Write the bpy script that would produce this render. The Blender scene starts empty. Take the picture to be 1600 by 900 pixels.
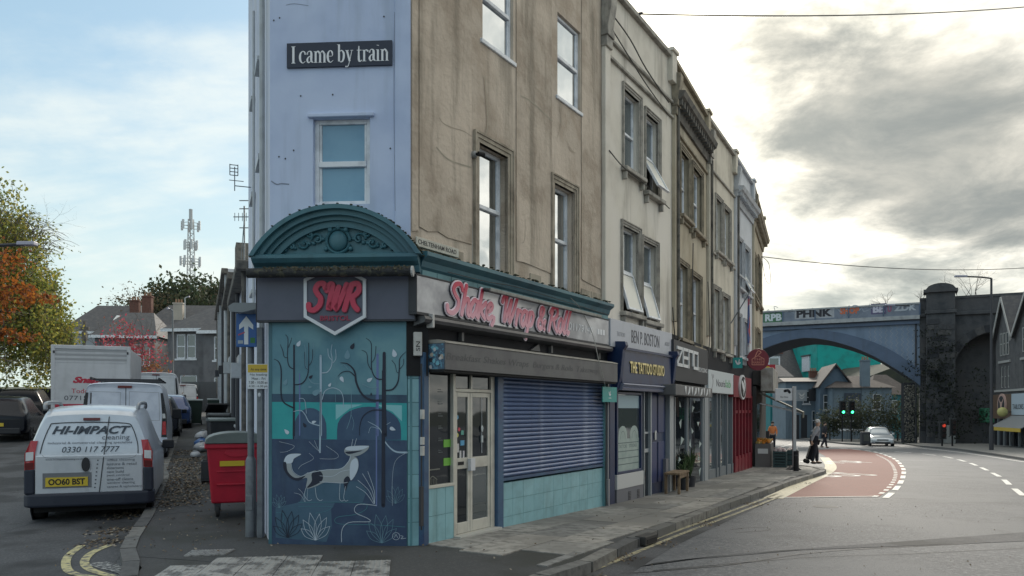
import bpy, bmesh, math, random
from mathutils import Vector, Matrix
random.seed(11)
S = bpy.context.scene
C = S.collection
PI = math.pi
rad = math.radians

# ------------------------------------------------------------ camera
CAMZ, F, HZ = 1.72, 1200.0, 640.0      # eye height, focal length in photo pixels, horizon row
cd = bpy.data.cameras.new('camera'); cam = bpy.data.objects.new('camera', cd); C.objects.link(cam)
cam.location = (0, 0, CAMZ); cam.rotation_euler = (PI/2, 0, 0)
cd.sensor_width = 36; cd.lens = 36*F/1600; cd.shift_y = (HZ-450)/1600
cd.clip_start = .1; cd.clip_end = 2000
S.camera = cam

# ------------------------------------------------------------ sun, sky, exposure
SUN_AZ, SUN_EL = rad(16), rad(24)      # azimuth to the right of the view, elevation
sd = Vector((math.sin(SUN_AZ)*math.cos(SUN_EL), math.cos(SUN_AZ)*math.cos(SUN_EL), math.sin(SUN_EL)))
sl = bpy.data.lights.new('sun', 'SUN'); sl.energy = 1.6; sl.angle = rad(10); sl.color = (1, .93, .82)
so = bpy.data.objects.new('sun', sl); C.objects.link(so)
so.rotation_euler = (-sd).to_track_quat('-Z', 'Y').to_euler()
S.view_settings.view_transform = 'Standard'; S.view_settings.look = 'None'
S.view_settings.gamma = 1; S.view_settings.exposure = .84
S.render.resolution_x = 1024; S.render.resolution_y = 576
S.render.engine = 'CYCLES'

def sky():
    w = bpy.data.worlds.new('World'); S.world = w; w.use_nodes = True
    nt = w.node_tree; nt.nodes.clear(); N, L = nt.nodes.new, nt.links.new
    out = N('ShaderNodeOutputWorld'); bg = N('ShaderNodeBackground'); bg.inputs[1].default_value = .1
    L(bg.outputs[0], out.inputs[0])
    st = N('ShaderNodeTexSky'); st.sky_type = 'NISHITA'; st.sun_disc = False
    st.sun_elevation = SUN_EL; st.sun_rotation = SUN_AZ
    st.air_density = 1.2; st.dust_density = .6; st.ozone_density = 1.6
    tc = N('ShaderNodeTexCoord'); D = tc.outputs['Generated']
    def m(op, a, b=None, c=None, clamp=False):
        n = N('ShaderNodeMath'); n.operation = op; n.use_clamp = clamp
        for i, v in enumerate((a, b, c)):
            if v is None: continue
            if isinstance(v, (int, float)): n.inputs[i].default_value = v
            else: L(v, n.inputs[i])
        return n.outputs[0]
    def mix(f, a, b):
        n = N('ShaderNodeMix'); n.data_type = 'RGBA'
        for s_, v in (('Factor', f), ('A', a), ('B', b)):
            i = [k for k in n.inputs if k.name == s_ and (k.type == 'RGBA' if s_ != 'Factor' else k.type == 'VALUE')][0]
            if isinstance(v, (int, float)): i.default_value = v
            elif isinstance(v, tuple): i.default_value = (*v, 1)
            else: L(v, i)
        return [o for o in n.outputs if o.type == 'RGBA'][0]
    def sm(v, lo, hi):
        n = N('ShaderNodeMapRange'); n.interpolation_type = 'SMOOTHSTEP'
        L(v, n.inputs[0]); n.inputs[1].default_value = lo; n.inputs[2].default_value = hi
        return n.outputs[0]
    sp = N('ShaderNodeSeparateXYZ'); L(D, sp.inputs[0]); X, Y, Z = sp.outputs
    az = m('MULTIPLY', m('ARCTAN2', X, Y), 57.2958); el = m('MULTIPLY', m('ARCSINE', Z), 57.2958)
    den = m('ADD', m('MAXIMUM', Z, 0.0), .22)
    cb = N('ShaderNodeCombineXYZ'); L(m('DIVIDE', X, den), cb.inputs[0]); L(m('DIVIDE', Y, den), cb.inputs[1])
    def noise(scale, det, rough=.55, dist=0, off=(0, 0, 0), stretch=(1, 1, 1)):
        mp = N('ShaderNodeMapping'); L(cb.outputs[0], mp.inputs[0]); mp.inputs['Location'].default_value = off
        mp.inputs['Scale'].default_value = stretch
        n = N('ShaderNodeTexNoise'); n.inputs['Scale'].default_value = scale; n.inputs['Detail'].default_value = det
        n.inputs['Roughness'].default_value = rough; n.inputs['Distortion'].default_value = dist
        L(mp.outputs[0], n.inputs['Vector']); return n.outputs[0]
    n1 = noise(1.1, 7, .55, .5, (3.1, 1.7, 0), (.8, 1.6, 1)); n2 = noise(3.2, 8, .62, .3, (7, 2, 0)); n3 = noise(.8, 5, .5, .2, (1, 9, 0))
    vs = N('ShaderNodeVectorMath'); vs.operation = 'DOT_PRODUCT'; L(D, vs.inputs[0]); vs.inputs[1].default_value = tuple(sd)
    dt = m('MAXIMUM', vs.outputs['Value'], 0)
    K = 10.0                                   # the background strength is .1
    def k(r, g, b): return (r*K, g*K, b*K)
    # clear sky, paled towards the horizon by thin high cloud
    base = mix(.62, st.outputs[0], k(.245, .36, .42))
    base = mix(m('MULTIPLY', sm(el, 24, 1), .8), base, k(.44, .515, .485))
    # thin wisps
    wisp = m('MULTIPLY', sm(m('ADD', n1, m('MULTIPLY', n2, .35)), .60, .88), .8)
    c1 = mix(wisp, base, k(.55, .575, .54))
    # the brighter, cloudier half of the sky on the sun's side and overhead
    side = sm(m('ADD', az, m('MULTIPLY', m('SUBTRACT', n2, .5), 20)), -9, 12)
    back = sm(m('ABSOLUTE', az), 140, 90)
    high = sm(el, 36, 60)
    cov = m('MAXIMUM', m('MULTIPLY', side, back), m('MULTIPLY', high, .75))
    cc = mix(sm(n2, .3, .7), k(.46, .475, .44), k(1.05, .98, .85))  # also fills the unseen sky, kept bright there to light shaded fronts
    c2 = mix(m('MULTIPLY', cov, .95), c1, cc)
    # glow round the veiled sun
    g = m('ADD', m('MULTIPLY', m('POWER', dt, 60), 1.0), m('MULTIPLY', m('POWER', dt, 10), .10))
    gm = N('ShaderNodeMix'); gm.data_type = 'RGBA'; gm.blend_type = 'ADD'
    gi = [i for i in gm.inputs if i.type == 'RGBA']
    [i for i in gm.inputs if i.name == 'Factor' and i.type == 'VALUE'][0].default_value = 1
    L(c2, gi[0])
    vm = N('ShaderNodeVectorMath'); vm.operation = 'SCALE'; vm.inputs[0].default_value = k(1, .9, .68); L(g, vm.inputs['Scale'])
    L(vm.outputs[0], gi[1]); c3 = [o for o in gm.outputs if o.type == 'RGBA'][0]
    # grey cloud banks
    def bank(a0, e0, ra, re, rot, soft=.55, amp=1.5):
        a = m('SUBTRACT', az, a0); e = m('SUBTRACT', el, e0)
        cr, sr = math.cos(rad(rot)), math.sin(rad(rot))
        p = m('DIVIDE', m('ADD', m('MULTIPLY', a, cr), m('MULTIPLY', e, sr)), ra)
        q = m('DIVIDE', m('SUBTRACT', m('MULTIPLY', e, cr), m('MULTIPLY', a, sr)), re)
        d = m('SQRT', m('ADD', m('MULTIPLY', p, p), m('MULTIPLY', q, q)))
        d = m('ADD', d, m('MULTIPLY', m('SUBTRACT', n2, .5), amp)); d = m('ADD', d, m('MULTIPLY', m('SUBTRACT', n1, .5), amp))
        return sm(d, 1.25, 1.1-soft)
    b1 = bank(26.8, 18, 16, 10, -25, .8, 1.15); b2 = bank(38, 14, 16, 9, -10, 1.0, 1.2); b3 = bank(19, 25, 6, 3.2, -26, 1.0)
    b4 = bank(30, 6.0, 15, 6, -2, 1.1, 1.0)
    tone = mix(sm(n2, .3, .72), k(.185, .20, .195), k(.34, .335, .30))
    c4 = mix(m('MULTIPLY', b4, .75), c3, k(.25, .29, .275)); c4 = mix(m('MULTIPLY', b2, .7), c4, tone); c4 = mix(m('MULTIPLY', b1, .93), c4, tone); c4 = mix(m('MULTIPLY', b3, .75), c4, tone)
    L(c4, bg.inputs[0])
sky()

# ------------------------------------------------------------ ground height
KN = [(9, 0), (12, .03), (16, .22), (20, .45), (26, .80), (40, 1.30), (60, 1.80), (100, 2.4), (160, 4.5), (400, 14)]
def gl(y):
    if y <= 9: return 0.
    for (a, za), (b, zb) in zip(KN, KN[1:]):
        if y <= b: return za+(zb-za)*(y-a)/(b-a)
    return KN[-1][1]
def gr(y): return -.02*(min(y, 110)-10) if y > 10 else 0.
def gz(x, y):
    if y <= 9: return 0.
    t = (math.degrees(math.atan2(x, y))+16)/8; t = min(1, max(0, t)); t = t*t*(3-2*t)
    return gl(y)*(1-t)+gr(y)*t
def G(px, py, dz=0.):
    """the point of the pavement level (plus dz) seen at a pixel of the photograph"""
    lo, hi = 1., 300.
    for _ in range(60):
        y = (lo+hi)/2; x = (px-800)/F*y; z = CAMZ+(HZ-py)/F*y
        if z > gz(x, y)+dz: lo = y
        else: hi = y
    return ((px-800)/F*y, y)
ROAD = -.12

# ------------------------------------------------------------ frames, tags, meshes
class Fr:
    """x runs to the right along a face as seen from outside, y points into the building, z up"""
    def __init__(s, ox, oy, dx, dy, oz=None):
        l = math.hypot(dx, dy); s.dx, s.dy = dx/l, dy/l
        s.o = Vector((ox, oy, gz(ox, oy) if oz is None else oz)); s.rz = math.atan2(dy, dx)
        s.M = Matrix.Translation(s.o) @ Matrix.Rotation(s.rz, 4, 'Z'); s.I = s.M.inverted()
    def pix(s, px, py, y=0.):
        c = s.I @ Vector((0, 0, CAMZ)); d = s.I.to_3x3() @ Vector(((px-800)/F, 1, (HZ-py)/F))
        t = (y-c.y)/d.y; p = c+d*t
        return (p.x, p.z)
    def X(s, px, y=0.): return s.pix(px, 600, y)[0]
    def Z(s, px, py, y=0.): return s.pix(px, py, y)[1]
    def w(s, x, y, z): return s.M @ Vector((x, y, z))

def tag(o, label=None, cat=None, group=None, kind=None):
    if label: o['label'] = label
    if cat: o['category'] = cat
    if group: o['group'] = group
    if kind: o['kind'] = kind
    return o
def wm(o):
    m_ = o.matrix_basis.copy()
    while o.parent: o = o.parent; m_ = o.matrix_basis @ m_
    return m_
def thing(name, label, cat, loc=(0, 0, 0), rz=0, group=None):
    o = bpy.data.objects.new(name, None); C.objects.link(o)
    o.location = loc; o.rotation_euler = (0, 0, rz); o.empty_display_size = .2
    o.matrix_basis = Matrix.Translation(Vector(loc)) @ Matrix.Rotation(rz, 4, 'Z')
    return tag(o, label, cat, group)
def link(name, me, parent=None, frame=None):
    o = bpy.data.objects.new(name, me); C.objects.link(o)
    fm = frame.M if isinstance(frame, Fr) else frame
    if parent is not None:
        o.parent = parent
        if fm is not None: o.matrix_basis = wm(parent).inverted() @ fm
    elif fm is not None: o.matrix_basis = fm
    return o

def cr(pts, n=6, closed=False):
    """Catmull-Rom through points of any dimension"""
    P = [tuple(p) for p in pts]; m_ = len(P)
    if m_ < 3: return P
    out = []
    rng = range(m_ if closed else m_-1)
    for i in rng:
        p1, p2 = P[i], P[(i+1) % m_]
        p0 = P[i-1] if (i > 0 or closed) else p1
        p3 = P[(i+2) % m_] if (i+2 < m_ or closed) else p2
        for k_ in range(n):
            t = k_/n; t2, t3 = t*t, t*t*t
            out.append(tuple(.5*(2*b+(-a+c)*t+(2*a-5*b+4*c-d)*t2+(-a+3*b-3*c+d)*t3) for a, b, c, d in zip(p0, p1, p2, p3)))
    if not closed: out.append(P[-1])
    return out

class MB:
    def __init__(s): s.v = []; s.f = []; s.m = []; s.cur = 0; s.uvm = None
    def add(s, vs, fs):
        b = len(s.v); s.v.extend(tuple(v) for v in vs); s.f.extend(tuple(i+b for i in f) for f in fs); s.m.extend([s.cur]*len(fs)); return s
    def box(s, x0, x1, y0, y1, z0, z1):
        if x0 > x1: x0, x1 = x1, x0
        if y0 > y1: y0, y1 = y1, y0
        if z0 > z1: z0, z1 = z1, z0
        return s.add([(x0, y0, z0), (x1, y0, z0), (x1, y1, z0), (x0, y1, z0), (x0, y0, z1), (x1, y0, z1), (x1, y1, z1), (x0, y1, z1)],
                     [(0, 3, 2, 1), (4, 5, 6, 7), (0, 1, 5, 4), (1, 2, 6, 5), (2, 3, 7, 6), (3, 0, 4, 7)])
    def mbox(s, M, hx, hy, hz):
        vs = [M @ Vector((a*hx, b*hy, c*hz)) for c in (-1, 1) for a, b in ((-1, -1), (1, -1), (1, 1), (-1, 1))]
        return s.add(vs, [(0, 3, 2, 1), (4, 5, 6, 7), (0, 1, 5, 4), (1, 2, 6, 5), (2, 3, 7, 6), (3, 0, 4, 7)])
    def quad(s, a, b, c, d): return s.add([a, b, c, d], [(0, 1, 2, 3)])
    def prism(s, pts, y0, y1):
        """polygon in x,z extruded from y0 (front) to y1"""
        n = len(pts); a = sum(pts[i][0]*pts[(i+1) % n][1]-pts[(i+1) % n][0]*pts[i][1] for i in range(n))
        if a < 0: pts = pts[::-1]
        vs = [(p[0], y0, p[1]) for p in pts]+[(p[0], y1, p[1]) for p in pts]
        return s.add(vs, [tuple(range(n)), tuple(range(2*n-1, n-1, -1))]+[(i, i+n, (i+1) % n+n, (i+1) % n) for i in range(n)])
    def prismx(s, pts, x0, x1):
        """polygon in y,z extruded along x"""
        n = len(pts); vs = [(x0, p[0], p[1]) for p in pts]+[(x1, p[0], p[1]) for p in pts]
        return s.add(vs, [tuple(range(n)), tuple(range(2*n-1, n-1, -1))]+[(i, i+n, (i+1) % n+n, (i+1) % n) for i in range(n)])
    def prismz(s, pts, z0, z1):
        n = len(pts); vs = [(p[0], p[1], z0) for p in pts]+[(p[0], p[1], z1) for p in pts]
        return s.add(vs, [tuple(range(n-1, -1, -1)), tuple(range(n, 2*n))]+[(i, (i+1) % n, (i+1) % n+n, i+n) for i in range(n)])
    def tube(s, pts, r, n=8, cap=True):
        pts = [Vector(p) for p in pts]; k_ = len(pts); R = r if isinstance(r, (list, tuple)) else [r]*k_
        b = len(s.v); up = None; vs = []
        for i, p in enumerate(pts):
            d = (pts[min(i+1, k_-1)]-pts[max(i-1, 0)])
            if d.length < 1e-9: d = Vector((0, 0, 1))
            d.normalize()
            if up is None:
                up = Vector((0, 0, 1)) if abs(d.z) < .9 else Vector((1, 0, 0))
            u = d.cross(up)
            if u.length < 1e-6: u = d.orthogonal()
            u.normalize(); w_ = u.cross(d).normalized(); up = w_
            for j in range(n):
                a = 2*PI*j/n; vs.append(p+(u*math.cos(a)+w_*math.sin(a))*R[i])
        fs = [(i*n+j, i*n+(j+1) % n, (i+1)*n+(j+1) % n, (i+1)*n+j) for i in range(k_-1) for j in range(n)]
        if cap: fs += [tuple(range(n-1, -1, -1)), tuple(range((k_-1)*n, k_*n))]
        return s.add(vs, fs)
    def lathe(s, prof, n=16, c=(0, 0, 0), axis='z'):
        vs = []
        for r, h in prof:
            for j in range(n):
                a = 2*PI*j/n; x, y = r*math.cos(a), r*math.sin(a)
                q = (x, y, h) if axis == 'z' else ((x, h, y) if axis == 'y' else (h, x, y))
                vs.append((q[0]+c[0], q[1]+c[1], q[2]+c[2]))
        k_ = len(prof); fs = [(i*n+j, i*n+(j+1) % n, (i+1)*n+(j+1) % n, (i+1)*n+j) for i in range(k_-1) for j in range(n)]
        fs += [tuple(range(n-1, -1, -1)), tuple(range((k_-1)*n, k_*n))]
        return s.add(vs, fs)
    def ball(s, c, rx, ry=None, rz=None, nu=10, nv=7):
        ry = ry or rx; rz = rz or rx; prof = []
        vs = [(c[0], c[1], c[2]-rz)]
        for i in range(1, nv):
            t = -PI/2+PI*i/nv
            for j in range(nu):
                a = 2*PI*j/nu; vs.append((c[0]+rx*math.cos(t)*math.cos(a), c[1]+ry*math.cos(t)*math.sin(a), c[2]+rz*math.sin(t)))
        vs.append((c[0], c[1], c[2]+rz)); e = len(vs)-1
        fs = [(0, 1+(j+1) % nu, 1+j) for j in range(nu)]
        fs += [(1+i*nu+j, 1+i*nu+(j+1) % nu, 1+(i+1)*nu+(j+1) % nu, 1+(i+1)*nu+j) for i in range(nv-2) for j in range(nu)]
        fs += [(e, 1+(nv-2)*nu+j, 1+(nv-2)*nu+(j+1) % nu) for j in range(nu)]
        return s.add(vs, fs)
    def rib(s, pts, w, y=0., th=0., smooth=5, round_=True):
        """a brush stroke in the x,z plane; w a number or one width per point"""
        W = w if isinstance(w, (list, tuple)) else [w]*len(pts)
        P = cr([(p[0], p[1], q) for p, q in zip(pts, W)], smooth) if smooth and len(pts) > 2 else [(p[0], p[1], q) for p, q in zip(pts, W)]
        L_, R_ = [], []; n = len(P)
        for i, (x, z, q) in enumerate(P):
            a, b = P[max(i-1, 0)], P[min(i+1, n-1)]; dx, dz = b[0]-a[0], b[1]-a[1]; l = math.hypot(dx, dz) or 1
            nx, nz = -dz/l*q/2, dx/l*q/2; L_.append((x+nx, z+nz)); R_.append((x-nx, z-nz))
        if th == 0:
            vs = [(p[0], y, p[1]) for p in L_]+[(p[0], y, p[1]) for p in R_]
            fs = [(n+i, n+i+1, i+1, i) for i in range(n-1)]
            s.add(vs, fs)
            if round_:
                for q in (P[0], P[-1]):
                    if q[2] > 1e-4: s.add([(q[0]+q[2]/2*math.cos(PI*j/5), y, q[1]+q[2]/2*math.sin(PI*j/5)) for j in range(10)], [tuple(range(10))])
        else:
            if round_:
                L2, R2 = list(L_), list(R_)
                for e, o in ((0, 1), (n-1, n-2)):
                    x, z, q = P[e]; a = math.atan2(z-P[o][1], x-P[o][0]); cap = []
                    for j in range(1, 5):
                        t = PI/2*j/5; cap.append(((x+math.cos(a)*q/2*math.sin(t)-math.sin(a)*q/2*math.cos(t), z+math.sin(a)*q/2*math.sin(t)+math.cos(a)*q/2*math.cos(t)), (x+math.cos(a)*q/2*math.sin(t)+math.sin(a)*q/2*math.cos(t), z+math.sin(a)*q/2*math.sin(t)-math.cos(a)*q/2*math.cos(t))))
                    if e == 0:
                        for u, v in cap: L2.insert(0, v); R2.insert(0, u)
                    else:
                        for u, v in cap: L2.append(u); R2.append(v)
                L_, R_ = L2, R2; n = len(L_)
            vs = [(p[0], y, p[1]) for p in L_]+[(p[0], y, p[1]) for p in R_]+[(p[0], y+th, p[1]) for p in L_]+[(p[0], y+th, p[1]) for p in R_]
            s.add(vs, [(n+i, n+i+1, i+1, i) for i in range(n-1)]+[(i, i+1, 2*n+i+1, 2*n+i) for i in range(n-1)]+[(n+i+1, n+i, 3*n+i, 3*n+i+1) for i in range(n-1)]+[(n, 0, 2*n, 3*n), (n-1, 2*n-1, 4*n-1, 3*n-1)])
        return s
    def mesh(s, name, mats):
        me = bpy.data.meshes.new(name); me.from_pydata(s.v, [], s.f)
        if not isinstance(mats, (list, tuple)): mats = [mats]
        for m_ in mats: me.materials.append(m_)
        if len(mats) > 1: me.polygons.foreach_set('material_index', s.m)
        me.update(); return me
    def build(s, name, mats, parent=None, frame=None, smooth=False, bevel=0, seg=2, fix=False):
        me = s.mesh(name, mats)
        if fix:
            bm = bmesh.new(); bm.from_mesh(me); bmesh.ops.recalc_face_normals(bm, faces=bm.faces); bm.to_mesh(me); bm.free()
        if smooth:
            me.polygons.foreach_set('use_smooth', [True]*len(me.polygons))
            try: me.set_sharp_from_angle(angle=rad(smooth if smooth is not True else 50))
            except Exception: pass
        o = link(name, me, parent, frame)
        if bevel:
            b = o.modifiers.new('bevel', 'BEVEL'); b.width = bevel; b.segments = seg; b.limit_method = 'ANGLE'; b.angle_limit = rad(40)
        return o

def text_mesh(body, x0, x1, z0, z1, y, mat, th=.004, shear=0, bold=0, keep=False, arc=None):
    cu = bpy.data.curves.new('t', 'FONT'); cu.body = body; cu.size = 1; cu.shear = shear; cu.offset = bold
    cu.resolution_u = 3; cu.extrude = .5 if th else 0
    o = bpy.data.objects.new('t', cu); C.objects.link(o)
    me = bpy.data.meshes.new_from_object(o); bpy.data.objects.remove(o); bpy.data.curves.remove(cu)
    xs = [v.co.x for v in me.vertices]; ys = [v.co.y for v in me.vertices]
    if not xs: return me
    a, b, c, d = min(xs), max(xs), min(ys), max(ys)
    sx = (x1-x0)/(b-a) if b > a else 1; sz = (z1-z0)/(d-c) if d > c else 1
    for v in me.vertices:
        X_, Y_, Z_ = v.co; v.co = ((X_-a)*sx+x0, y-(Z_+.5)*th if th else y, (Y_-c)*sz+z0)
    me.materials.clear(); me.materials.append(mat); me.update(); return me
def text(name, body, x0, x1, z0, z1, y, mat, parent, frame=None, **k_):
    return link(name, text_mesh(body, x0, x1, z0, z1, y, mat, **k_), parent, frame)
def merge_text(name, items, mat, parent, frame=None, **k_):
    mb = MB()
    for it in items:
        kk = dict(k_); kk.update(it[6] if len(it) > 6 else {})
        me = text_mesh(*it[:6], mat, **kk); mb.add([tuple(v.co) for v in me.vertices], [tuple(p.vertices) for p in me.polygons]); bpy.data.meshes.remove(me)
    return mb.build(name, mat, parent, frame)

def drape(name, poly, dz, mat, cuts=None, xcuts=False, skirt=0, parent=None):
    """a sheet that follows the ground; poly in world x,y"""
    bm = bmesh.new(); vs = [bm.verts.new((p[0], p[1], 0)) for p in poly]; bm.faces.new(vs)
    ys = [p[1] for p in poly]; xs = [p[0] for p in poly]
    yc = set(k_[0] for k_ in KN) | {10, 110}
    if cuts: 
        a = math.floor(min(ys)); 
        while a < max(ys): yc.add(a); a += cuts
    for y in sorted(yc):
        if min(ys) < y < max(ys):
            bmesh.ops.bisect_plane(bm, geom=bm.verts[:]+bm.edges[:]+bm.faces[:], dist=1e-5, plane_co=(0, y, 0), plane_no=(0, 1, 0))
    if xcuts:
        a = math.floor(min(xs))
        while a < max(xs):
            if a > min(xs): bmesh.ops.bisect_plane(bm, geom=bm.verts[:]+bm.edges[:]+bm.faces[:], dist=1e-5, plane_co=(a, 0, 0), plane_no=(1, 0, 0))
            a += xcuts
    for v in bm.verts: v.co.z = gz(v.co.x, v.co.y)+dz
    bmesh.ops.recalc_face_normals(bm, faces=bm.faces)
    up = sum(f.normal.z*f.calc_area() for f in bm.faces)
    if up < 0: bmesh.ops.reverse_faces(bm, faces=bm.faces)
    if skirt:
        be = [e for e in bm.edges if e.is_boundary]
        r = bmesh.ops.extrude_edge_only(bm, edges=be)
        for v in [g for g in r['geom'] if isinstance(g, bmesh.types.BMVert)]: v.co.z -= skirt
    me = bpy.data.meshes.new(name); bm.to_mesh(me); bm.free(); me.materials.append(mat)
    return link(name, me, parent)
def band(pts, w, off=0., n=1):
    """polygon of a strip of width w along a polyline, shifted sideways to the left by off"""
    L_, R_ = [], []
    for i, p in enumerate(pts):
        a, b = pts[max(i-1, 0)], pts[min(i+1, len(pts)-1)]; dx, dy = b[0]-a[0], b[1]-a[1]; l = math.hypot(dx, dy) or 1
        nx, ny = -dy/l, dx/l; L_.append((p[0]+nx*(off+w/2), p[1]+ny*(off+w/2))); R_.append((p[0]+nx*(off-w/2), p[1]+ny*(off-w/2)))
    return L_+R_[::-1]
def resample(pts, step):
    out = [pts[0]]; acc = 0
    for a, b in zip(pts, pts[1:]):
        l = math.hypot(b[0]-a[0], b[1]-a[1]); t = step-acc
        while t <= l:
            out.append((a[0]+(b[0]-a[0])*t/l, a[1]+(b[1]-a[1])*t/l)); t += step
        acc = l-(t-step)
    return out

# ------------------------------------------------------------ materials
MATS = {}
def mat(name, c, rough=.6, metal=0., c2=None, sc=3., lo=.4, hi=.7, streak=None, bump=None, spec=None, c3=None, sc3=.6, coat=0, emit=None, mott=None):
    """principled surface; c2 mottles c through noise, streak=(colour, amount) runs down, bump=(scale, strength), c3 large patches"""
    if name in MATS: return MATS[name]
    m_ = bpy.data.materials.new(name); m_.use_nodes = True; nt = m_.node_tree; P = nt.nodes['Principled BSDF']; N, L = nt.nodes.new, nt.links.new
    P.inputs['Base Color'].default_value = (*c, 1); P.inputs['Roughness'].default_value = rough; P.inputs['Metallic'].default_value = metal
    if spec is not None: P.inputs['Specular IOR Level'].default_value = spec
    if coat: P.inputs['Coat Weight'].default_value = coat; P.inputs['Coat Roughness'].default_value = .08
    if emit: P.inputs['Emission Color'].default_value = (*emit[0], 1); P.inputs['Emission Strength'].default_value = emit[1]
    tc = N('ShaderNodeTexCoord')
    def noise(scale, det=5, rg=.6, stretch=(1, 1, 1), off=0):
        mp = N('ShaderNodeMapping'); L(tc.outputs['Object'], mp.inputs[0]); mp.inputs['Scale'].default_value = stretch; mp.inputs['Location'].default_value = (off, off*.7, off*.3)
        n = N('ShaderNodeTexNoise'); n.inputs['Scale'].default_value = scale; n.inputs['Detail'].default_value = det; n.inputs['Roughness'].default_value = rg
        L(mp.outputs[0], n.inputs['Vector']); return n.outputs[0]
    def ramp(v, a, b):
        r = N('ShaderNodeMapRange'); r.interpolation_type = 'SMOOTHSTEP'; L(v, r.inputs[0]); r.inputs[1].default_value = a; r.inputs[2].default_value = b; return r.outputs[0]
    def mixc(f, a, b):
        n = N('ShaderNodeMix'); n.data_type = 'RGBA'; ii = [i for i in n.inputs if i.type == 'RGBA']; ff = [i for i in n.inputs if i.type == 'VALUE'][0]
        if isinstance(f, (int, float)): ff.default_value = f
        else: L(f, ff)
        for i, v in zip(ii, (a, b)):
            if isinstance(v, tuple): i.default_value = (*v, 1)
            else: L(v, i)
        return [o for o in n.outputs if o.type == 'RGBA'][0]
    col = c
    if c2: col = mixc(ramp(noise(sc), lo, hi), col, c2)
    if c3: col = mixc(ramp(noise(sc3, 4, .5, off=5), .45, .62), col, c3)
    if streak:
        f = ramp(noise(streak[2] if len(streak) > 2 else 4., 4, .6, (1, 1, .12), 9), .5, .75); mm = N('ShaderNodeMath'); mm.operation = 'MULTIPLY'; L(f, mm.inputs[0]); mm.inputs[1].default_value = streak[1]
        col = mixc(mm.outputs[0], col, streak[0])
    if not isinstance(col, tuple): L(col, P.inputs['Base Color'])
    if bump:
        b = N('ShaderNodeBump'); b.inputs['Strength'].default_value = bump[1]; b.inputs['Distance'].default_value = bump[2] if len(bump) > 2 else .02
        L(noise(bump[0], 6, .65), b.inputs['Height']); L(b.outputs[0], P.inputs['Normal'])
    MATS[name] = m_; return m_
def glass(name, dark=(.02, .03, .035), ior=1.9, tint=(.9, .95, 1), rough=.03, mixf=.0):
    """window glass over a dim room: dark body with a mirror reflection that grows at grazing angles"""
    m_ = bpy.data.materials.new(name); m_.use_nodes = True; nt = m_.node_tree; nt.nodes.clear(); N, L = nt.nodes.new, nt.links.new
    out = N('ShaderNodeOutputMaterial'); d = N('ShaderNodeBsdfDiffuse'); d.inputs[0].default_value = (*dark, 1)
    g = N('ShaderNodeBsdfGlossy'); g.inputs[0].default_value = (*tint, 1); g.inputs['Roughness'].default_value = rough
    fr = N('ShaderNodeFresnel'); fr.inputs[0].default_value = ior; mx = N('ShaderNodeMixShader')
    ad = N('ShaderNodeMath'); ad.operation = 'ADD'; ad.use_clamp = True; L(fr.outputs[0], ad.inputs[0]); ad.inputs[1].default_value = mixf
    tc = N('ShaderNodeTexCoord'); n = N('ShaderNodeTexNoise'); n.inputs['Scale'].default_value = 1.3; L(tc.outputs['Object'], n.inputs['Vector'])
    b = N('ShaderNodeBump'); b.inputs['Strength'].default_value = .08; b.inputs['Distance'].default_value = .05; L(n.outputs[0], b.inputs['Height']); L(b.outputs[0], g.inputs['Normal'])
    L(ad.outputs[0], mx.inputs[0]); L(d.outputs[0], mx.inputs[1]); L(g.outputs[0], mx.inputs[2]); L(mx.outputs[0], out.inputs[0])
    MATS[name] = m_; return m_
# ------------------------------------------------------------ common materials
asphalt = mat('asphalt', (.084, .090, .102), .74, c2=(.155, .162, .176), sc=20, lo=.45, hi=.68, c3=(.12, .126, .138), sc3=.45, streak=((.055, .058, .066), .6, 1.1), bump=(32, 1, .02))
asphalt_old = mat('asphalt_old', (.062, .066, .075), .85, c2=(.11, .11, .118), sc=34, lo=.45, hi=.68, c3=(.030, .032, .036), sc3=.8, bump=(70, .5, .01))
foot_asphalt = mat('foot_asphalt', (.050, .052, .056), .85, c2=(.10, .10, .10), sc=30, lo=.5, hi=.8, c3=(.036, .038, .036), sc3=.9, bump=(60, .5, .01))
concrete = mat('concrete', (.20, .195, .185), .85, c2=(.13, .13, .125), sc=6, c3=(.16, .155, .15), bump=(30, .3, .01))
slabs = [mat('slab_%d' % i, tuple(q*1.4 for j, q in enumerate(c)), .85, c2=tuple(q*.7 for q in c), sc=7, c3=tuple(q*.85 for q in c), bump=(35, .3, .008)) for i, c in enumerate([(.21, .205, .195), (.175, .172, .165), (.235, .225, .21), (.15, .15, .148)])]
kerbm = mat('kerb_stone', (.115, .116, .118), .8, c2=(.085, .085, .085), sc=8, c3=(.11, .11, .105), bump=(25, .4, .01))
white_paint = mat('road_white', (.68, .68, .66), .7, c2=(.28, .28, .28), sc=22, lo=.5, hi=.75)
yellow_paint = mat('road_yellow', (.40, .36, .22), .75, c2=(.13, .13, .12), sc=14, lo=.38, hi=.62)
pale_yellow = mat('road_pale_yellow', (.55, .50, .36), .75, c2=(.25, .24, .2), sc=14, lo=.45, hi=.72)
red_road = mat('red_road', (.235, .105, .088), .85, c2=(.17, .095, .083), sc=14, lo=.4, hi=.7, c3=(.22, .11, .095), bump=(70, .4, .01))
grass_far = mat('far_ground', (.06, .07, .045), .95, c2=(.09, .085, .06), sc=.4)

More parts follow.
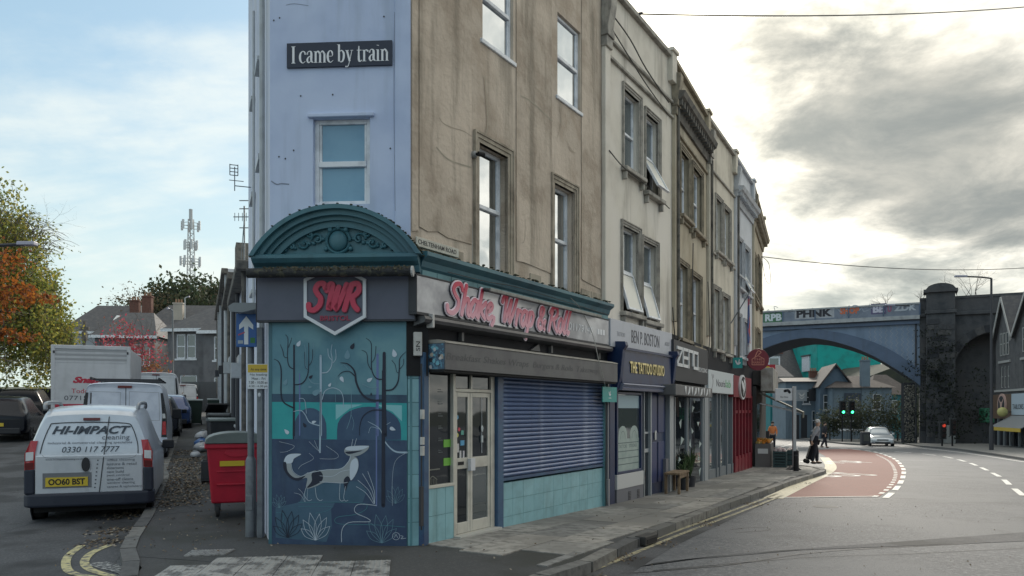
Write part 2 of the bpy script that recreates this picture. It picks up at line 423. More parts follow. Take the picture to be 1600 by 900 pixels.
# far ground
gm = MB(); gx = [-900, -300, -120, -60, -30, 0, 30, 60, 120, 300, 900]; gy = [-300, -60, -12, 9, 40, 80, 120, 200, 400, 1200]
for y in gy:
    for x in gx: gm.v.append((x, y, gz(x, min(y, 400))-.45))
n_ = len(gx)
for j in range(len(gy)-1):
    for i in range(n_-1): gm.f.append((j*n_+i, j*n_+i+1, (j+1)*n_+i+1, (j+1)*n_+i)); gm.m.append(0)
tag(gm.build('ground', grass_far), kind='structure')
tag(drape('road', [(-62, -14), (95, -14), (95, 128), (-62, 128)], ROAD, asphalt, cuts=3, xcuts=3), kind='structure')

# walls' base lines that the kerbs follow
A_ = (-3.12, 9.9); V_ = (-1.29, 9.78)
LD = (-.373, .928)                       # direction of the side street
def lpt(t, off=0): return (A_[0]+LD[0]*t-.928*off, A_[1]+LD[1]*t-.373*off)   # off metres out from the side wall
KR = [(13.2, 39), (11.9, 35.5), (10.9, 32), (10.7, 30), (10.95, 28.4), (10.75, 26.8), G(1281, 736), G(1240, 748), G(1150, 778), G(1070, 807), G(1000, 833), G(890, 886)]
KC = [G(835, 899), (-.15, 7.25), (-1.0, 6.75), (-2.1, 6.55), (-3.1, 6.85), (-3.75, 7.45)]
KL = [G(222, 885), G(206, 866), G(214, 838), G(243, 790), G(262, 741)]
o0 = 1.62
KL2 = [lpt(t, o0) for t in (9, 14, 20, 30, 45, 62)]
kerb_line = cr(KR, 4)+cr(KC, 4)+cr(KL, 4)+KL2
pav = kerb_line+[lpt(62, -4), (2, 66), (11.5, 50)]
tag(drape('pavement', pav, -.012, foot_asphalt, cuts=2, xcuts=1, skirt=.2), kind='structure')

# kerb stones, one by one
kb = thing('kerb', 'long grey stone kerb edging the footway round the corner', 'kerb', (0, 8, 0)); kb['kind'] = 'structure'
del kb['category']
ks = resample(kerb_line, .9); cnt = 0; kms = [kerbm]+[mat('kerb_stone_%d' % i, c, .8, c2=tuple(q*.55 for q in c), sc=9, bump=(25, .5, .01)) for i, c in enumerate([(.15, .15, .148), (.09, .092, .096), (.19, .185, .175)])]
def slab_obj(name, quad, dz, thick, m_, parent, gap=.006, tilt=0):
    cx = sum(p[0] for p in quad)/4; cy = sum(p[1] for p in quad)/4
    q = []
    for p in quad:
        l = math.hypot(p[0]-cx, p[1]-cy) or 1; k_ = 1-gap*1.4/l
        q.append((cx+(p[0]-cx)*k_, cy+(p[1]-cy)*k_))
    t = random.uniform(-tilt, tilt); zt = [gz(*p)+dz+t+random.uniform(-tilt, tilt)*.5 for p in q]
    b = MB(); b.add([(p[0], p[1], z) for p, z in zip(q, zt)]+[(p[0], p[1], z-thick) for p, z in zip(q, zt)],
                    [(0, 1, 2, 3), (7, 6, 5, 4)]+[((i+1) % 4, i, i+4, (i+1) % 4+4) for i in range(4)])
    return b.build(name, m_, parent, Matrix.Identity(4), fix=True)
for a, b in zip(ks, ks[1:]):
    if cnt > 150: break
    cnt += 1
    dx, dy = b[0]-a[0], b[1]-a[1]; l = math.hypot(dx, dy) or 1; nx, ny = -dy/l*.14, dx/l*.14
    slab_obj('kerb_stone', [(a[0]-nx*.3, a[1]-ny*.3), (b[0]-nx*.3, b[1]-ny*.3), (b[0]+nx, b[1]+ny), (a[0]+nx, a[1]+ny)], .004, .25, random.choice(kms), kb, .012, .006)

# paving slabs of the right-hand footway
F1d = Vector((.5225, .8526)); F1n = Vector((.8526, -.5225))
ps = thing('paving', 'worn grey flagstones laid in rows along the shop fronts', 'paving', (3, 12, 0)); ps['kind'] = 'structure'; del ps['category']
def in_poly(p, poly):
    r = False; n = len(poly); j = n-1
    for i in range(n):
        if (poly[i][1] > p[1]) != (poly[j][1] > p[1]) and p[0] < (poly[j][0]-poly[i][0])*(p[1]-poly[i][1])/(poly[j][1]-poly[i][1])+poly[i][0]: r = not r
        j = i
    return r
inner = [p for p in kerb_line]
def shop_pt(s_, o_):                     # s along the terrace, o out from it; the terrace bends as it goes
    y0 = 9.83+s_*.862; x0 = -1.106+(y0-9.83)*.6124
    if y0 > 14.5: x0 = 1.75+(y0-14.5)*.553
    if y0 > 18.06: x0 = 3.72+(y0-18.06)*.5
    return (x0+.86*o_, y0-.51*o_)
ks2 = resample(kerb_line, .2)
rows = [(0, .62), (.62, 1.24), (1.24, 1.86), (1.86, 2.48), (2.48, 3.1)]
for ri, (a, b) in enumerate(rows):
    s_ = -1.4+(ri % 2)*.35
    while s_ < 26:
        w_ = random.choice((.62, .78, .9, .9))
        for fr_ in (1, .8, .6, .4, .22):
            q = [shop_pt(s_, a), shop_pt(s_+w_, a), shop_pt(s_+w_, a+(b-a)*fr_), shop_pt(s_, a+(b-a)*fr_)]
            kq = [min(math.hypot(p[0]-k[0], p[1]-k[1]) for k in ks2) for p in q]
            if all(in_poly(p, pav) for p in q) and min(kq) > .075 and q[0][0]+1.17*q[0][1] > 9.85 and s_ > -1.3:
                slab_obj('paving_slab', q, 0, .04, slabs[random.choice((0, 0, 1, 1, 2, 3))], ps, .005, .0025); break
        s_ += w_
# manhole cover and tactile paving by the dropped kerb
tp = thing('tactile_paving', 'pale blister slabs worn shiny at the dropped kerb', 'paving', (-2.6, 8, 0)); tp['kind'] = 'structure'; del tp['category']
bl = MB(); wornm = mat('tactile_slab', (.30, .30, .295), .5, c2=(.10, .10, .10), sc=5, lo=.45, hi=.6, bump=(30, .3, .01))
pt0 = Vector(G(238, 893)); e1 = (Vector(G(470, 893))-pt0).normalized(); e2 = Vector((-e1.y, e1.x))
e1 = Vector((math.cos(rad(8)), math.sin(rad(8)))); e2 = Vector((-e1.y, e1.x))
for i in range(6):
    for j in range(-2, 2):
        if (i > 3 and j > 0) or (i == 0 and j > 0): continue
        c0 = pt0+e1*(.1+i*.4)+e2*(j*.4-.12)
        q = [c0, c0+e1*.4, c0+e1*.4+e2*.4, c0+e2*.4]
        if not all(in_poly(p, pav) for p in q): continue
        slab_obj('tactile_slab', [tuple(p) for p in q], .004, .03, wornm, tp, .004, .002)
        for u in range(6):
            for v in range(6):
                c = c0+e1*(.045+u*.062)+e2*(.045+v*.062)
                bl.add([(c.x+.017*math.cos(t*PI/3), c.y+.017*math.sin(t*PI/3), .004+gz(c.x, c.y)) for t in range(6)]+[(c.x+.011*math.cos(t*PI/3), c.y+.011*math.sin(t*PI/3), .011+gz(c.x, c.y)) for t in range(6)],
                       [tuple(range(6, 12))]+[(t, (t+1) % 6, 6+(t+1) % 6, 6+t) for t in range(6)])
tag(bl.build('blisters', wornm, tp, Matrix.Identity(4)), kind='stuff')
mh = thing('manhole_cover', 'rectangular ribbed metal cover set in the dark footway', 'manhole cover', (-3.2, 9.1, 0))
qs = [G(287, 869), G(352, 866), G(368, 858), G(300, 860)]
b = MB(); b.prismz([tuple(p) for p in qs], -.01, .006); b.build('plate', mat('manhole', (.34, .34, .34), .45, .3, c2=(.14, .14, .14), sc=20), mh, Matrix.Identity(4), fix=True)
b = MB()
for i in range(14):
    for j in range(5):
        u, v = (i+.5)/14, (j+.5)/5
        p = Vector(qs[0]).lerp(Vector(qs[1]), u).lerp(Vector(qs[3]).lerp(Vector(qs[2]), u), v)
        b.box(p.x-.012, p.x+.012, p.y-.02, p.y+.02, .006, .011)
tag(b.build('ridges', MATS['manhole'], mh, Matrix.Identity(4)), kind='stuff')
def crack(pts, w_, m_, name='crack', dz=-.009):
    P = cr([G(*p) for p in pts], 8); P = [(x+random.uniform(-.012, .012), y+random.uniform(-.012, .012)) for x, y in P]
    return tag(drape(name, band(P, w_), dz, m_, cuts=1), kind='structure')
dark_tar = mat('tar', (.022, .023, .026), .7)
crack([(226, 806), (280, 800), (330, 797), (372, 797)], .03, dark_tar, 'footway_joint')
crack([(205, 868), (330, 876), (520, 893), (600, 898)], .02, dark_tar, 'footway_joint')
crack([(900, 905-20), (1130, 868), (1300, 847), (1600, 832)], .025, dark_tar, 'road_joint', ROAD+.004)
crack([(1020, 876), (1250, 857), (1420, 851), (1600, 843)], .015, dark_tar, 'road_joint', ROAD+.004)
crack([(1140, 816), (1170, 813), (1198, 813), (1198, 817), (1150, 820)], .02, dark_tar, 'road_joint', ROAD+.004)
crack([(1222, 778), (1400, 776), (1600, 777)], .02, dark_tar, 'road_joint', ROAD+.004)
crack([(0, 745), (60, 738), (120, 730)], .03, dark_tar, 'road_joint', ROAD+.004)
crack([(0, 820), (30, 812), (60, 803)], .02, dark_tar, 'road_joint', ROAD+.004)
# road surface patches
tag(drape('road_patch', [G(*p, ROAD) for p in ((880, 900), (1130, 868), (1600, 832), (1600, 846), (1250, 860), (1020, 880), (960, 900))], ROAD+.0045, asphalt_old, cuts=1), kind='structure')
tag(drape('road_patch', [G(*p, ROAD) for p in ((0, 690), (150, 672), (255, 672), (222, 835), (160, 900), (-160, 900), (-160, 730))], ROAD+.003, asphalt_old, cuts=1, xcuts=2), kind='structure')
gut = cr([(p[0]+.30, p[1]-.16) for p in KR[6:]]+[(.55, 7.2)], 5)
tag(drape('gutter', band(gut, .42), ROAD+.003, asphalt_old, cuts=1), kind='structure')

for q_ in (((30, 770), (70, 765), (60, 790), (12, 796)),):
    tag(drape('road_patch', [G(*p, ROAD) for p in q_], ROAD+.0035, asphalt_old, cuts=1), kind='structure')
for px, py in ((1290, 792),):
    x, y = G(px, py, ROAD); t = thing('inspection_cover', 'worn iron cover let into the tarmac %s' % 'just before the red bus lane', 'cover', (x, y, gz(x, y)+ROAD)); b = MB(); b.lathe([(0, .004), (.2, .004), (.2, .008), (0, .008)], 20); b.build('lid', kerbm, t); b = MB(); b.lathe([(.21, .003), (.24, .003), (.24, .007), (.21, .007)], 20); b.build('frame', dark_tar, t)
# red bus lane and painted lines
red = [G(*p, ROAD) for p in ((1216, 777), (1290, 742), (1303, 726), (1288, 712), (1272, 703), (1330, 702), (1385, 712), (1410, 727), (1412, 742), (1398, 760), (1372, 777))]
tag(drape('bus_lane', cr(red[:4], 5)+cr(red[4:], 5), ROAD+.005, red_road, cuts=1), kind='structure')
def mark(pts, w_, m_, dz=.009, sm=6, name='road_marking', off=0):
    P = [G(*p, ROAD) for p in pts]
    if sm and len(P) > 2: P = cr(P, sm)
    return tag(drape(name, band(P, w_, off), ROAD+dz, m_, cuts=1), kind='structure')
def dashes(pts, w_, m_, on, gap, dz=.009, start=0, name='road_marking'):
    P = resample(cr([G(*p, ROAD) for p in pts], 12), .1); i = int(start*10)
    while i+int(on*10) < len(P):
        tag(drape(name, band(P[i:i+int(on*10)+1], w_), ROAD+dz, m_), kind='structure'); i += int((on+gap)*10)
mark([(1208, 779), (1255, 756), (1290, 739), (1298, 728), (1288, 715)], .42, pale_yellow)
mark([(880, 900), (960, 868), (1050, 833), (1140, 800), (1215, 772)], .075, yellow_paint)
mark([(905, 900), (985, 868), (1070, 833), (1150, 803), (1222, 775)], .075, yellow_paint)
mark([(1218, 778), (1370, 776)], .09, white_paint, .012, 0)
dashes([(1383, 779), (1401, 763), (1411, 745), (1410, 730), (1395, 716), (1365, 706), (1330, 702), (1290, 699)], .14, white_paint, 1.5, .9, start=.1)
dashes([(1366, 777), (1386, 765), (1398, 748), (1398, 734), (1388, 720), (1368, 710)], .11, white_paint, .45, .6)
dashes([(1640, 800), (1606, 780), (1580, 760), (1556, 742), (1510, 722), (1464, 712), (1400, 706), (1340, 703)], .14, white_paint, 2.2, 1.5, .009)
mark([(1700, 737), (1600, 722), (1500, 707), (1430, 700), (1370, 697)], .13, white_paint)
dashes([(1420, 699), (1360, 694), (1300, 690), (1230, 688)], .13, white_paint, 2, 2)
mark([(1200, 712), (1240, 700), (1290, 694)], .12, white_paint); mark([(1215, 700), (1260, 690), (1320, 690)], .1, white_paint)
# BUS STOP lettering painted across the lane
wl = MB()
def road_text(body, p0, p1, h):
    a, b_ = Vector(G(*p0, ROAD)), Vector(G(*p1, ROAD)); u = (b_-a); w_ = u.length; u.normalize(); v = Vector((-u.y, u.x))
    me = text_mesh(body, 0, w_, 0, h, 0, white_paint, th=0)
    vs = []
    for q in me.vertices:
        p = a+u*q.co.x+v*q.co.z; vs.append((p.x, p.y, gz(p.x, p.y)+ROAD+.010))
    wl.add(vs, [tuple(f.vertices) for f in me.polygons]); bpy.data.meshes.remove(me)
road_text('BUS', (1302, 746), (1378, 743), 1.7)
road_text('STOP', (1294, 725), (1376, 723), 1.9)
tag(wl.build('lane_lettering', white_paint), kind='structure')
# double yellow lines curving round the side street corner
yl = mat('road_yellow_left', (.52, .47, .25), .7, c2=(.12, .12, .12), sc=11, lo=.45, hi=.62)
mark([(165, 905), (115, 897), (103, 884), (108, 868), (128, 853)], .10, yl)
mark([(192, 905), (146, 893), (132, 880), (143, 865), (172, 852)], .10, yl)
mark([(150, 880), (165, 885), (195, 893), (230, 905)], .22, mat('worn_white', (.36, .36, .35), .6, c2=(.05, .05, .055), sc=18, lo=.42, hi=.52), .009)

# far footway and kerb in front of the blue pub, far-right footway
farp = [G(1180, 674), G(1222, 679), G(1262, 686), G(1320, 692), G(1349, 694), G(1356, 690), G(1400, 690), G(1440, 696), G(1500, 701), G(1560, 709), G(1640, 721), G(1760, 742), (70, 38), (80, 70), (60, 110), (20, 110)]
tag(drape('pavement', farp, -.005, mat('far_footway', (.17, .17, .165), .85, c2=(.12, .12, .12), sc=4), cuts=2, xcuts=4, skirt=.2), kind='structure')
tag(drape('kerb', band(farp[:12], .2), .002, kerbm, cuts=2, skirt=.2), kind='structure')
# far footway of the side street
fl = [lpt(t, 9.6) for t in (-12, 0, 10, 20, 35, 60)]
tag(drape('pavement', fl+[lpt(60, 13), lpt(-12, 13)], -.005, foot_asphalt, cuts=2, xcuts=2, skirt=.2), kind='structure')

# drain cover in the kerb
dr = thing('drain_inlet', 'small open kerb drain with leaves caught at its mouth', 'drain', (*G(1012, 838), 0))
b = MB(); b.box(-.2, .2, -.06, .1, -.11, .012); b.build('frame', mat('drain_iron', (.05, .05, .05), .6, .4), dr, bevel=.01)
b = MB(); b.box(-.16, .16, -.065, -.055, -.09, -.03); b.build('mouth', mat('black', (.008, .008, .01), .8), dr)
dr.rotation_euler.z = rad(56)
# ------------------------------------------------------------ corner building
blue_wall = mat('blue_render', (.48, .56, .76), .75, c2=(.42, .50, .70), sc=1.6, c3=(.52, .60, .79), streak=((.30, .36, .47), .5, 3.), bump=(9, .25, .01))
pale_side = mat('pale_side_render', (.58, .63, .76), .8, c2=(.60, .62, .68), sc=1.2, streak=((.33, .35, .42), .5), bump=(12, .3, .01))
beige = mat('beige_render', (.49, .42, .35), .88, c2=(.39, .32, .255), sc=1.5, lo=.42, hi=.60, c3=(.57, .49, .41), sc3=.6, streak=((.20, .175, .14), .7, 2.6), bump=(9, .7, .03))
beige_dk = mat('beige_stone', (.39, .345, .28), .88, c2=(.20, .17, .135), sc=3, streak=((.13, .12, .10), .5), bump=(18, .5, .015))
teal = mat('teal_paint', (.045, .135, .18), .5, c2=(.033, .10, .14), sc=3, c3=(.055, .16, .20), streak=((.03, .08, .10), .5), bump=(12, .3, .01))
teal_lt = mat('teal_light', (.11, .27, .31), .55, c2=(.08, .21, .25), sc=3, streak=((.05, .12, .13), .6))
upvc = mat('window_white', (.72, .75, .80), .4, c2=(.5, .53, .58), sc=5)
grey_frame = mat('window_greyish', (.42, .45, .48), .4, c2=(.34, .36, .38), sc=5)
panel_blue = mat('window_film_blue', (.17, .34, .48), .3, c2=(.13, .29, .43), sc=2, spec=.6)
black = MATS['black']; dark = mat('dark_grey', (.035, .037, .045), .6); chan = mat('channel_black', (.016, .018, .024), .7, spec=.2)
g_sky = glass('glass_sky', (.05, .06, .065), 2.3, mixf=.42)
g_dark = glass('glass_dark', (.008, .011, .016), 1.5, mixf=.03)
g_mid = glass('glass_mid', (.06, .075, .08), 1.8, mixf=.12)

def wall_holes(mb, x0, x1, z0, z1, holes, t=.22, y=0.):
    xs = sorted({x0, x1, *[min(max(v, x0), x1) for h in holes for v in h[:2]]}); zs = sorted({z0, z1, *[min(max(v, z0), z1) for h in holes for v in h[2:4]]})
    def solid(a, b, c, d):
        mx, mz = (a+b)/2, (c+d)/2
        return not any(h[0] < mx < h[1] and h[2] < mz < h[3] for h in holes)
    for a, b in zip(xs, xs[1:]):
        for c, d in zip(zs, zs[1:]):
            if solid(a, b, c, d):
                mb.quad((a, y, c), (b, y, c), (b, y, d), (a, y, d)); mb.quad((b, y+t, c), (a, y+t, c), (a, y+t, d), (b, y+t, d))
    for h in holes:
        a, b, c, d = max(h[0], x0), min(h[1], x1), max(h[2], z0), min(h[3], z1)
        mb.quad((a, y, c), (a, y, d), (a, y+t, d), (a, y+t, c)); mb.quad((b, y, d), (b, y, c), (b, y+t, c), (b, y+t, d))
        mb.quad((a, y, c), (a, y+t, c), (b, y+t, c), (b, y, c)); mb.quad((a, y+t, d), (a, y, d), (b, y, d), (b, y+t, d))
    mb.quad((x0, y, z0), (x0, y, z1), (x0, y+t, z1), (x0, y+t, z0)); mb.quad((x1, y, z1), (x1, y, z0), (x1, y+t, z0), (x1, y+t, z1))
    mb.quad((x0, y, z1), (x1, y, z1), (x1, y+t, z1), (x0, y+t, z1))
    return mb
def sash(parent, fr, x0, x1, z0, z1, y=.10, fw=.05, mid=.5, fm=None, gm_=None, sill=None, sillm=None, lean=0, low=None):
    """a two-light window: frame, panes (sub-parts), sill"""
    fm = fm or upvc; gm_ = gm_ or g_sky; zm = z0+(z1-z0)*mid
    b = MB()
    b.box(x0, x0+fw, y, y+.07, z0, z1); b.box(x1-fw, x1, y, y+.07, z0, z1)
    b.box(x0+fw, x1-fw, y, y+.07, z0, z0+fw); b.box(x0+fw, x1-fw, y, y+.07, z1-fw, z1); b.box(x0+fw, x1-fw, y-.015, y+.07, zm-fw*.6, zm+fw*.6)
    i = fw*.55
    if not lean:
        for a, c in ((z0+fw, zm-fw*.6), (zm+fw*.6, z1-fw)):
            b.box(x0+fw, x0+fw+i, y+.012, y+.06, a, c); b.box(x1-fw-i, x1-fw, y+.012, y+.06, a, c)
    w_ = b.build('window', fm, parent, fr, bevel=.006, seg=1)
    b = MB(); b.box(x0+fw, x1-fw, y+.03, y+.04, zm+fw*.6, z1-fw); b.build('pane', gm_, w_, fr)
    if lean:                              # lower light hinged at its top and pushed out
        L_ = zm-z0-fw; M = fr.M @ Matrix.Translation((0, y, zm-fw*.6)) @ Matrix.Rotation(-lean, 4, 'X')
        b = MB(); b.box(x0+fw*.6, x0+fw*1.6, -.03, .02, -L_, 0); b.box(x1-fw*1.6, x1-fw*.6, -.03, .02, -L_, 0); b.box(x0+fw*1.6, x1-fw*1.6, -.03, .02, -L_, -L_+fw); b.box(x0+fw*1.6, x1-fw*1.6, -.03, .02, -fw, 0)
        b.build('open_light', fm, w_, M)
        b = MB(); b.box(x0+fw*1.6, x1-fw*1.6, -.01, 0, -L_+fw, -fw); b.build('pane', low or gm_, w_, M)
        b = MB(); b.box(x0+fw, x1-fw, y+.06, y+.07, z0+fw, zm-fw*.6); b.build('dark_opening', black, w_, fr)
    else:
        b = MB(); b.box(x0+fw, x1-fw, y+.03, y+.04, z0+fw, zm-fw*.6); b.build('pane', low or gm_, w_, fr)
    if sill is not None:
        b = MB(); b.box(x0-.06, x1+.06, -sill, y, z0-.07, z0-.004); b.build('sill', sillm or fm, w_, fr, bevel=.008, seg=1)
    return w_
def surround(parent, fr, x0, x1, z0, z1, w_=.13, p=.05, m_=None, top=1):
    """moulded stone architrave round a window"""
    b = MB()
    for k_, (a, q) in enumerate(((0, p*.5), (w_*.4, p), (w_*.8, p*1.5))):
        e = w_*(.4 if k_ < 2 else .2)
        b.box(x0-a-e, x0-a, -q, .05, z0, z1+a); b.box(x1+a, x1+a+e, -q, .05, z0, z1+a); b.box(x0-a-e, x1+a+e, -q, .05, z1+a, z1+a+e)
    return b.build('window_surround', m_ or beige_dk, parent, fr)

# frames of the three faces
F1 = Fr(*V_, .5225, .8526, 0); FC = Fr(*A_, V_[0]-A_[0], V_[1]-A_[1], 0)
E_ = lpt(5.1); FL = Fr(*E_, .373, -.928, 0)
LW = 1.834; B1 = thing('corner_building', 'three storey wedge corner building, pale blue narrow end and weathered beige flank', 'building', (V_[0], V_[1], 0))
TOP = 10.3; L1 = 5.75
def px2(fr, a, b, c, d, e, f, y=0.):
    """x0,x1,z0,z1 of a rectangle whose left edge runs a,b(top) and right edge a2.. : (px0, py_top0, py_bot0, px1)"""
    return None
def rect(fr, px0, pyt, pyb, px1, y=0.):
    x0, z1 = fr.pix(px0, pyt, y); _, z0 = fr.pix(px0, pyb, y); x1, _ = fr.pix(px1, pyt, y)
    return x0, x1, z0, z1
# upper beige flank
W3 = rect(F1, 748, 222, 416, 793); W4 = rect(F1, 866, 285, 452, 897)
W1 = rect(F1, 754, -80, 61, 802); W2 = rect(F1, 871, 18, 149, 907)
b = MB(); wall_holes(b, 0.002, L1, 3.55, TOP, [W1, W2, W3, W4], .24)
b.build('facade_wall', beige, B1, F1)
sash(B1, F1, *W1, y=.05, sill=.03); sash(B1, F1, *W2, y=.05, sill=.03)
sash(B1, F1, *W3, y=.13, mid=.52); sash(B1, F1, *W4, y=.13, mid=.5)
for W in (W3, W4):
    surround(B1, F1, W[0]-.0, W[1]+.0, W[2]-.02, W[3], .14, .03, beige_dk)
    b = MB(); b.box(W[0]-.16, W[1]+.2, -.07, .13, W[2]-.1, W[2]-.006); b.build('sill', beige_dk, B1, F1, bevel=.01)
# raised render skin over the stone base, with its broken lower edge
skin = mat('render_skin', (.48, .41, .34), .9, c2=(.375, .31, .25), sc=1.7, lo=.42, hi=.60, c3=(.56, .48, .40), sc3=.7, streak=((.19, .165, .13), .75, 2.8), bump=(8, .8, .03))
def skinp(name, pts): 
    b = MB(); b.prism(pts, -.016, -.002); return b.build(name, skin, B1, F1)
xa = F1.X(654); za = F1.Z(654, 354); xb = F1.X(745); zb = F1.Z(745, 385)
skinp('render_panel', [(xa, za), (xa+.18, za-.03), (xa+.4, (za+zb)/2+.02), (xa+.62, (za+zb)/2-.02), (W3[0]-.20, zb), (W3[0]-.20, TOP-.02), (xa, TOP-.02)])
xc, zc = F1.pix(806, 408); xd, zd = F1.pix(861, 424)
skinp('render_panel', [(xc, zc), (xc+.2, zc+.02), (xd, zd-.04), (xd, TOP-.02), (xc, TOP-.02)])
xe, ze = F1.pix(908, 436); xf, zf = F1.pix(938, 452)
skinp('render_panel', [(xe, ze), (xe+.2, ze-.03), (xf, zf), (xf, TOP-.02), (xe, TOP-.02)])
skinp('render_panel', [(.012, F1.Z(645, 362)), (xa-.02, F1.Z(652, 360)), (xa-.02, TOP-.05), (.012, TOP-.05)])
# stains of removed vegetation and repaired cracks
scar = mat('render_scar', (.36, .31, .25), .9, c2=(.35, .31, .25), sc=9); scar2 = mat('render_repair', (.33, .30, .245), .9, c2=(.40, .36, .29), sc=5)
b = MB()
for pts in ([(682, 178), (690, 192), (705, 200), (722, 205), (738, 215)], [(812, 140), (811, 215)], [(782, 135), (781, 175)],
            [(826, 130), (845, 150), (850, 200)], [(872, 150), (876, 190), (868, 220)], [(820, 340), (818, 375), (812, 380)], [(878, 200), (890, 232), (900, 240)],
            [(915, 310), (925, 330), (918, 372)], [(690, 110), (694, 124)]):
    b.rib([F1.pix(*p) for p in pts], [.003]+[.016]*(len(pts)-2)+[.003], -.0175, 0, 6, False)
b.build('stains', scar, B1, F1)
b = MB()
for pts in ([(756, 120), (760, 200), (745, 215)], [(680, 230), (700, 250), (735, 262)], [(812, 150), (830, 160), (862, 190)]): b.rib([F1.pix(*p) for p in pts], .022, -.019, 0, 6, False)
b.build('crack_repairs', scar2, B1, F1)
# stone blocks showing under the render
blocks = MB(); x = 0.02; zt = 3.98
for r_, (z0, z1) in enumerate(((3.56, 3.72), (3.725, 3.92))):
    x = .02+.2*r_
    while x < L1-.1:
        w_ = random.uniform(.35, .55); o = (x, min(x+w_-.012, L1-.02))
        inside = any(h[0]-.16 < o[0] < h[1]+.2 or h[0]-.16 < o[1] < h[1]+.2 for h in (W3, W4)) and z1 > 3.7
        if not inside:
            q = MB(); q.box(o[0], o[1], -.015, .0, z0, z1); q.build('stone_block', beige_dk, B1, F1, bevel=.006, seg=1)
        x += w_
# narrow blue end
Wc = rect(FC, 489, 185, 320, 578)
b = MB(); wall_holes(b, 0, LW, 2.4, TOP, [Wc], .24); b.build('corner_wall', blue_wall, B1, FC)
sash(B1, FC, *Wc, y=.07, fw=.06, mid=.48, gm_=panel_blue, low=panel_blue)
b = MB(); b.box(Wc[0]-.06, Wc[1]+.06, -.05, .0, Wc[3], Wc[3]+.05); b.build('drip_moulding', blue_wall, B1, FC, bevel=.01)
b = MB(); b.box(LW-.2, LW-.004, -.018, -.002, 3.4, TOP-.2); b.build('corner_strip', blue_wall, B1, FC, bevel=.006)
sb = thing('wall_sign', 'long dark sign high on the blue wall reading I came by train', 'sign', FC.w(.9, 0, 6.3), FC.rz)
for pts, w_ in (([(447, 8), (460, 6), (482, 9)], .007), ([(617, 20), (616, 150), (618, 330)], .006), ([(424, 283), (432, 288), (440, 287), (452, 288)], .016)):
    b = MB(); b.rib([FC.pix(*p) for p in pts], w_, -.0195 if pts[0][0] > 600 else -.0025, 0, 5, False); b.build('hairline_crack', mat('crack_dark', (.20, .23, .31), .8, c2=(.25, .29, .38), sc=30), B1, FC)
b = MB()
for px, py in ((428, 32), (437, 28), (600, 26), (436, 245), (459, 235), (446, 248), (610, 232), (470, 150), (520, 148)): x, z = FC.pix(px, py); b.prism([(x+.011*math.cos(t), z+.011*math.sin(t)) for t in range(6)], -.006, -.0015)
tag(b.build('fixing_holes', dark, B1, FC), kind='stuff')
r = rect(FC, 449, 69, 107, 613, -.01)
b = MB(); b.box(r[0], r[1], -.03, -.003, r[2], r[3]); b.build('board', mat('navy_sign', (.012, .02, .045), .5), sb, FC)
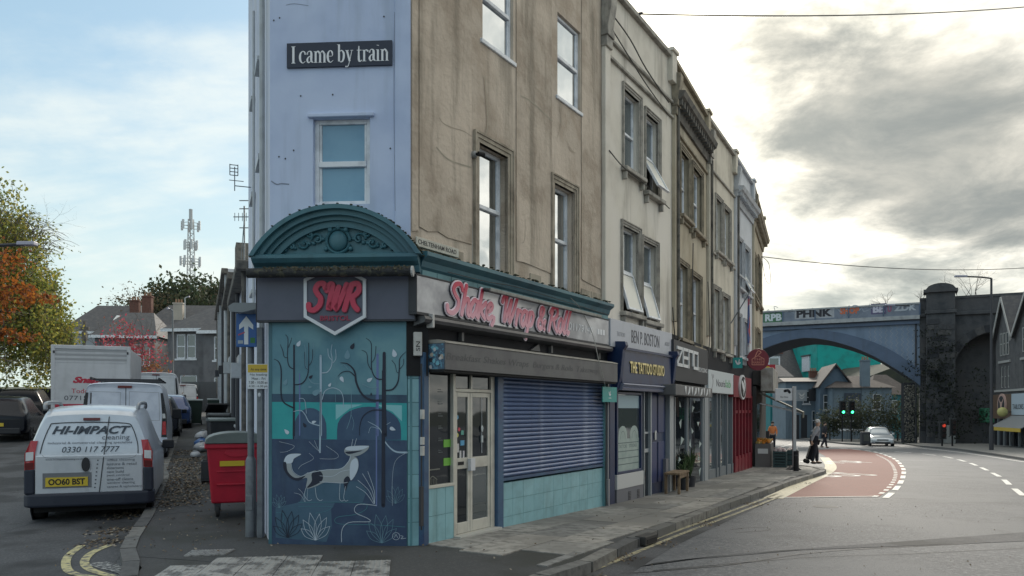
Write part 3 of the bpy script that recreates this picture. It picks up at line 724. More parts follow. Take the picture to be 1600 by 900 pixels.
def serif_text(name, words_, x0, x1, zb_, xh, y, m_, parent, fr):
    Gs = {
     'I': (.34, [([(.17, .02), (.17, 1.42)], .17), ([(.02, .02), (.32, .02)], .05), ([(.02, 1.42), (.32, 1.42)], .05)]),
     'c': (.54, [([(.48, .78), (.42, .95), (.28, 1.0), (.13, .82), (.09, .5), (.14, .18), (.3, .0), (.48, .14)], [.13, .09, .06, .13, .17, .14, .06, .04])]),
     'a': (.56, [([(.1, .78), (.15, .93), (.28, 1.0), (.4, .84), (.4, .2), (.54, .03)], [.13, .06, .07, .16, .16, .05]), ([(.4, .6), (.2, .5), (.1, .25), (.2, .02), (.4, .2)], [.05, .08, .15, .08, .04])]),
     'm': (.98, [([(.17, 0), (.17, .97)], .15), ([(.5, 0), (.5, .75)], .15), ([(.83, 0), (.83, .75)], .15), ([(.17, .74), (.34, .98), (.5, .72)], [.04, .1, .15]), ([(.5, .74), (.67, .98), (.83, .72)], [.04, .1, .15]), ([(.03, .02), (.3, .02)], .04), ([(.38, .02), (.62, .02)], .04), ([(.71, .02), (.96, .02)], .04), ([(.03, .95), (.17, .95)], .04)]),
     'e': (.54, [([(.12, .53), (.44, .55), (.41, .88), (.28, 1.), (.14, .84), (.09, .5), (.15, .15), (.3, 0), (.49, .16)], [.04, .04, .12, .06, .12, .17, .14, .06, .04])]),
     'b': (.62, [([(.16, .05), (.16, 1.5)], .15), ([(.02, 1.48), (.16, 1.48)], .04), ([(.16, .8), (.34, .99), (.5, .78), (.52, .45), (.45, .12), (.3, 0), (.16, .12)], [.04, .07, .14, .16, .13, .06, .04])]),
     'y': (.6, [([(.13, .97), (.34, .05)], .15), ([(.5, .97), (.32, .0), (.2, -.38), (.07, -.4)], [.05, .05, .06, .12]), ([(.02, .97), (.27, .97)], .04), ([(.4, .97), (.6, .97)], .04)]),
     't': (.42, [([(.18, 1.28), (.18, .2), (.28, .02), (.42, .12)], [.08, .16, .1, .04]), ([(.03, .96), (.38, .96)], .05)]),
     'r': (.46, [([(.16, 0), (.16, .97)], .15), ([(.16, .7), (.28, .97), (.42, .88)], [.04, .06, .14]), ([(.02, .02), (.32, .02)], .04), ([(.02, .95), (.16, .95)], .04)]),
     'i': (.33, [([(.16, 0), (.16, .97)], .15), ([(.02, .02), (.31, .02)], .04), ([(.02, .95), (.16, .95)], .04), ([(.155, 1.3), (.165, 1.34)], .17)]),
     'n': (.66, [([(.16, 0), (.16, .97)], .15), ([(.5, 0), (.5, .75)], .15), ([(.16, .74), (.34, .98), (.5, .72)], [.04, .1, .15]), ([(.02, .02), (.3, .02)], .04), ([(.38, .02), (.63, .02)], .04), ([(.02, .95), (.16, .95)], .04)]),
     ' ': (.24, [])}
    tot = sum(Gs[c][0] for c in words_); k_ = (x1-x0)/tot; x = x0; b = MB(); i = 0
    for c in words_:
        w_, st = Gs[c]
        for p, q in st:
            i += 1
            b.rib([(x+u*k_, zb_+v*xh) for u, v in p], [t*k_ for t in q] if isinstance(q, list) else q*k_, y-.0004*(i % 4), 0, 4, isinstance(q, list))
        x += w_*k_
    return b.build(name, m_, parent, fr)
serif_text('lettering', 'I came by train', FC.X(455, -.03), FC.X(608, -.03), FC.Z(500, 98, -.03), .15, -.033, mat('letter_white', (.75, .76, .8), .6), sb, FC)
# left flank of the corner building, seen edge-on
hl = [(1.6, 2.05, 6.9, 8.1), (3.1, 3.6, 6.9, 8.1), (1.6, 2.1, 3.7, 5.2), (3.3, 3.8, 3.9, 5.3)]
b = MB(); wall_holes(b, 0, 5.098, -.3, TOP, hl, .24); b.build('side_wall', pale_side, B1, FL)
for h in hl:
    sash(B1, FL, *h, y=.08, sill=.07, sillm=grey_frame)
for h in hl[2:]:
    b = MB(); b.box(h[0]-.1, h[1]+.1, -.07, -.002, h[3]+.01, h[3]+.09); b.build('lintel', grey_frame, B1, FL)
b = MB(); b.box(0, 5.3, -.22, 0, TOP-.25, TOP); b.box(1.2, 1.5, -.35, -.22, TOP-.9, TOP-.1); b.build('eaves', dark, B1, FL)
b = MB(); b.tube([(4.55, -.06, 0), (4.55, -.06, TOP-.3)], .035); b.tube([(2.7, -.06, 3.2), (2.7, -.06, 8)], .02); b.build('downpipe', grey_frame, B1, FL)
b = MB(); b.prismz([V_, (V_[0]+.5225*L1, V_[1]+.8526*L1), E_, A_], TOP-.4, TOP-.3); b.build('roof', dark, B1, Matrix.Identity(4), fix=True)
b = MB(); b.box(0, L1, -.07, .26, TOP, TOP+.12); b.build('coping', beige_dk, B1, F1)
# backs of the building
b = MB(); pr = [(V_[0]+.5225*L1, V_[1]+.8526*L1), E_]
b.quad((pr[0][0], pr[0][1], -.5), (pr[1][0], pr[1][1], -.5), (pr[1][0], pr[1][1], TOP), (pr[0][0], pr[0][1], TOP)); b.build('rear_wall', beige_dk, B1, Matrix.Identity(4))

# teal cornice over the shop, on both faces
zc0 = 3.41
b = MB(); prof = [(0, zc0), (-.14, zc0), (-.14, 3.50), (-.17, 3.53), (-.19, 3.60), (-.27, 3.66), (-.27, 3.71), (-.05, 3.74), (0, 3.74)]
b.prismx(prof, .0, L1-.02); b.build('cornice', teal, B1, F1, fix=True)
b = MB()
for i in range(18): b.box(.05+i*.315, .05+i*.315+.305, -.148, -.141, zc0+.01, 3.495)
tag(b.build('frieze_panels', teal_lt, B1, F1), kind='stuff')
mossm = mat('moss', (.03, .035, .02), .95, c2=(.09, .085, .05), sc=25, bump=(60, .8, .02))
b = MB()
for i in range(150):
    x = random.uniform(.1, L1-.1); y = random.uniform(-.27, -.05); b.ball((x, y, 3.735), random.uniform(.015, .045), .03, random.uniform(.008, .02), 5, 3)
tag(b.build('moss_growth', mossm, B1, F1), kind='stuff')
# pediment
Yp = -.22; xc = FC.X(525, Yp); R0 = (FC.X(652, Yp)-FC.X(396, Yp))/2; zb0 = FC.Z(525, 400, Yp); hP = FC.Z(525, 326, Yp)-zb0
def arcpts(k_, n=28, dz=0, kh=None):
    """segment of a circle with half-chord R0*k and rise hP*kh"""
    a = R0*k_; h = hP*(kh or k_); R = (a*a+h*h)/(2*h); t0 = math.asin(min(1, a/R))
    return [(xc+R*math.sin(-t0+2*t0*i/n), zb0+dz+h-R+R*math.cos(-t0+2*t0*i/n)) for i in range(n+1)]
def archband(b, k0, h0, k1, h1, y0, y1):
    o, i = arcpts(k0, kh=h0), arcpts(k1, kh=h1)
    for j in range(len(o)-1): b.prism([i[j], i[j+1], o[j+1], o[j]], y0, y1)
b = MB(); archband(b, 1.04, 1.06, .98, .97, -.32, 0); archband(b, .98, .97, .90, .86, -.26, 0); archband(b, .90, .86, .84, .77, -.20, 0); archband(b, .84, .77, .74, .64, -.16, 0)
b.build('pediment_moulding', teal, B1, FC, smooth=30)
b = MB(); b.prism(arcpts(.76, kh=.66), -.10, 0); b.build('pediment_field', teal, B1, FC)
b = MB(); x0, x1 = xc-R0*1.02, xc+R0*1.0
b.prismx([(0, zb0-.20), (-.16, zb0-.20), (-.18, zb0-.12), (-.25, zb0-.08), (-.29, zb0-.03), (-.29, zb0+.01), (-.24, zb0+.03), (0, zb0+.03)], x0, x1)
b.build('pediment_base', teal, B1, FC, fix=True)
# carved shield and scrolls
b = MB(); zc1 = zb0+.21
b.ball((xc, -.12, zc1), .12, .06, .13, 14, 10)
b.tube(cr([(xc+.15*math.cos(t*PI/6), -.12, zc1+.155*math.sin(t*PI/6)) for t in range(12)], 2, True), .022, 6)
for s_ in (-1, 1):
    b.ball((xc+s_*.1, -.13, zc1+.14), .035, nu=8, nv=6); b.ball((xc+s_*.16, -.12, zc1-.1), .03, nu=8, nv=6)
    for (cx, cz, r0, tw) in ((.27, .02, .085, 1), (.44, -.03, .07, -1), (.60, -.07, .05, 1), (.36, .09, .045, -1), (.74, -.11, .03, -1)):
        sp_ = [(xc+s_*(cx+r0*(1-k_/14)*math.cos(tw*k_*.55)), -.115-.002*k_, zc1+cz+r0*(1-k_/14)*math.sin(tw*k_*.55)) for k_ in range(13)]
        b.tube(sp_, [.02-.0008*k_ for k_ in range(13)], 6)
        b.ball((xc+s_*cx, -.125, zc1+cz), .02, nu=6, nv=5)
    for k_ in range(10):
        b.ball((xc+s_*(.2+k_*.06), -.11, zc1+.03-.016*k_+.03*math.sin(k_*2)), .035-.002*k_, .025, .025, 7, 5)
b.ball((xc, -.13, zc1+.17), .04, nu=8, nv=6)
b.build('carved_crest', teal, B1, FC, smooth=60)
# parapet flashing moss on the arch
b = MB()
for i in range(110):
    p = random.choice(arcpts(1.05, 60, kh=1.07)); b.ball((p[0], random.uniform(-.32, -.05), p[1]), .02, .03, .01, 5, 3)
tag(b.build('moss_growth', mossm, B1, FC), kind='stuff')

# ground floor corner: mural panel
xm0, xm1 = FC.X(427), FC.X(637)
mural_base = mat('mural_base', (.10, .235, .30), .6, c2=(.07, .185, .25), sc=2.2, c3=(.14, .29, .34), sc3=1.4)
b = MB(); b.box(0, LW+.02, -.02, .2, -.3, 2.4); b.build('ground_floor_wall', teal_lt, B1, FC)
b = MB(); b.box(0, xm0, -.05, -.022, -.1, 2.95); b.build('pilaster', teal, B1, FC)
mu = thing('mural', 'painted mural of a pale fox among bare curling trees and viaduct arches', 'mural', FC.w(.9, -.02, 0), FC.rz)
b = MB(); b.box(xm0, xm1, -.045, -.022, -.05, 2.86); b.build('panel', mural_base, mu, FC)
def za7(X, Y): return FC.pix(410+X/5, 500+Y/5, -.045)
def zb3(X, Y): return FC.pix(400+X/3, 580+Y/3, -.045)
def pm(name, c, **k_): return mat('mural_'+name, c, .6, **k_)
mdark = pm('black', (.012, .018, .04)); mpale = pm('pale', (.36, .47, .58)); mwhite = pm('white', (.52, .60, .70)); mnavy = pm('navy', (.028, .055, .12), c2=(.045, .085, .155), sc=3, streak=((.02, .035, .07), .5, 5))
mteal = pm('turquoise', (.03, .34, .36), c2=(.025, .29, .32), sc=3); mgrey = pm('grey', (.30, .34, .37)); mblue = pm('blue', (.10, .17, .30)); mslate = pm('slate', (.035, .085, .14), c2=(.025, .055, .10), sc=4)
mghost = pm('ghost', (.15, .28, .36)); mviolet = pm('violet', (.13, .18, .38)); mmid = pm('mid', (.055, .12, .19), c2=(.04, .10, .16), sc=3)
def flat(name, polys, m_, y):
    b = MB()
    for k_, p in enumerate(polys):
        p = cr(p, 4, True) if name[:3] == 'fox' else [(x, z) for x, z in p]; a = sum(p[i][0]*p[(i+1) % len(p)][1]-p[(i+1) % len(p)][0]*p[i][1] for i in range(len(p)))
        if a < 0: p = p[::-1]
        b.add([(x, y-.0002*k_, z) for x, z in p], [tuple(range(len(p)))])
    return b.build(name, m_, mu, FC)
def strokes(name, st, m_, y, cv=za7):
    b = MB()
    for k_, (pts, w_) in enumerate(st): b.rib([cv(*p) for p in pts], [q/600 for q in w_] if isinstance(w_, list) else w_/600, y-.00015*k_, 0, 5)
    return b.build(name, m_, mu, FC)
def R_(a, b_, cv=zb3): (x0, z1), (x1, z0) = cv(*a), cv(*b_); return [(x0, z0), (x1, z0), (x1, z1), (x0, z1)]
Yf = -.0465
flat('lower_field', [[(xm0, -.05), (xm1, -.05), (xm1, zb3(0, 318)[1]), (xm0, zb3(0, 318)[1])]], mnavy, Yf)
flat('dark_band', [[(xm0, zb3(0, 146)[1]), (xm1, zb3(0, 150)[1]), (xm1, zb3(0, 112)[1]), (xm0, zb3(0, 106)[1])]], mslate, Yf)
flat('viaduct_band', [[(xm0, zb3(0, 316)[1]), (xm1, zb3(0, 322)[1]), (xm1, zb3(0, 150)[1]), (xm0, zb3(0, 144)[1])]], mteal, Yf-.0002)
def archshape(c, w_, top, bot): return [zb3(*p) for p in [(c-w_, bot)]+[(c-w_*math.cos(t*PI/14), bot-(bot-top)*(.35+.65*math.sin(t*PI/14)) if 0 < t < 14 else bot-(bot-top)*.3) for t in range(15)]+[(c+w_, bot)]]
flat('spandrels', [[zb3(*p) for p in ((374, 156), (500, 156), (440, 175), (374, 228))], [zb3(*p) for p in ((560, 156), (684, 160), (684, 235), (640, 190))]], pm('aqua', (.22, .50, .55)), Yf-.0005)
flat('arch_openings', [archshape(255, 76, 172, 318), archshape(530, 150, 166, 322)], pm('arch', (.035, .075, .15), c2=(.05, .10, .18), sc=4), Yf-.0009)
flat('river_bank', [[zb3(*p) for p in ((92, 640), (205, 614), (370, 616), (352, 660), (366, 700), (330, 800), (92, 780))], [zb3(*p) for p in ((238, 545), (330, 520), (480, 515), (520, 560), (500, 614), (205, 614))]], mmid, Yf-.0009)
flat('water', [[zb3(*p) for p in ((352, 640), (540, 622), (705, 632), (705, 818), (360, 800))]], mnavy, Yf-.0016)
strokes('ghost_branches', [([(360, 455), (390, 490), (430, 498), (455, 498)], 7), ([(330, 195), (338, 250), (335, 330), (345, 375), (362, 385)], 5), ([(395, 170), (405, 250), (390, 330)], 4),
        ([(670, 385), (640, 350), (620, 355)], 4), ([(780, 500), (850, 530), (900, 525)], 6), ([(695, 560), (693, 740), (660, 850)], 4), ([(693, 740), (715, 800), (705, 860)], 3), ([(600, 430), (575, 500), (572, 640)], 3)], mghost, Yf-.002)
strokes('violet_trunks', [([(900, 270), (900, 900)], 18), ([(292, 420), (292, 900)], 10)], mviolet, Yf-.0022)
strokes('violet_trunks', [([(565, 110), (565, 630)], 11)], mviolet, Yf-.0022, zb3)
strokes('pale_trees', [([(456, 280), (458, 900)], 16), ([(470, 413), (510, 405), (540, 360), (545, 300), (537, 250), (545, 190)], [9, 8, 7, 6, 5, 4]), ([(512, 225), (518, 280), (540, 312)], 5), ([(572, 232), (575, 300), (552, 335)], 5),
        ([(468, 620), (490, 555), (550, 530), (610, 555), (632, 610), (632, 680)], [6, 6, 6, 6, 5, 5]), ([(245, 715), (300, 706), (335, 740), (370, 800), (450, 826)], [4, 5, 6, 7, 8]), ([(290, 612), (330, 625), (345, 730)], 4)], mpale, Yf-.0026)
strokes('pale_trees', [([(304, 100), (300, 380)], 13), ([(708, 381), (650, 375), (605, 330), (580, 270), (525, 236)], [14, 12, 8, 6, 3]), ([(598, 300), (600, 262), (630, 240)], 3), ([(528, 290), (540, 262), (575, 270)], 3)], mpale, Yf-.0026, zb3)
strokes('dark_trees', [([(248, 198), (248, 600), (246, 900)], [13, 15, 19]), ([(180, 115), (200, 150), (196, 290), (210, 360), (246, 384)], [3, 5, 6, 7, 8]), ([(140, 192), (160, 240), (170, 285), (196, 296)], [3, 5, 5, 5]), ([(230, 140), (218, 180), (203, 215)], 4),
        ([(92, 305), (130, 330), (148, 400), (146, 560), (165, 640), (240, 685)], [4, 7, 9, 10, 11, 12]), ([(250, 506), (310, 495), (350, 440), (362, 350), (362, 180)], [8, 9, 8, 6, 4]), ([(392, 230), (390, 310), (364, 358)], 4), ([(330, 250), (335, 360), (360, 388)], 3),
        ([(952, 260), (952, 600), (958, 900)], [24, 27, 30]), ([(945, 464), (890, 455), (855, 390), (852, 280), (850, 180), (810, 142)], [9, 8, 7, 6, 5, 3]), ([(776, 235), (815, 260), (825, 340), (850, 388)], [3, 5, 5, 5]), ([(888, 205), (880, 290), (857, 330)], 4),
        ([(965, 550), (1020, 540), (1060, 480), (1070, 380), (1075, 300), (1122, 248)], [11, 11, 10, 8, 6, 3]), ([(1105, 305), (1100, 350), (1072, 384)], 4), ([(1012, 316), (1038, 350), (1050, 405), (1068, 412)], 4),
        ([(612, 334), (670, 345), (720, 400), (735, 490), (780, 580), (850, 625), (945, 628)], [4, 9, 12, 14, 15, 16, 17]), ([(592, 440), (625, 408), (680, 402), (725, 440)], [3, 5, 7, 9]), ([(945, 706), (860, 706), (790, 750), (762, 830), (760, 900)], [9, 9, 7, 5, 4])], mdark, Yf-.003)
strokes('dark_trees', [([(176, 190), (176, 316)], 10), ([(598, 0), (597, 630)], [24, 30])], mdark, Yf-.0032, zb3)
def drop(x, y, s_, a):
    """a leaf drop: round at the bottom with a curled point"""
    out = []
    for i in range(16):
        t = 2*PI*i/16; u, v = s_*.50*math.sin(t)*abs(math.sin(t/2))**1.3+s_*.12*(1-math.cos(t+PI))*.3, -s_*.62*math.cos(t)
        ca, sa = math.cos(a), math.sin(a); out.append(za7(x+u*ca-v*sa, y+u*sa+v*ca))
    return out
flat('pale_leaves', [drop(285, 182, 42, .4), drop(1028, 258, 52, -.3), drop(625, 465, 40, 2.6), drop(840, 465, 40, .9), drop(188, 872, 40, -.8), drop(1020, 850, 40, 1.9), drop(405, 795, 30, 1.2), drop(528, 505, 28, .5)], mwhite, Yf-.0036)
flat('faded_leaves', [drop(662, 268, 60, 0), drop(182, 482, 42, .4), drop(910, 222, 30, .8), drop(425, 560, 60, .9), drop(375, 522, 25, 1.4)], mghost, Yf-.0024)
flat('dark_leaves', [drop(705, 202, 44, .4), drop(380, 442, 30, .8), drop(328, 820, 34, -.6), drop(850, 578, 20, 0)], mdark, Yf-.0038)
# the fox
P3 = lambda pts: [zb3(*p) for p in pts]
flat('fox_shapes', [P3([(132, 428), (150, 392), (190, 386), (212, 390), (182, 408), (165, 430), (172, 470), (205, 494), (240, 480), (275, 466), (330, 462), (400, 455), (432, 425), (445, 398), (475, 408), (480, 440), (470, 480), (440, 505), (425, 525), (330, 520), (280, 540), (236, 548), (240, 500), (190, 510), (150, 480)]),
                    P3([(416, 366), (440, 352), (500, 352), (530, 350), (520, 372), (480, 396), (440, 398), (418, 384)])], mgrey, Yf-.004)
flat('fox_white', [P3([(132, 428), (150, 392), (212, 388), (180, 408), (168, 430)]), P3([(446, 425), (470, 408), (481, 440), (470, 480), (445, 512), (440, 470)]), P3([(418, 366), (440, 352), (528, 350), (500, 366), (450, 372)])], mwhite, Yf-.0045)
flat('fox_black', [P3([(128, 430), (142, 428), (150, 470), (185, 500), (232, 490), (200, 512), (160, 500), (134, 465)]), P3([(262, 480), (290, 464), (312, 480), (312, 510), (285, 530), (238, 548), (262, 515)]), P3([(414, 505), (430, 492), (441, 505), (430, 530), (420, 560), (412, 530)]), P3([(420, 378), (470, 374), (500, 372), (440, 388)])], mdark, Yf-.005)
strokes('fox_lines', [([(240, 478), (330, 462), (400, 456), (436, 420), (444, 396)], 4), ([(300, 518), (400, 524), (430, 520)], 3), ([(236, 545), (228, 580), (246, 606), (262, 602)], 3), ([(278, 545), (285, 590), (300, 606), (312, 602)], 3), ([(244, 545), (240, 600)], 2),
        ([(395, 525), (392, 590), (400, 608), (412, 605)], 3), ([(420, 540), (412, 590), (420, 608), (432, 605)], 3), ([(448, 352), (455, 318)], 3), ([(462, 352), (472, 316)], 3), ([(165, 430), (175, 470), (210, 492), (245, 475)], 3), ([(300, 490), (360, 492), (400, 470), (440, 462)], 3)], mwhite, Yf-.0055, zb3)
strokes('grass_lines', [([(556, 622), (545, 560), (500, 480)], 3), ([(556, 622), (530, 560), (478, 510)], 3), ([(552, 622), (515, 570), (470, 540)], 3), ([(556, 622), (555, 560), (525, 470)], 3), ([(230, 612), (210, 580), (180, 570)], 2), ([(232, 612), (222, 575), (200, 550)], 2), ([(305, 382), (280, 360), (250, 330)], 2), ([(300, 382), (285, 350), (275, 325)], 2),
        ([(330, 350), (385, 390), (370, 410), (300, 410)], 2), ([(250, 385), (270, 410), (215, 440), (200, 458)], 2), ([(565, 629), (480, 624), (465, 660), (525, 690), (530, 705), (440, 708), (405, 740), (402, 800)], 4), ([(110, 330), (180, 350), (150, 375), (115, 380)], 2), ([(700, 385), (655, 420), (640, 500), (640, 630)], 2)], mwhite, Yf-.0055, zb3)
strokes('river_lines', [([(200, 614), (480, 616), (520, 640), (470, 670), (380, 685), (390, 715), (560, 720), (700, 730)], 3), ([(200, 634), (350, 634), (330, 655), (280, 665)], 2), ([(95, 662), (130, 668), (128, 700), (110, 740)], 2)], pm('teal_line', (.07, .25, .30)), Yf-.0052, zb3)
def agave(x, y, s_, m_, nm, w_):
    st = []
    for a, l in ((-.9, .7), (-.55, .9), (-.2, 1.05), (.15, 1.0), (.45, .95), (.8, .75)):
        tx, ty = x+s_*l*math.sin(a), y-s_*l*math.cos(a); mx, my = x+s_*l*.55*math.sin(a), y-s_*l*.55*math.cos(a); nx, ny = math.cos(a)*s_*.13, math.sin(a)*s_*.13
        st += [([(x, y), (mx-nx, my-ny), (tx, ty)], w_), ([(x, y), (mx+nx, my+ny), (tx, ty)], w_)]
    strokes(nm, st, m_, Yf-.0057, zb3)
agave(280, 792, 125, mwhite, 'agave', 3); agave(150, 780, 125, mdark, 'dark_agave', 4); agave(590, 805, 130, mghost, 'faded_agave', 3); agave(655, 620, 80, mghost, 'faded_agave', 2); agave(110, 640, 60, mghost, 'faded_agave', 2)
b = MB(); b.rib([zb3(657+17*math.cos(t*PI/6), 773+17*math.sin(t*PI/6)) for t in range(13)], 3/600, Yf-.006); b.rib([zb3(650, 780), zb3(657, 765), zb3(664, 780)], 3/600, Yf-.0062)
b.rib([zb3(678, 770), zb3(690, 775), zb3(680, 785), zb3(704, 782)], 3/600, Yf-.006); b.build('signature', mwhite, mu, FC)

# tiled pilaster between the two faces
x0 = FC.X(637.5); Mt = Matrix.Identity(4)
tile_m = [mat('teal_tile_%d' % i, c, .35, c2=tuple(v*.85 for v in c), sc=5, streak=((.10, .17, .17), .4)) for i, c in enumerate([(.25, .47, .53), (.24, .455, .515), (.265, .485, .545), (.23, .44, .50)])]
grout = mat('tile_grout', (.13, .26, .29), .8)
pA = Vector((FC.w(x0, -.02, 0).x, FC.w(x0, -.02, 0).y)); pB = Vector((F1.w(.13, -.135, 0).x, F1.w(.13, -.135, 0).y))
FT = Fr(pA.x, pA.y, pB.x-pA.x, pB.y-pA.y, 0); wT = (pB-pA).length
b = MB(); b.box(0, wT, .0, .12, -.1, 2.95); b.build('corner_pilaster', grout, B1, FT)
z = -.02; r_ = 0
while z < 2.8:
    h = .305
    q = MB(); q.box(.004, wT-.004, -.008, -.0, z+.004, min(z+h, 2.9)-.004); q.build('wall_tile', tile_m[r_ % 4], B1, FT, bevel=.002, seg=1); z += h; r_ += 1

# ------------------------------------------------------------ shop front on the beige flank
SY = -.13
Ff = F1
b = MB(); b.box(.16, L1-.02, -.06, .24, 2.2, zc0); b.build('fascia_wall', chan, B1, F1)
# dark shop box behind the glazing, floor of wall
x_t0, x_t1 = F1.X(668, SY), F1.X(708.5, SY)
x_s0, x_s1 = F1.X(783, SY), F1.X(941, SY)
blue_trim = mat('blue_trim', (.04, .10, .19), .45, c2=(.035, .065, .15), sc=4)
blue_sh = mat('shutter_blue', (.11, .165, .31), .3, c2=(.27, .33, .47), sc=1.8, lo=.50, hi=.7, streak=((.06, .07, .15), .4))
zt_sh = 2.3; zb_sh = F1.Z(783, 752, SY)
b = MB(); b.box(F1.X(659, SY), x_t0-.004, SY-.03, .1, -.06, 2.45); b.build('blue_post', blue_trim, B1, F1, bevel=.01)
b = MB(); b.box(F1.X(773.5, SY), x_s0-.003, SY-.05, .1, -.06, 2.32); b.build('blue_post', blue_trim, B1, F1, bevel=.01)
b = MB(); b.box(x_s1+.003, x_s1+.09, SY-.04, .1, -.2, 2.32); b.build('blue_post', teal_lt, B1, F1, bevel=.01)
# tiled risers
def tiles(fr, x0, x1, z0, z1, tw, th, y, parent, seedc=0):
    b = MB(); b.box(x0, x1, y+.001, y+.15, z0-.15, z1); b.build('riser', grout, parent, fr)
    n = max(1, round((x1-x0)/tw)); m_ = max(1, round((z1-z0)/th)); w_ = (x1-x0)/n; h = (z1-z0)/m_
    for j in range(m_):
        for i in range(n):
            q = MB(); q.box(x0+i*w_+.003, x0+(i+1)*w_-.003, y-.006, y+.003, z0+j*h+.003, z0+(j+1)*h-.003)
            q.build('wall_tile', tile_m[random.choice((0, 0, 1, 1, 2, 3))], parent, fr)
zr = F1.Z(670, 764, SY); tiles(F1, x_t0, x_t1, -.02, zr, .2, .3, SY, B1)
tiles(F1, x_s0, x_s1, -.14, zb_sh-.03, .32, .22, SY, B1)
# small window beside the doors
alu = mat('aluminium', (.56, .55, .50), .45, .2, c2=(.44, .43, .39), sc=4)
b = MB(); b.box(x_t0, x_t1, SY-.02, 0, zr, zr+.04); b.box(x_t1-.03, x_t1+.008, SY-.02, 0, zr+.04, 2.4); b.box(x_t0, x_t0+.02, SY-.02, 0, zr+.04, 2.4); w_ = b.build('shop_window', alu, B1, F1, bevel=.004, seg=1)
b = MB(); b.box(x_t0+.02, x_t1-.03, SY+.03, SY+.04, zr+.04, 2.4); b.build('pane', g_dark, w_, F1)
green = mat('green_notice', (.16, .42, .06), .6)
for py in (693, 722):
    r = rect(F1, 693, py-6, py+6, 704, SY+.028); b = MB(); b.box(r[0], r[1], SY+.024, SY+.029, r[2], r[3]); b.build('green_notice', green, w_, F1)
# interior glimpses seen through the glass, printed film on the pane
b = MB()
for k_ in range(6):
    z = 1.15+k_*.16; b.box(x_t0+.26, x_t0+.36, SY+.026, SY+.029, z, z+.012); b.box(x_t0+.26, x_t0+.33, SY+.026, SY+.029, z+.03, z+.038)
b.build('menu_lines', mat('faint_print', (.07, .09, .10), .5), w_, F1)
b = MB()
for k_ in range(5): b.rib([(x_t0+.08+k_*.035, .66), (x_t0+.09+k_*.035, .78), (x_t0+.10+k_*.03, .82)], .008, SY+.028)
b.rib([(x_t0+.06, .80), (x_t0+.14, .85), (x_t0+.24, .80)], .012, SY+.0275); b.box(x_t0+.03, x_t0+.3, SY+.026, SY+.029, .93, .945)
b.build('chair_back_glimpse', mat('faint_cream', (.16, .17, .15), .6), w_, F1)
b = MB(); b.box(x_t0+.05, x_t0+.3, SY+.024, SY+.029, 2.2, 2.222); b.build('ceiling_light_glimpse', mat('dim_lamp', (.5, .55, .4), .5, emit=((.8, .9, .6), .5)), w_, F1)
# double doors
xd0, xd1 = F1.X(709.5, SY), F1.X(773, SY); zd1 = F1.Z(712, 612, SY); zt = 2.42
b = MB(); b.box(xd0, xd0+.04, SY, .02, -.05, zt); b.box(xd1-.1, xd1, SY, .02, -.05, zt); b.box(xd0+.04, xd1-.1, SY, .02, zd1, zd1+.045); b.box(xd0+.04, xd1-.1, SY, .02, -.05, .015)
dfm = b.build('door_frame', alu, B1, F1, bevel=.004, seg=1)
xm = F1.X(736, SY)
def door_leaf(x0, x1, zmid, nm='door'):
    b = MB(); s_ = .055; y0, y1 = SY+.015, SY+.06
    b.box(x0, x0+s_, y0, y1, .02, zd1-.004); b.box(x1-s_, x1, y0, y1, .02, zd1-.004); b.box(x0+s_, x1-s_, y0, y1, .02, .17); b.box(x0+s_, x1-s_, y0, y1, zmid, zmid+.15); b.box(x0+s_, x1-s_, y0, y1, zd1-.07, zd1-.004)
    d = b.build(nm, alu, B1, F1, bevel=.004, seg=1)
    b = MB(); b.box(x0+s_, x1-s_, y0+.02, y0+.026, zmid+.15, zd1-.07); b.build('pane', g_dark, d, F1)
    b = MB(); b.box(x0+s_, x1-s_, y0+.02, y0+.026, .17, zmid); b.build('pane', g_mid if x0 > xm-.1 else g_dark, d, F1)
    return d
zmid = F1.Z(738, 731, SY)
d1 = door_leaf(xd0+.042, xm-.004, zmid); d2 = door_leaf(xm+.004, xd1-.102, zmid)
b = MB(); b.box(F1.X(735, SY-.03), F1.X(742, SY-.03), SY-.04, SY+.014, F1.Z(738, 735, SY), F1.Z(738, 716, SY)); b.build('lock_box', mat('handle_white', (.6, .62, .66), .4), d2, F1, bevel=.004)
b = MB(); b.box(xd0+.11, xd0+.24, SY+.006, SY+.014, zmid+.055, zmid+.1); b.build('letter_slot', black, d1, F1)
def sticker(px, py, w_, h, c, par, rnd=False):
    x, z = F1.pix(px, py, SY+.034); b = MB()
    if rnd: b.prism([(x+w_*math.cos(t*PI/8), z+w_*math.sin(t*PI/8)) for t in range(16)], SY+.028, SY+.034)
    else: b.box(x-w_, x+w_, SY+.028, SY+.034, z-h, z+h)
    b.build('sticker', mat('sticker_%.2f_%.2f_%.2f' % c, c, .5), par, F1)
for a in ((714, 652, .03, .03, (.08, .30, .50), True), (717, 671, .025, .03, (.6, .06, .10), True), (714, 680, .03, .03, (.5, .5, .12), True), (722, 692, .045, .035, (.08, .32, .55)), (715, 700, .025, .06, (.5, .5, .5)), (719, 711, .02, .06, (.55, .56, .58)), (724, 710, .018, .05, (.5, .5, .55)), (714, 722, .025, .03, (.45, .46, .5)), (722, 676, .03, .03, (.10, .35, .30))):
    sticker(*a[:5], d1, len(a) > 5)
b = MB()
xk, _ = F1.pix(752, 700, SY+.03)
b.tube([(xk, SY+.02, 2.0), (xk, SY+.02, 1.1)], .004, 5); b.build('hanging_string', upvc, d2, F1)
b = MB(); b.ball((xk, SY+.015, F1.Z(751, 670, SY)), .03, .01, .05, 8, 6); b.box(xk-.02, xk+.02, SY+.01, SY+.025, 1.25, 1.35); b.build('hanging_charm', mat('charm', (.45, .5, .52), .5), d2, F1)
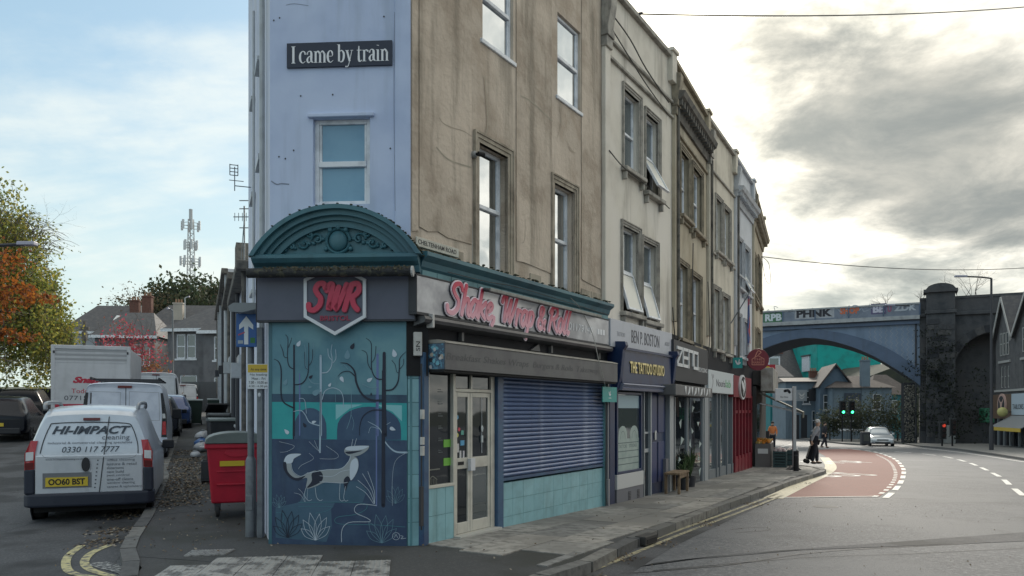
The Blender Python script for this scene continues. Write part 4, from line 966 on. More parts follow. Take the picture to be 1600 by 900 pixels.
# transom lights over the door, one tilted open
b = MB(); b.box(xd0+.04, xd1-.1, SY+.03, SY+.035, zd1+.05, zt); b.build('pane', g_dark, dfm, F1)
Mh = F1.M @ Matrix.Translation((0, SY, zt)) @ Matrix.Rotation(rad(-38), 4, 'X'); x0, x1 = F1.X(741, SY), F1.X(770, SY)
b = MB(); b.box(x0, x1, -.02, 0, -.26, -.235); b.box(x0, x0+.02, -.02, 0, -.235, 0); b.box(x1-.02, x1, -.02, 0, -.235, 0); b.build('tilted_light', alu, dfm, Mh)
b = MB(); b.box(x0+.02, x1-.02, -.01, -.005, -.235, 0); b.build('pane', g_dark, dfm, Mh)
b = MB(); b.box(xm+.0, xm+.03, SY+.0, SY+.04, zd1+.045, zt); b.build('mullion', alu, dfm, F1)
b = MB(); b.box(xd0-.02, xd1+.02, SY-.12, SY-.002, -.04, .012); b.build('doorstep', mat('step_pale', (.42, .42, .40), .7), B1, F1, bevel=.005)
# roller shutter: every slat is a piece
sh = link('roller_shutter', MB().box(x_s0, x_s1, SY+.03, SY+.05, zb_sh, zt_sh).mesh('shutter_core', blue_sh), B1, F1)
ns = 24; hs = (zt_sh-zb_sh-.05)/ns
me_s = None
for i in range(ns):
    z0 = zb_sh+.05+i*hs
    if me_s is None:
        q = MB(); q.prismx([(.03, 0), (.0, .004), (-.022, hs*.35), (-.026, hs*.6), (-.012, hs*.88), (.012, hs*.97), (.03, hs)], x_s0+.003, x_s1-.003); me_s = q.mesh('slat', blue_sh)
    o = link('slat', me_s, sh, F1.M @ Matrix.Translation((0, SY, z0)))
b = MB(); b.box(x_s0, x_s1, SY-.03, SY+.03, zb_sh, zb_sh+.045); b.build('bottom_rail', blue_trim, sh, F1, bevel=.004)

# shop fascia sign
sg = thing('fascia_sign', 'long silver shop sign with pink brush script reading Shake, Wrap & Roll', 'sign', F1.w(2.5, -.2, 3), F1.rz)
silver = mat('brushed_silver', (.50, .52, .56), .38, .35, c2=(.22, .23, .26), sc=.9, lo=.35, hi=.62, c3=(.52, .53, .56), sc3=.5)
fx0, fx1 = F1.X(651, -.19), F1.X(951, -.19); fz1, fz0 = 3.40, F1.Z(652, 487, -.19)
b = MB(); b.box(fx0, fx1, -.19, -.065, fz0, fz1); b.build('panel', silver, sg, F1, bevel=.004, seg=1)
b = MB(); b.box(fx0-.012, fx1+.012, -.20, -.07, fz0-.03, fz0-.002); b.box(fx0-.014, fx0-.002, -.20, -.07, fz0, fz1+.015); b.box(fx0, fx1+.012, -.20, -.07, fz1+.002, fz1+.018); b.build('edge_trim', dark, sg, F1)
GL = {
 'S': (1.15, [[(1.02, 1.4), (.82, 1.7), (.45, 1.66), (.3, 1.35), (.5, 1.05), (.8, .75), (.82, .32), (.5, .0), (.12, .05), (.0, .35)]]),
 'h': (.68, [[(.12, 1.7), (.08, .9), (.05, .0)], [(.08, .5), (.25, .9), (.45, .92), (.5, .55), (.5, .15), (.64, .0)]]),
 'a': (.72, [[(.55, .82), (.3, .98), (.07, .65), (.07, .2), (.27, .0), (.48, .3), (.58, .9)], [(.58, .92), (.53, .25), (.70, .0)]]),
 'k': (.68, [[(.12, 1.65), (.05, .0)], [(.56, .95), (.34, .7), (.14, .45)], [(.2, .5), (.38, .2), (.62, .0)]]),
 'e': (.62, [[(.1, .45), (.42, .6), (.48, .85), (.3, .98), (.1, .72), (.07, .3), (.27, .02), (.6, .2)]]),
 ',': (.34, [[(.16, .15), (.16, -.05), (.04, -.32)]]),
 'W': (1.5, [[(.0, 1.25), (.12, 1.62), (.36, 1.6), (.36, 1.0), (.38, .05), (.62, .6), (.84, 1.45)], [(.84, 1.45), (.82, .7), (.9, .03), (1.18, .75), (1.38, 1.62)]]),
 'r': (.5, [[(.1, .95), (.07, .0)], [(.09, .55), (.24, .9), (.44, .88)]]),
 'p': (.68, [[(.16, .95), (.05, -.75)], [(.14, .7), (.34, .98), (.56, .75), (.47, .2), (.14, .08)]]),
 '&': (.92, [[(.85, .02), (.5, .5), (.2, 1.0), (.3, 1.42), (.56, 1.35), (.5, 1.0), (.12, .5), (.12, .15), (.36, .0), (.66, .2), (.84, .58)]]),
 'R': (1.05, [[(.25, 1.55), (.15, .8), (.06, .0)], [(.0, 1.25), (.25, 1.6), (.7, 1.66), (.86, 1.25), (.6, .9), (.25, .8)], [(.45, .84), (.65, .35), (1.0, .0)]]),
 'o': (.62, [[(.3, .97), (.08, .7), (.08, .22), (.3, .0), (.52, .3), (.5, .8), (.3, .97)]]),
 'l': (.42, [[(.34, 1.65), (.16, .95), (.1, .2), (.26, .0), (.4, .12)]]),
 ' ': (.42, [])}
def script(parent, fr, body, x0, x1, zb_, xh, y, layers, slant=.28):
    tot = sum(GL[c][0] for c in body)+slant; k_ = (x1-x0)/tot
    for nm, extra, m_, yo, th, dx, dz in layers:
        b = MB(); x = x0
        for c in body:
            w_, st = GL[c]
            for j_, p in enumerate(st): b.rib([(x+(u+slant*v*.7)*k_+dx, zb_+v*xh+dz) for u, v in p], extra, y-yo-.0006*(j_+3*(c in 'haeopl')), th, 5)
            x += w_*k_
        b.build(nm, m_, parent, fr)
sx0, sx1 = F1.X(694, -.2), F1.X(890, -.2)
pinkg = mat('letter_pink', (.70, .36, .44), .5, c2=(.50, .03, .08))
gn = pinkg.node_tree; gt_ = gn.nodes.new('ShaderNodeTexCoord'); gs_ = gn.nodes.new('ShaderNodeSeparateXYZ'); gr2 = gn.nodes.new('ShaderNodeMapRange'); gn.links.new(gt_.outputs['Object'], gs_.inputs[0]); gn.links.new(gs_.outputs[2], gr2.inputs[0])
gr2.inputs[1].default_value = 3.03; gr2.inputs[2].default_value = 3.36; gm_ = [q for q in gn.nodes if q.type == 'MIX'][0]; [gn.links.remove(l) for l in list(gn.links) if l.to_node == gm_ and l.to_socket.type == 'VALUE']; gn.links.new(gr2.outputs[0], [i for i in gm_.inputs if i.type == 'VALUE'][0])
pinkw = mat('letter_rim', (.80, .70, .78), .5)
script(sg, F1, 'Shake, Wrap & Roll', sx0+.02, sx1, fz0+.06, .235, -.19, [('letter_backing', .118, dark, .012, .011, 0, 0), ('letter_rim', .098, pinkw, .028, .015, 0, 0), ('letter_face', .062, pinkg, .040, .011, 0, 0)])
text('phone_number', '01179146', F1.X(889, -.2), F1.X(926, -.2), fz0+.14, fz0+.27, -.192, mat('sign_grey_text', (.72, .74, .78), .5), sg, F1, shear=.2)
b = MB()
for i in range(3):
    x = F1.X(934, -.2)+i*.115; b.box(x, x+.09, -.195, -.191, fz0+.16, fz0+.26)
b.build('social_icons', MATS['sign_grey_text'], sg, F1)
# floodlight trough under the cornice
tr = thing('strip_light', 'long slim grey strip light fixed above the silver shop sign', 'light', F1.w(2.5, -.3, 3.4), F1.rz)
b = MB(); b.box(F1.X(764, -.3), F1.X(938, -.3), -.33, -.275, 3.38, 3.43); b.build('trough', mat('trough_grey', (.22, .23, .22), .5, c2=(.14, .14, .13), sc=10), tr, F1, bevel=.008)
b = MB()
for px in (752, 850, 930): x = F1.X(px, -.2); b.box(x, x+.03, -.3, -.14, 3.40, 3.425)
b.ball((F1.X(757, -.25), -.27, 3.40), .05, .04, .03, 8, 6); b.build('bracket', dark, tr, F1)
# gutter-like black channel under the sign and recessed awning box
aw = thing('awning_box', 'grey closed shop awning cassette above the blue roller shutter', 'awning', F1.w(2.5, -.3, 2.4), F1.rz)
awm = mat('awning_grey', (.115, .118, .125), .55, c2=(.09, .09, .10), sc=3, streak=((.06, .06, .06), .4)); awt = mat('awning_top', (.26, .255, .235), .6, c2=(.18, .17, .15), sc=6)
ax0 = F1.X(667, SY); ax1 = F1.X(965, -.42); az1 = F1.Z(691, 535, -.42); az0 = F1.Z(691, 577, -.42)
b = MB(); b.box(ax0, ax1, -.42, -.07, az0, az1); b.build('cassette', awm, aw, F1, bevel=.006)
b = MB(); b.prismx([(-.43, az1+.003), (-.42, az1+.02), (-.30, az1+.05), (-.08, az1+.05), (-.08, az1+.003)], ax0, ax1); b.build('hood', awt, aw, F1)
b = MB(); b.box(ax0, ax1-.02, -.40, -.1, az0-.03, az0-.003); b.build('valance_bar', black, aw, F1)
FE = Fr(*F1.w(ax0-.004, -.07, 0).to_2d(), F1.w(0, -1, 0).x-F1.o.x, F1.w(0, -1, 0).y-F1.o.y, 0)
b = MB(); b.box(ax0-.006, ax0-.002, -.41, -.08, az0+.01, az1-.005); b.build('end_cap', mat('sticker_blue', (.05, .10, .16), .5, c2=(.10, .25, .35), sc=18, lo=.5, hi=.6), aw, F1)
for k_ in range(16):
    c = random.choice([(.5, .5, .52), (.10, .30, .5), (.02, .02, .03), (.4, .35, .3), (.15, .4, .5), (.55, .3, .3)])
    y = random.uniform(-.38, -.12); z = random.uniform(az0+.03, az1-.14) if k_ > 3 else random.uniform(az0, az1-.05)
    q = MB(); r0 = random.uniform(.012, .035)
    q.prismx([(y+r0*math.cos(t)*random.uniform(.7, 1.1), z+r0*math.sin(t)*random.uniform(.7, 1.2)) for t in (0, 1, 2, 3.1, 4, 5.2)], ax0-.0075-.0003*k_, ax0-.006)
    q.build('sticker', mat('stk%d' % (k_ % 6), c, .5), aw, F1)
# faded lettering on the awning front
text('faint_lettering', 'Breakfast Shakes Wraps  Burgers & Rolls  Takeaway', F1.X(697, -.42), F1.X(935, -.42), az0+.10, az0+.22, -.4215, mat('faint_dark', (.075, .077, .085), .6), aw, F1, shear=.2, th=.001)
b = MB(); b.prismx([(-.07, 2.78), (-.24, 2.82), (-.26, 2.86), (-.24, 2.90), (-.07, 2.915)], F1.X(663, -.24), F1.X(957, -.24)); b.build('sign_gutter', mat('gutter_black', (.05, .052, .06), .4, c2=(.08, .08, .09), sc=4), B1, F1, fix=True)
b = MB(); b.box(F1.X(664, -.1), F1.X(670, -.2), -.26, -.06, 2.76, 2.94); b.build('gutter_end', mat('pale_plastic', (.45, .45, .45), .5), B1, F1, bevel=.01)
b = MB()
for px in (720, 860, 935): x = F1.X(px, -.1); b.box(x, x+.05, -.12, -.061, 2.66, 2.78)
b.prism([(F1.X(820), 2.66), (F1.X(835), 2.66), (F1.X(833), 2.78)], -.11, -.061)
b.build('awning_bracket', awm, B1, F1)

# wedge front fascia and hexagon badge
fs = thing('corner_fascia', 'dark grey fascia panel above the mural on the narrow end', 'sign', FC.w(.9, -.1, 2.6), FC.rz)
gx0, gx1 = FC.X(401, -.12), FC.X(648, -.12); gz1, gz0 = FC.Z(500, 432, -.12), FC.Z(500, 500, -.12)
fgrey = mat('fascia_grey', (.095, .105, .15), .5, c2=(.08, .09, .13), sc=2)
b = MB(); b.box(gx0, gx1, -.12, -.021, gz0, gz1); b.build('panel', fgrey, fs, FC, bevel=.004, seg=1)
b = MB(); b.box(gx0-.01, gx0, -.125, -.02, gz0-.02, gz1); b.box(gx1, gx1+.01, -.125, -.02, gz0-.02, gz1); b.box(gx0, gx1, -.125, -.02, gz0-.02, gz0-.002); b.build('edge_trim', dark, fs, FC)
hb = thing('hexagon_sign', 'hexagonal badge sign with raised red script letters SWR over BRISTOL', 'sign', FC.w(.87, -.13, 2.5), FC.rz)
def hexp(k_): 
    pts = [(523.5, 413), (572, 436), (572, 496), (523.5, 524), (475, 496), (475, 436)]
    P = [FC.pix(*p, -.15) for p in pts]; cx, cz = sum(p[0] for p in P)/6, sum(p[1] for p in P)/6
    return [(cx+(p[0]-cx)*k_, cz+(p[1]-cz)*k_) for p in P]
b = MB(); o_, i_ = hexp(1), hexp(.9)
for j in range(6): b.prism([i_[j], i_[(j+1) % 6], o_[(j+1) % 6], o_[j]], -.165, -.122)
b.build('white_rim', mat('badge_white', (.62, .65, .70), .45), hb, FC)
b = MB(); b.prism(hexp(.9), -.15, -.122); b.build('face', fgrey, hb, FC)
crim = mat('badge_red', (.50, .035, .085), .45); crim2 = mat('badge_red_dark', (.18, .015, .04), .5)
script(hb, FC, 'SWR', FC.X(481, -.16), FC.X(566, -.16), FC.Z(523, 484, -.16), FC.Z(523, 443, -.16)/1.7-FC.Z(523, 484, -.16)/1.7, -.15, [('letter_side', .078, crim2, .018, .018, .004, -.004), ('letter_face', .066, crim, .026, .008, 0, 0)], .3)
text('town_lettering', 'BRISTOL', FC.X(500, -.16), FC.X(547, -.16), FC.Z(523, 501, -.16), FC.Z(523, 493, -.16), -.151, mat('badge_red_dim', (.30, .03, .07), .5), hb, FC, th=.01, bold=.02)
# mossy rolled canvas box on top of the fascia
ra = thing('rolled_awning', 'black awning roller crusted with leaves under the teal pediment', 'awning', FC.w(.9, -.2, 3.4), FC.rz)
x0, x1 = FC.X(386, -.3), FC.X(645, -.3); zc_ = FC.Z(500, 425, -.3)
b = MB(); b.tube([(x0, -.28, zc_), (x0+.25, -.28, zc_), (x1-.02, -.28, zc_)], .062, 12); b.build('roller', mat('roller_black', (.02, .022, .026), .7, c2=(.07, .07, .05), sc=14, lo=.5, hi=.65, bump=(40, .8, .02)), ra, FC, smooth=True)
b = MB()
for i in range(420):
    x = x0+.2+random.random()*(x1-x0-.24); a = random.uniform(.2, 2.6); y = -.28-.064*math.cos(a); z = zc_+.064*math.sin(a); s_ = random.uniform(.008, .022)
    e = Vector((random.gauss(0, 1), random.gauss(0, .4), random.gauss(0, .6))).normalized()*s_; f = Vector((random.gauss(0, .6), random.gauss(0, .4), random.gauss(0, 1))).normalized()*s_
    p = Vector((x, y-.004, z)); b.quad(p-e, p-f, p+e, p+f)
tag(b.build('leaf_crust', mat('crust', (.10, .09, .06), .9, c2=(.05, .05, .035), sc=30), ra, FC), kind='stuff')
b = MB(); b.tube([(x1-.02, -.28, zc_), (x1+.004, -.28, zc_)], .068, 12); b.box(x1-.03, x1, -.3, -.1, zc_-.04, zc_+.03); b.build('end_plate', MATS['pale_plastic'], ra, FC)

# nameplate
npl = thing('street_nameplate', 'cream street nameplate reading CHELTENHAM ROAD above the shop cornice', 'sign', F1.w(.6, -.03, 3.9), F1.rz)
x0, z1 = F1.pix(650, 369, -.04); x1, _ = F1.pix(716, 385, -.04); z0 = F1.Z(650, 384, -.04)
b = MB(); b.box(x0, x1, -.05, -.03, z0, z1); b.build('plate', mat('cream_plate', (.50, .50, .45), .6, c2=(.40, .39, .34), sc=10), npl, F1, bevel=.006)
text('lettering', 'CHELTENHAM ROAD', x0+.03, x1-.06, z0+.035, z1-.03, -.051, mat('letter_black', (.03, .03, .035), .6), npl, F1, th=.002, bold=.008)
# security camera, alarm boxes, cables on the flank
sc_ = thing('security_camera', 'black dome bracket camera beside the first floor window surround', 'camera', F1.w(F1.X(738), 0, F1.Z(738, 242)), F1.rz)
b = MB(); b.lathe([(.0, 0), (.05, 0), (.05, -.05), (.035, -.07), (0, -.07)], 12, (0, 0, 0), 'y'); b.build('base', mat('cam_grey', (.25, .25, .25), .5), sc_)
b = MB(); b.tube([(0, -.06, 0), (.0, -.10, .0)], .02); b.tube([(-.0, -.1, 0), (.09, -.14, 0)], .035, 10); b.build('barrel', black, sc_)
al = thing('alarm_box', 'white upright alarm box with SN lettering on the black corner strip', 'alarm box', FT.w(.1, -.05, 2.6), FT.rz)
r = rect(FT, 646, 519, 556, 659, -.06)
b = MB(); b.box(r[0], r[1], -.1, -.01, r[2], r[3]); b.build('case', mat('alarm_white', (.5, .5, .49), .5, c2=(.4, .4, .38), sc=8), al, FT, bevel=.008)
me = text_mesh('SN', 0, (r[3]-r[2])*.4, 0, (r[1]-r[0])*.5, 0, black, th=.002)
o = link('lettering', me, al, FT.M @ Matrix.Translation((r[0]+(r[1]-r[0])*.75, -.1, r[2]+.06)) @ Matrix.Rotation(rad(-90), 4, 'Y'))
b = MB(); b.box(-.02, wT+.03, -.03, .0, 2.15, 2.95); b.build('black_panel', black, B1, FT)
cbm = mat('cable', (.05, .05, .05), .6); cbl = mat('cable_light', (.35, .35, .33), .6)
cbx = thing('wall_cables', 'loose pale and black cables drooping across the shop front', 'cables', F1.w(5, -.2, 3.2), F1.rz)
b = MB(); q = lambda px, py, y=-.22: (F1.pix(px, py, y)[0], y, F1.pix(px, py, y)[1])
b.tube(cr([q(884, 459), q(905, 480), q(925, 520), q(935, 560, -.44), q(945, 600, -.44)], 6), .006, 5); b.tube(cr([q(738, 350, -.04), q(738, 420, -.04)], 3), .004, 5)
b.build('cable', cbl, cbx, F1)
b = MB(); b.tube(cr([q(700, 425), q(760, 440), q(820, 452), q(950, 492)], 6), .006, 5); b.build('cable', cbm, cbx, F1)
mb_ = thing('meter_boxes', 'small pale electric boxes and conduit on the teal corner post', 'fittings', F1.w(.1, -.16, 1.4), F1.rz)
b = MB(); xk = F1.X(661, -.18)
for (pt, pb) in ((640, 655), (683, 695), (697, 712)):
    b.box(xk-.04, xk+.01, -.2, -.16, F1.Z(661, pb, -.18), F1.Z(661, pt, -.18))
b.build('box', MATS['alarm_white'], mb_, F1, bevel=.005)
b = MB(); b.tube([(xk-.02, -.17, .2), (xk-.02, -.17, 2.3)], .012, 6); b.box(xk-.05, xk+.0, -.19, -.155, .25, .75); b.build('conduit', dark, mb_, F1)
# downpipe and bollard-like grey pipe at the far end of the shop
dp = thing('service_pipe', 'grey square service pipe and black cables between the two shops', 'pipe', F1.w(L1-.1, -.2, 0), F1.rz)
b = MB(); x = F1.X(949, -.2); b.box(x-.03, x+.03, -.24, -.18, -.12, .42); b.box(x-.02, x+.02, -.23, -.19, .42, 2.2); b.build('pipe', mat('pipe_grey', (.25, .25, .27), .5), dp, F1, bevel=.01)
b = MB(); b.tube(cr([(x-.06, -.2, 2.2), (x-.05, -.2, 1.2), (x-.07, -.2, .3), (x-.12, -.25, -.06)], 5), .012, 6); b.build('cable', cbm, dp, F1)
tq = thing('delivery_sign', 'small square teal sign with a white logo beside the roller shutter', 'sign', F1.w(L1-.2, -.3, 2), F1.rz)
r = rect(F1, 941, 604, 628, 963, -.3); b = MB(); b.box(r[0], r[1], -.31, -.295, r[2], r[3]); b.build('board', mat('teal_sign', (.01, .27, .26), .4), tq, F1)
b = MB(); cx, cz = (r[0]+r[1])/2, (r[2]+r[3])/2; b.rib([(cx-.04, cz+.04), (cx-.01, cz-.01), (cx+.03, cz)], .03, -.312, 0); b.rib([(cx+.02, cz+.06), (cx+.01, cz)], .02, -.3125, 0); b.box(cx-.06, cx+.06, -.313, -.311, cz-.07, cz-.06); b.build('logo', MATS['letter_white'], tq, F1)
# ------------------------------------------------------------ the terrace beyond
Q = [(1.714, 14.68), (3.76, 18.06), (5.50, 21.7), (7.23, 25.0), (8.80, 28.15), (10.95, 33.6)]
stone_w = mat('pale_stucco', (.66, .62, .55), .88, c2=(.54, .50, .44), sc=1.3, c3=(.70, .66, .60), streak=((.22, .20, .17), .6, 2.5), bump=(14, .4, .01))
stone_t = mat('tan_stucco', (.42, .365, .275), .88, c2=(.31, .27, .20), sc=1.4, c3=(.47, .42, .33), streak=((.15, .13, .10), .6, 2.5), bump=(14, .4, .01))
stone_c = mat('cream_stucco', (.60, .555, .47), .88, c2=(.48, .44, .37), sc=1.4, streak=((.18, .16, .13), .6, 2.5), bump=(14, .4, .01))
white_s = mat('white_stucco', (.56, .58, .62), .85, c2=(.48, .50, .53), sc=1.4, streak=((.28, .28, .28), .4, 2.5), bump=(14, .3, .01))
trim_g = mat('grey_stone_trim', (.38, .36, .325), .85, c2=(.21, .20, .185), sc=4, streak=((.12, .11, .10), .6), bump=(20, .4, .01))
trim_t = mat('tan_stone_trim', (.31, .27, .205), .85, c2=(.16, .14, .11), sc=4, streak=((.10, .09, .08), .6), bump=(20, .4, .01))
soot = mat('sooty_stone', (.15, .14, .125), .9, c2=(.06, .06, .06), sc=5, bump=(20, .4, .01))
film = mat('open_light_film', (.60, .60, .55), .3, spec=.6)
g_row = glass('glass_row', (.09, .11, .12), 1.8, mixf=.10)
def terrace(i, label, wall, trim, wins, top=9.9, corn=None, bands=(), sy=-.12, leans={}, pil=True, fasc=3.5):
    a, b_ = Q[i], Q[i+1]; fr = Fr(a[0], a[1], b_[0]-a[0], b_[1]-a[1], gz(*a)); fr.o.z = gz(*a); L_ = math.hypot(b_[0]-a[0], b_[1]-a[1])
    z0 = fr.o.z; root = thing('terraced_building', label, 'building', (a[0], a[1], z0), fr.rz)
    R_s = [rect(fr, *w_) for w_ in wins]
    tp = top-z0; mb = MB(); wall_holes(mb, 0, L_-.003, fasc-z0, tp, R_s, .25); mb.build('facade_wall', wall, root, fr)
    for k_, r in enumerate(R_s):
        sash(root, fr, *r, y=.12, fw=.045, fm=upvc, gm_=g_row, low=(film if k_ in leans else None), lean=rad(leans.get(k_, 0)))
        surround(root, fr, r[0], r[1], r[2], r[3], .11, .035, trim)
        mb = MB(); mb.box(r[0]-.16, r[1]+.16, -.14, .12, r[2]-.09, r[2]-.006); mb.build('sill', trim, root, fr, bevel=.01, seg=1)
        for s_ in (r[0]-.1, r[1]+.04):
            mb = MB(); mb.box(s_, s_+.06, -.10, -.001, r[2]-.26, r[2]-.093); mb.build('sill_bracket', trim, root, fr, bevel=.01, seg=1)
    mb = MB(); mb.box(-.02, L_+.02, -.10, .3, tp, tp+.1); mb.build('coping', trim, root, fr, bevel=.01)
    mb = MB(); mb.box(L_-.28, L_+.03, -.12, .32, tp-.55, tp+.12); mb.box(L_-.33, L_+.07, -.16, .34, tp+.12, tp+.2); mb.build('parapet_pier', wall, root, fr, bevel=.01)
    for z in bands:
        mb = MB(); mb.box(.0, L_-.004, -.06, -.001, z-z0, z-z0+.06); mb.build('string_course', trim, root, fr, bevel=.01)
    if corn:
        mb = MB(); mb.prismx([(-.001, corn-z0-.4), (-.06, corn-z0-.4), (-.10, corn-z0-.14), (-.28, corn-z0-.04), (-.32, corn-z0+.08), (-.001, corn-z0+.14)], .0, L_-.004); mb.build('cornice', soot if i == 1 else trim, root, fr, fix=True)
        n = int(L_/.24)
        for k_ in range(n): 
            mb = MB(); x = .06+k_*(L_-.1)/n; mb.box(x, x+.1, -.23, -.07, corn-z0-.22, corn-z0-.06); mb.build('dentil', soot if i == 1 else trim, root, fr)
    if pil:
        mb = MB(); mb.box(-.02, .22, -.09, -.001, fasc-z0+.3, tp-1.0); mb.build('pilaster', wall, root, fr, bevel=.01)
        mb = MB(); mb.box(-.06, .26, -.16, -.001, tp-1.05, tp-.9); mb.box(-.04, .24, -.13, -.001, tp-1.25, tp-1.05); mb.prismx([(-.001, tp-.9), (-.14, tp-.9), (-.22, tp-.45), (-.22, tp-.3), (-.001, tp-.25)], -.03, .23); mb.build('capital', trim, root, fr, bevel=.01)
    # rear and roof
    mb = MB(); mb.box(0, L_-.003, .26, 6, tp-.5, tp-.35); mb.build('roof', soot, root, fr)
    mb = MB(); mb.box(0, L_-.003, 6, 6.2, -2, tp-.35); mb.build('rear_wall', wall, root, fr)
    mb = MB(); mb.box(.0, L_-.003, -.02, .22, -.4, fasc-z0-.003); mb.build('shop_wall', chan, root, fr)
    return root, fr, L_
T2, f2, L2 = terrace(0, 'pale stuccoed terrace house over the tattoo shops with lower lights swung open', stone_w, trim_g,
    [(975, 138, 262, 998), (1009, 176, 300, 1028), (973, 352, 487, 997), (1005, 376, 500, 1025)], bands=(8.55, 8.9), leans={1: 28, 2: 16, 3: 16})
T3, f3, L3 = terrace(1, 'sooty tan terrace house with heavy dark cornice over the black hairdresser front', stone_t, trim_t,
    [(1063, 232, 335, 1076), (1082, 258, 358, 1096), (1061, 410, 528, 1074), (1080, 428, 540, 1094)], corn=9.1, bands=(8.35, 6.35))
T4, f4, L4 = terrace(2, 'cream streaked terrace house above the white and green shop fascia', stone_c, trim_g,
    [(1118, 308, 392, 1127), (1131, 324, 404, 1140), (1115, 450, 545, 1124), (1129, 462, 552, 1138)], bands=(8.6, 6.25))
T5, f5, L5 = terrace(3, 'narrow white painted terrace house above the red shop front', white_s, mat('white_trim', (.45, .47, .5), .8, c2=(.35, .36, .38), sc=4),
    [(1152, 372, 448, 1159), (1163, 386, 458, 1170), (1151, 492, 556, 1157), (1162, 502, 560, 1168)], corn=8.9, bands=(6.2,), leans={1: 25})
T6, f6, L6 = terrace(4, 'last tan house of the terrace above the greengrocer with a stepped parapet', stone_t, trim_t,
    [(1177, 395, 468, 1181), (1184, 402, 474, 1188), (1176, 512, 560, 1180), (1183, 516, 562, 1187)], corn=9.0, bands=(6.1,))
# gable end of the terrace, seen from beyond
b = MB(); b.box(L6, L6+.2, 0, 6, -1.5, 9.8); b.build('gable_wall', stone_t, T6, f6)

# drainpipes and cables on the terrace
for fr, root, x in ((f3, T3, .12), (f4, T4, .12), (f5, T5, .08)):
    b = MB(); b.tube([(x, -.13, 9.0), (x, -.13, 3.6)], .035, 8); b.build('downpipe', soot, root, fr)
wc = thing('wall_cables', 'black overhead cables draped in loops across the terrace fronts', 'cables', (3.5, 17, 4)); 
def q3(fr, px, py, y=-.1): x, z = fr.pix(px, py, y); return tuple(fr.w(x, y, z))
b = MB()
b.tube(cr([q3(f2, 958, 24), q3(f2, 985, 62), q3(f2, 1010, 108), q3(f2, 1045, 160)], 5), .014, 5)
b.tube(cr([q3(f2, 958, 48), q3(f2, 985, 92), q3(f2, 1010, 132), q3(f2, 1046, 182)], 5), .012, 5)
b.tube(cr([q3(f2, 952, 235), q3(f2, 975, 262), q3(f2, 1010, 290), q3(f2, 1046, 326)], 5), .012, 5)
b.tube(cr([q3(f3, 1051, 480), q3(f3, 1056, 535), q3(f3, 1064, 530), q3(f3, 1080, 548), q3(f3, 1104, 560)], 5), .014, 5)
b.tube(cr([q3(f3, 1083, 380), q3(f3, 1082, 460), q3(f3, 1084, 540)], 5), .014, 5)
b.tube(cr([q3(f4, 1106, 440), q3(f4, 1109, 520), q3(f4, 1106, 560)], 5), .014, 5)
b.build('cable', cbm, wc, Matrix.Identity(4))

def shopbox(fr, px0, pyt, pyb, px1, y0, y1, m_, nm, par, bev=0.):
    r = rect(fr, px0, pyt, pyb, px1, y0); b = MB(); b.box(r[0], r[1], y0, y1, r[2], r[3]); return b.build(nm, m_, par, fr, bevel=bev, seg=1), r
# --- second building: two tattoo signs, glazed window, recessed navy door
navy = mat('navy_paint', (.008, .026, .085), .4, c2=(.010, .016, .06), sc=3); slate_t = mat('slate_tile', (.13, .135, .16), .5); offw = mat('off_white_tile', (.50, .51, .52), .4)
gold = mat('gold_leaf', (.60, .52, .26), .3, .7); silv = mat('shop_silver', (.34, .37, .40), .4, .4)
cs = thing('fascia_sign', 'cream upper fascia sign reading BEN P. BOSTON', 'sign', f2.w(2, -.2, 3.3), f2.rz)
o, r = shopbox(f2, 954, 497, 541, 1050, -.2, -.03, mat('cream_sign', (.47, .49, .55), .5, c2=(.42, .44, .49), sc=3), 'panel', cs, .006)
gt = mat('grey_lettering', (.09, .09, .11), .6); w_ = r[1]-r[0]
zz = r[2]; hh = r[3]-r[2]
text('lettering', 'BEN P. BOSTON', r[0]+w_*.30, r[0]+w_*.76, zz+hh*.27, zz+hh*.76, -.201, gt, cs, f2, th=.004)
text('small_lettering', 'TATTOO', r[0]+w_*.09, r[0]+w_*.20, zz+hh*.42, zz+hh*.58, -.201, mat('pale_lettering', (.30, .31, .34), .6), cs, f2, th=.003)
text('small_lettering', 'ARTIST', r[0]+w_*.86, r[0]+w_*.95, zz+hh*.42, zz+hh*.58, -.201, MATS['pale_lettering'], cs, f2, th=.003)
ns_ = thing('fascia_sign', 'navy fascia with gilt letters reading THE TATTOO STUDIO', 'sign', f2.w(2, -.25, 2.7), f2.rz)
o, r = shopbox(f2, 972, 546, 598, 1049, -.27, -.03, navy, 'panel', ns_, .01); w_ = r[1]-r[0]; hh = r[3]-r[2]; zz = r[2]
text('lettering', 'THE TATTOO STUDIO', r[0]+w_*.13, r[0]+w_*.82, zz+hh*.32, zz+hh*.68, -.271, gold, ns_, f2, th=.02, shear=-.15, bold=.02)
b = MB(); b.prismx([(-.03, zz-.14), (-.28, zz-.14), (-.30, zz-.10), (-.27, zz-.08), (-.33, zz-.03), (-.30, zz-.004), (-.03, zz-.004)], r[0]-.02, r[1]+.04); b.build('cornice', mat('pale_navy', (.20, .22, .30), .4), ns_, f2, fix=True)
b = MB(); b.box(r[0]-.01, r[1]+.02, -.31, -.28, zz+hh, zz+hh+.05); b.build('top_trim', navy, ns_, f2)
for x in (r[0]-.17, r[1]+.02):
    b = MB(); b.prismx([(-.03, zz-.2), (-.2, zz-.2), (-.30, zz+.1), (-.36, zz+hh-.02), (-.42, zz+hh+.06), (-.40, zz+hh+.14), (-.03, zz+hh+.16)], x, x+.13); b.build('scroll_bracket', navy, T2, f2, fix=True, bevel=.01)
X2 = lambda px, y=-.1: f2.X(px, y)
Z2 = lambda px, py, y=-.1: f2.Z(px, py, y)
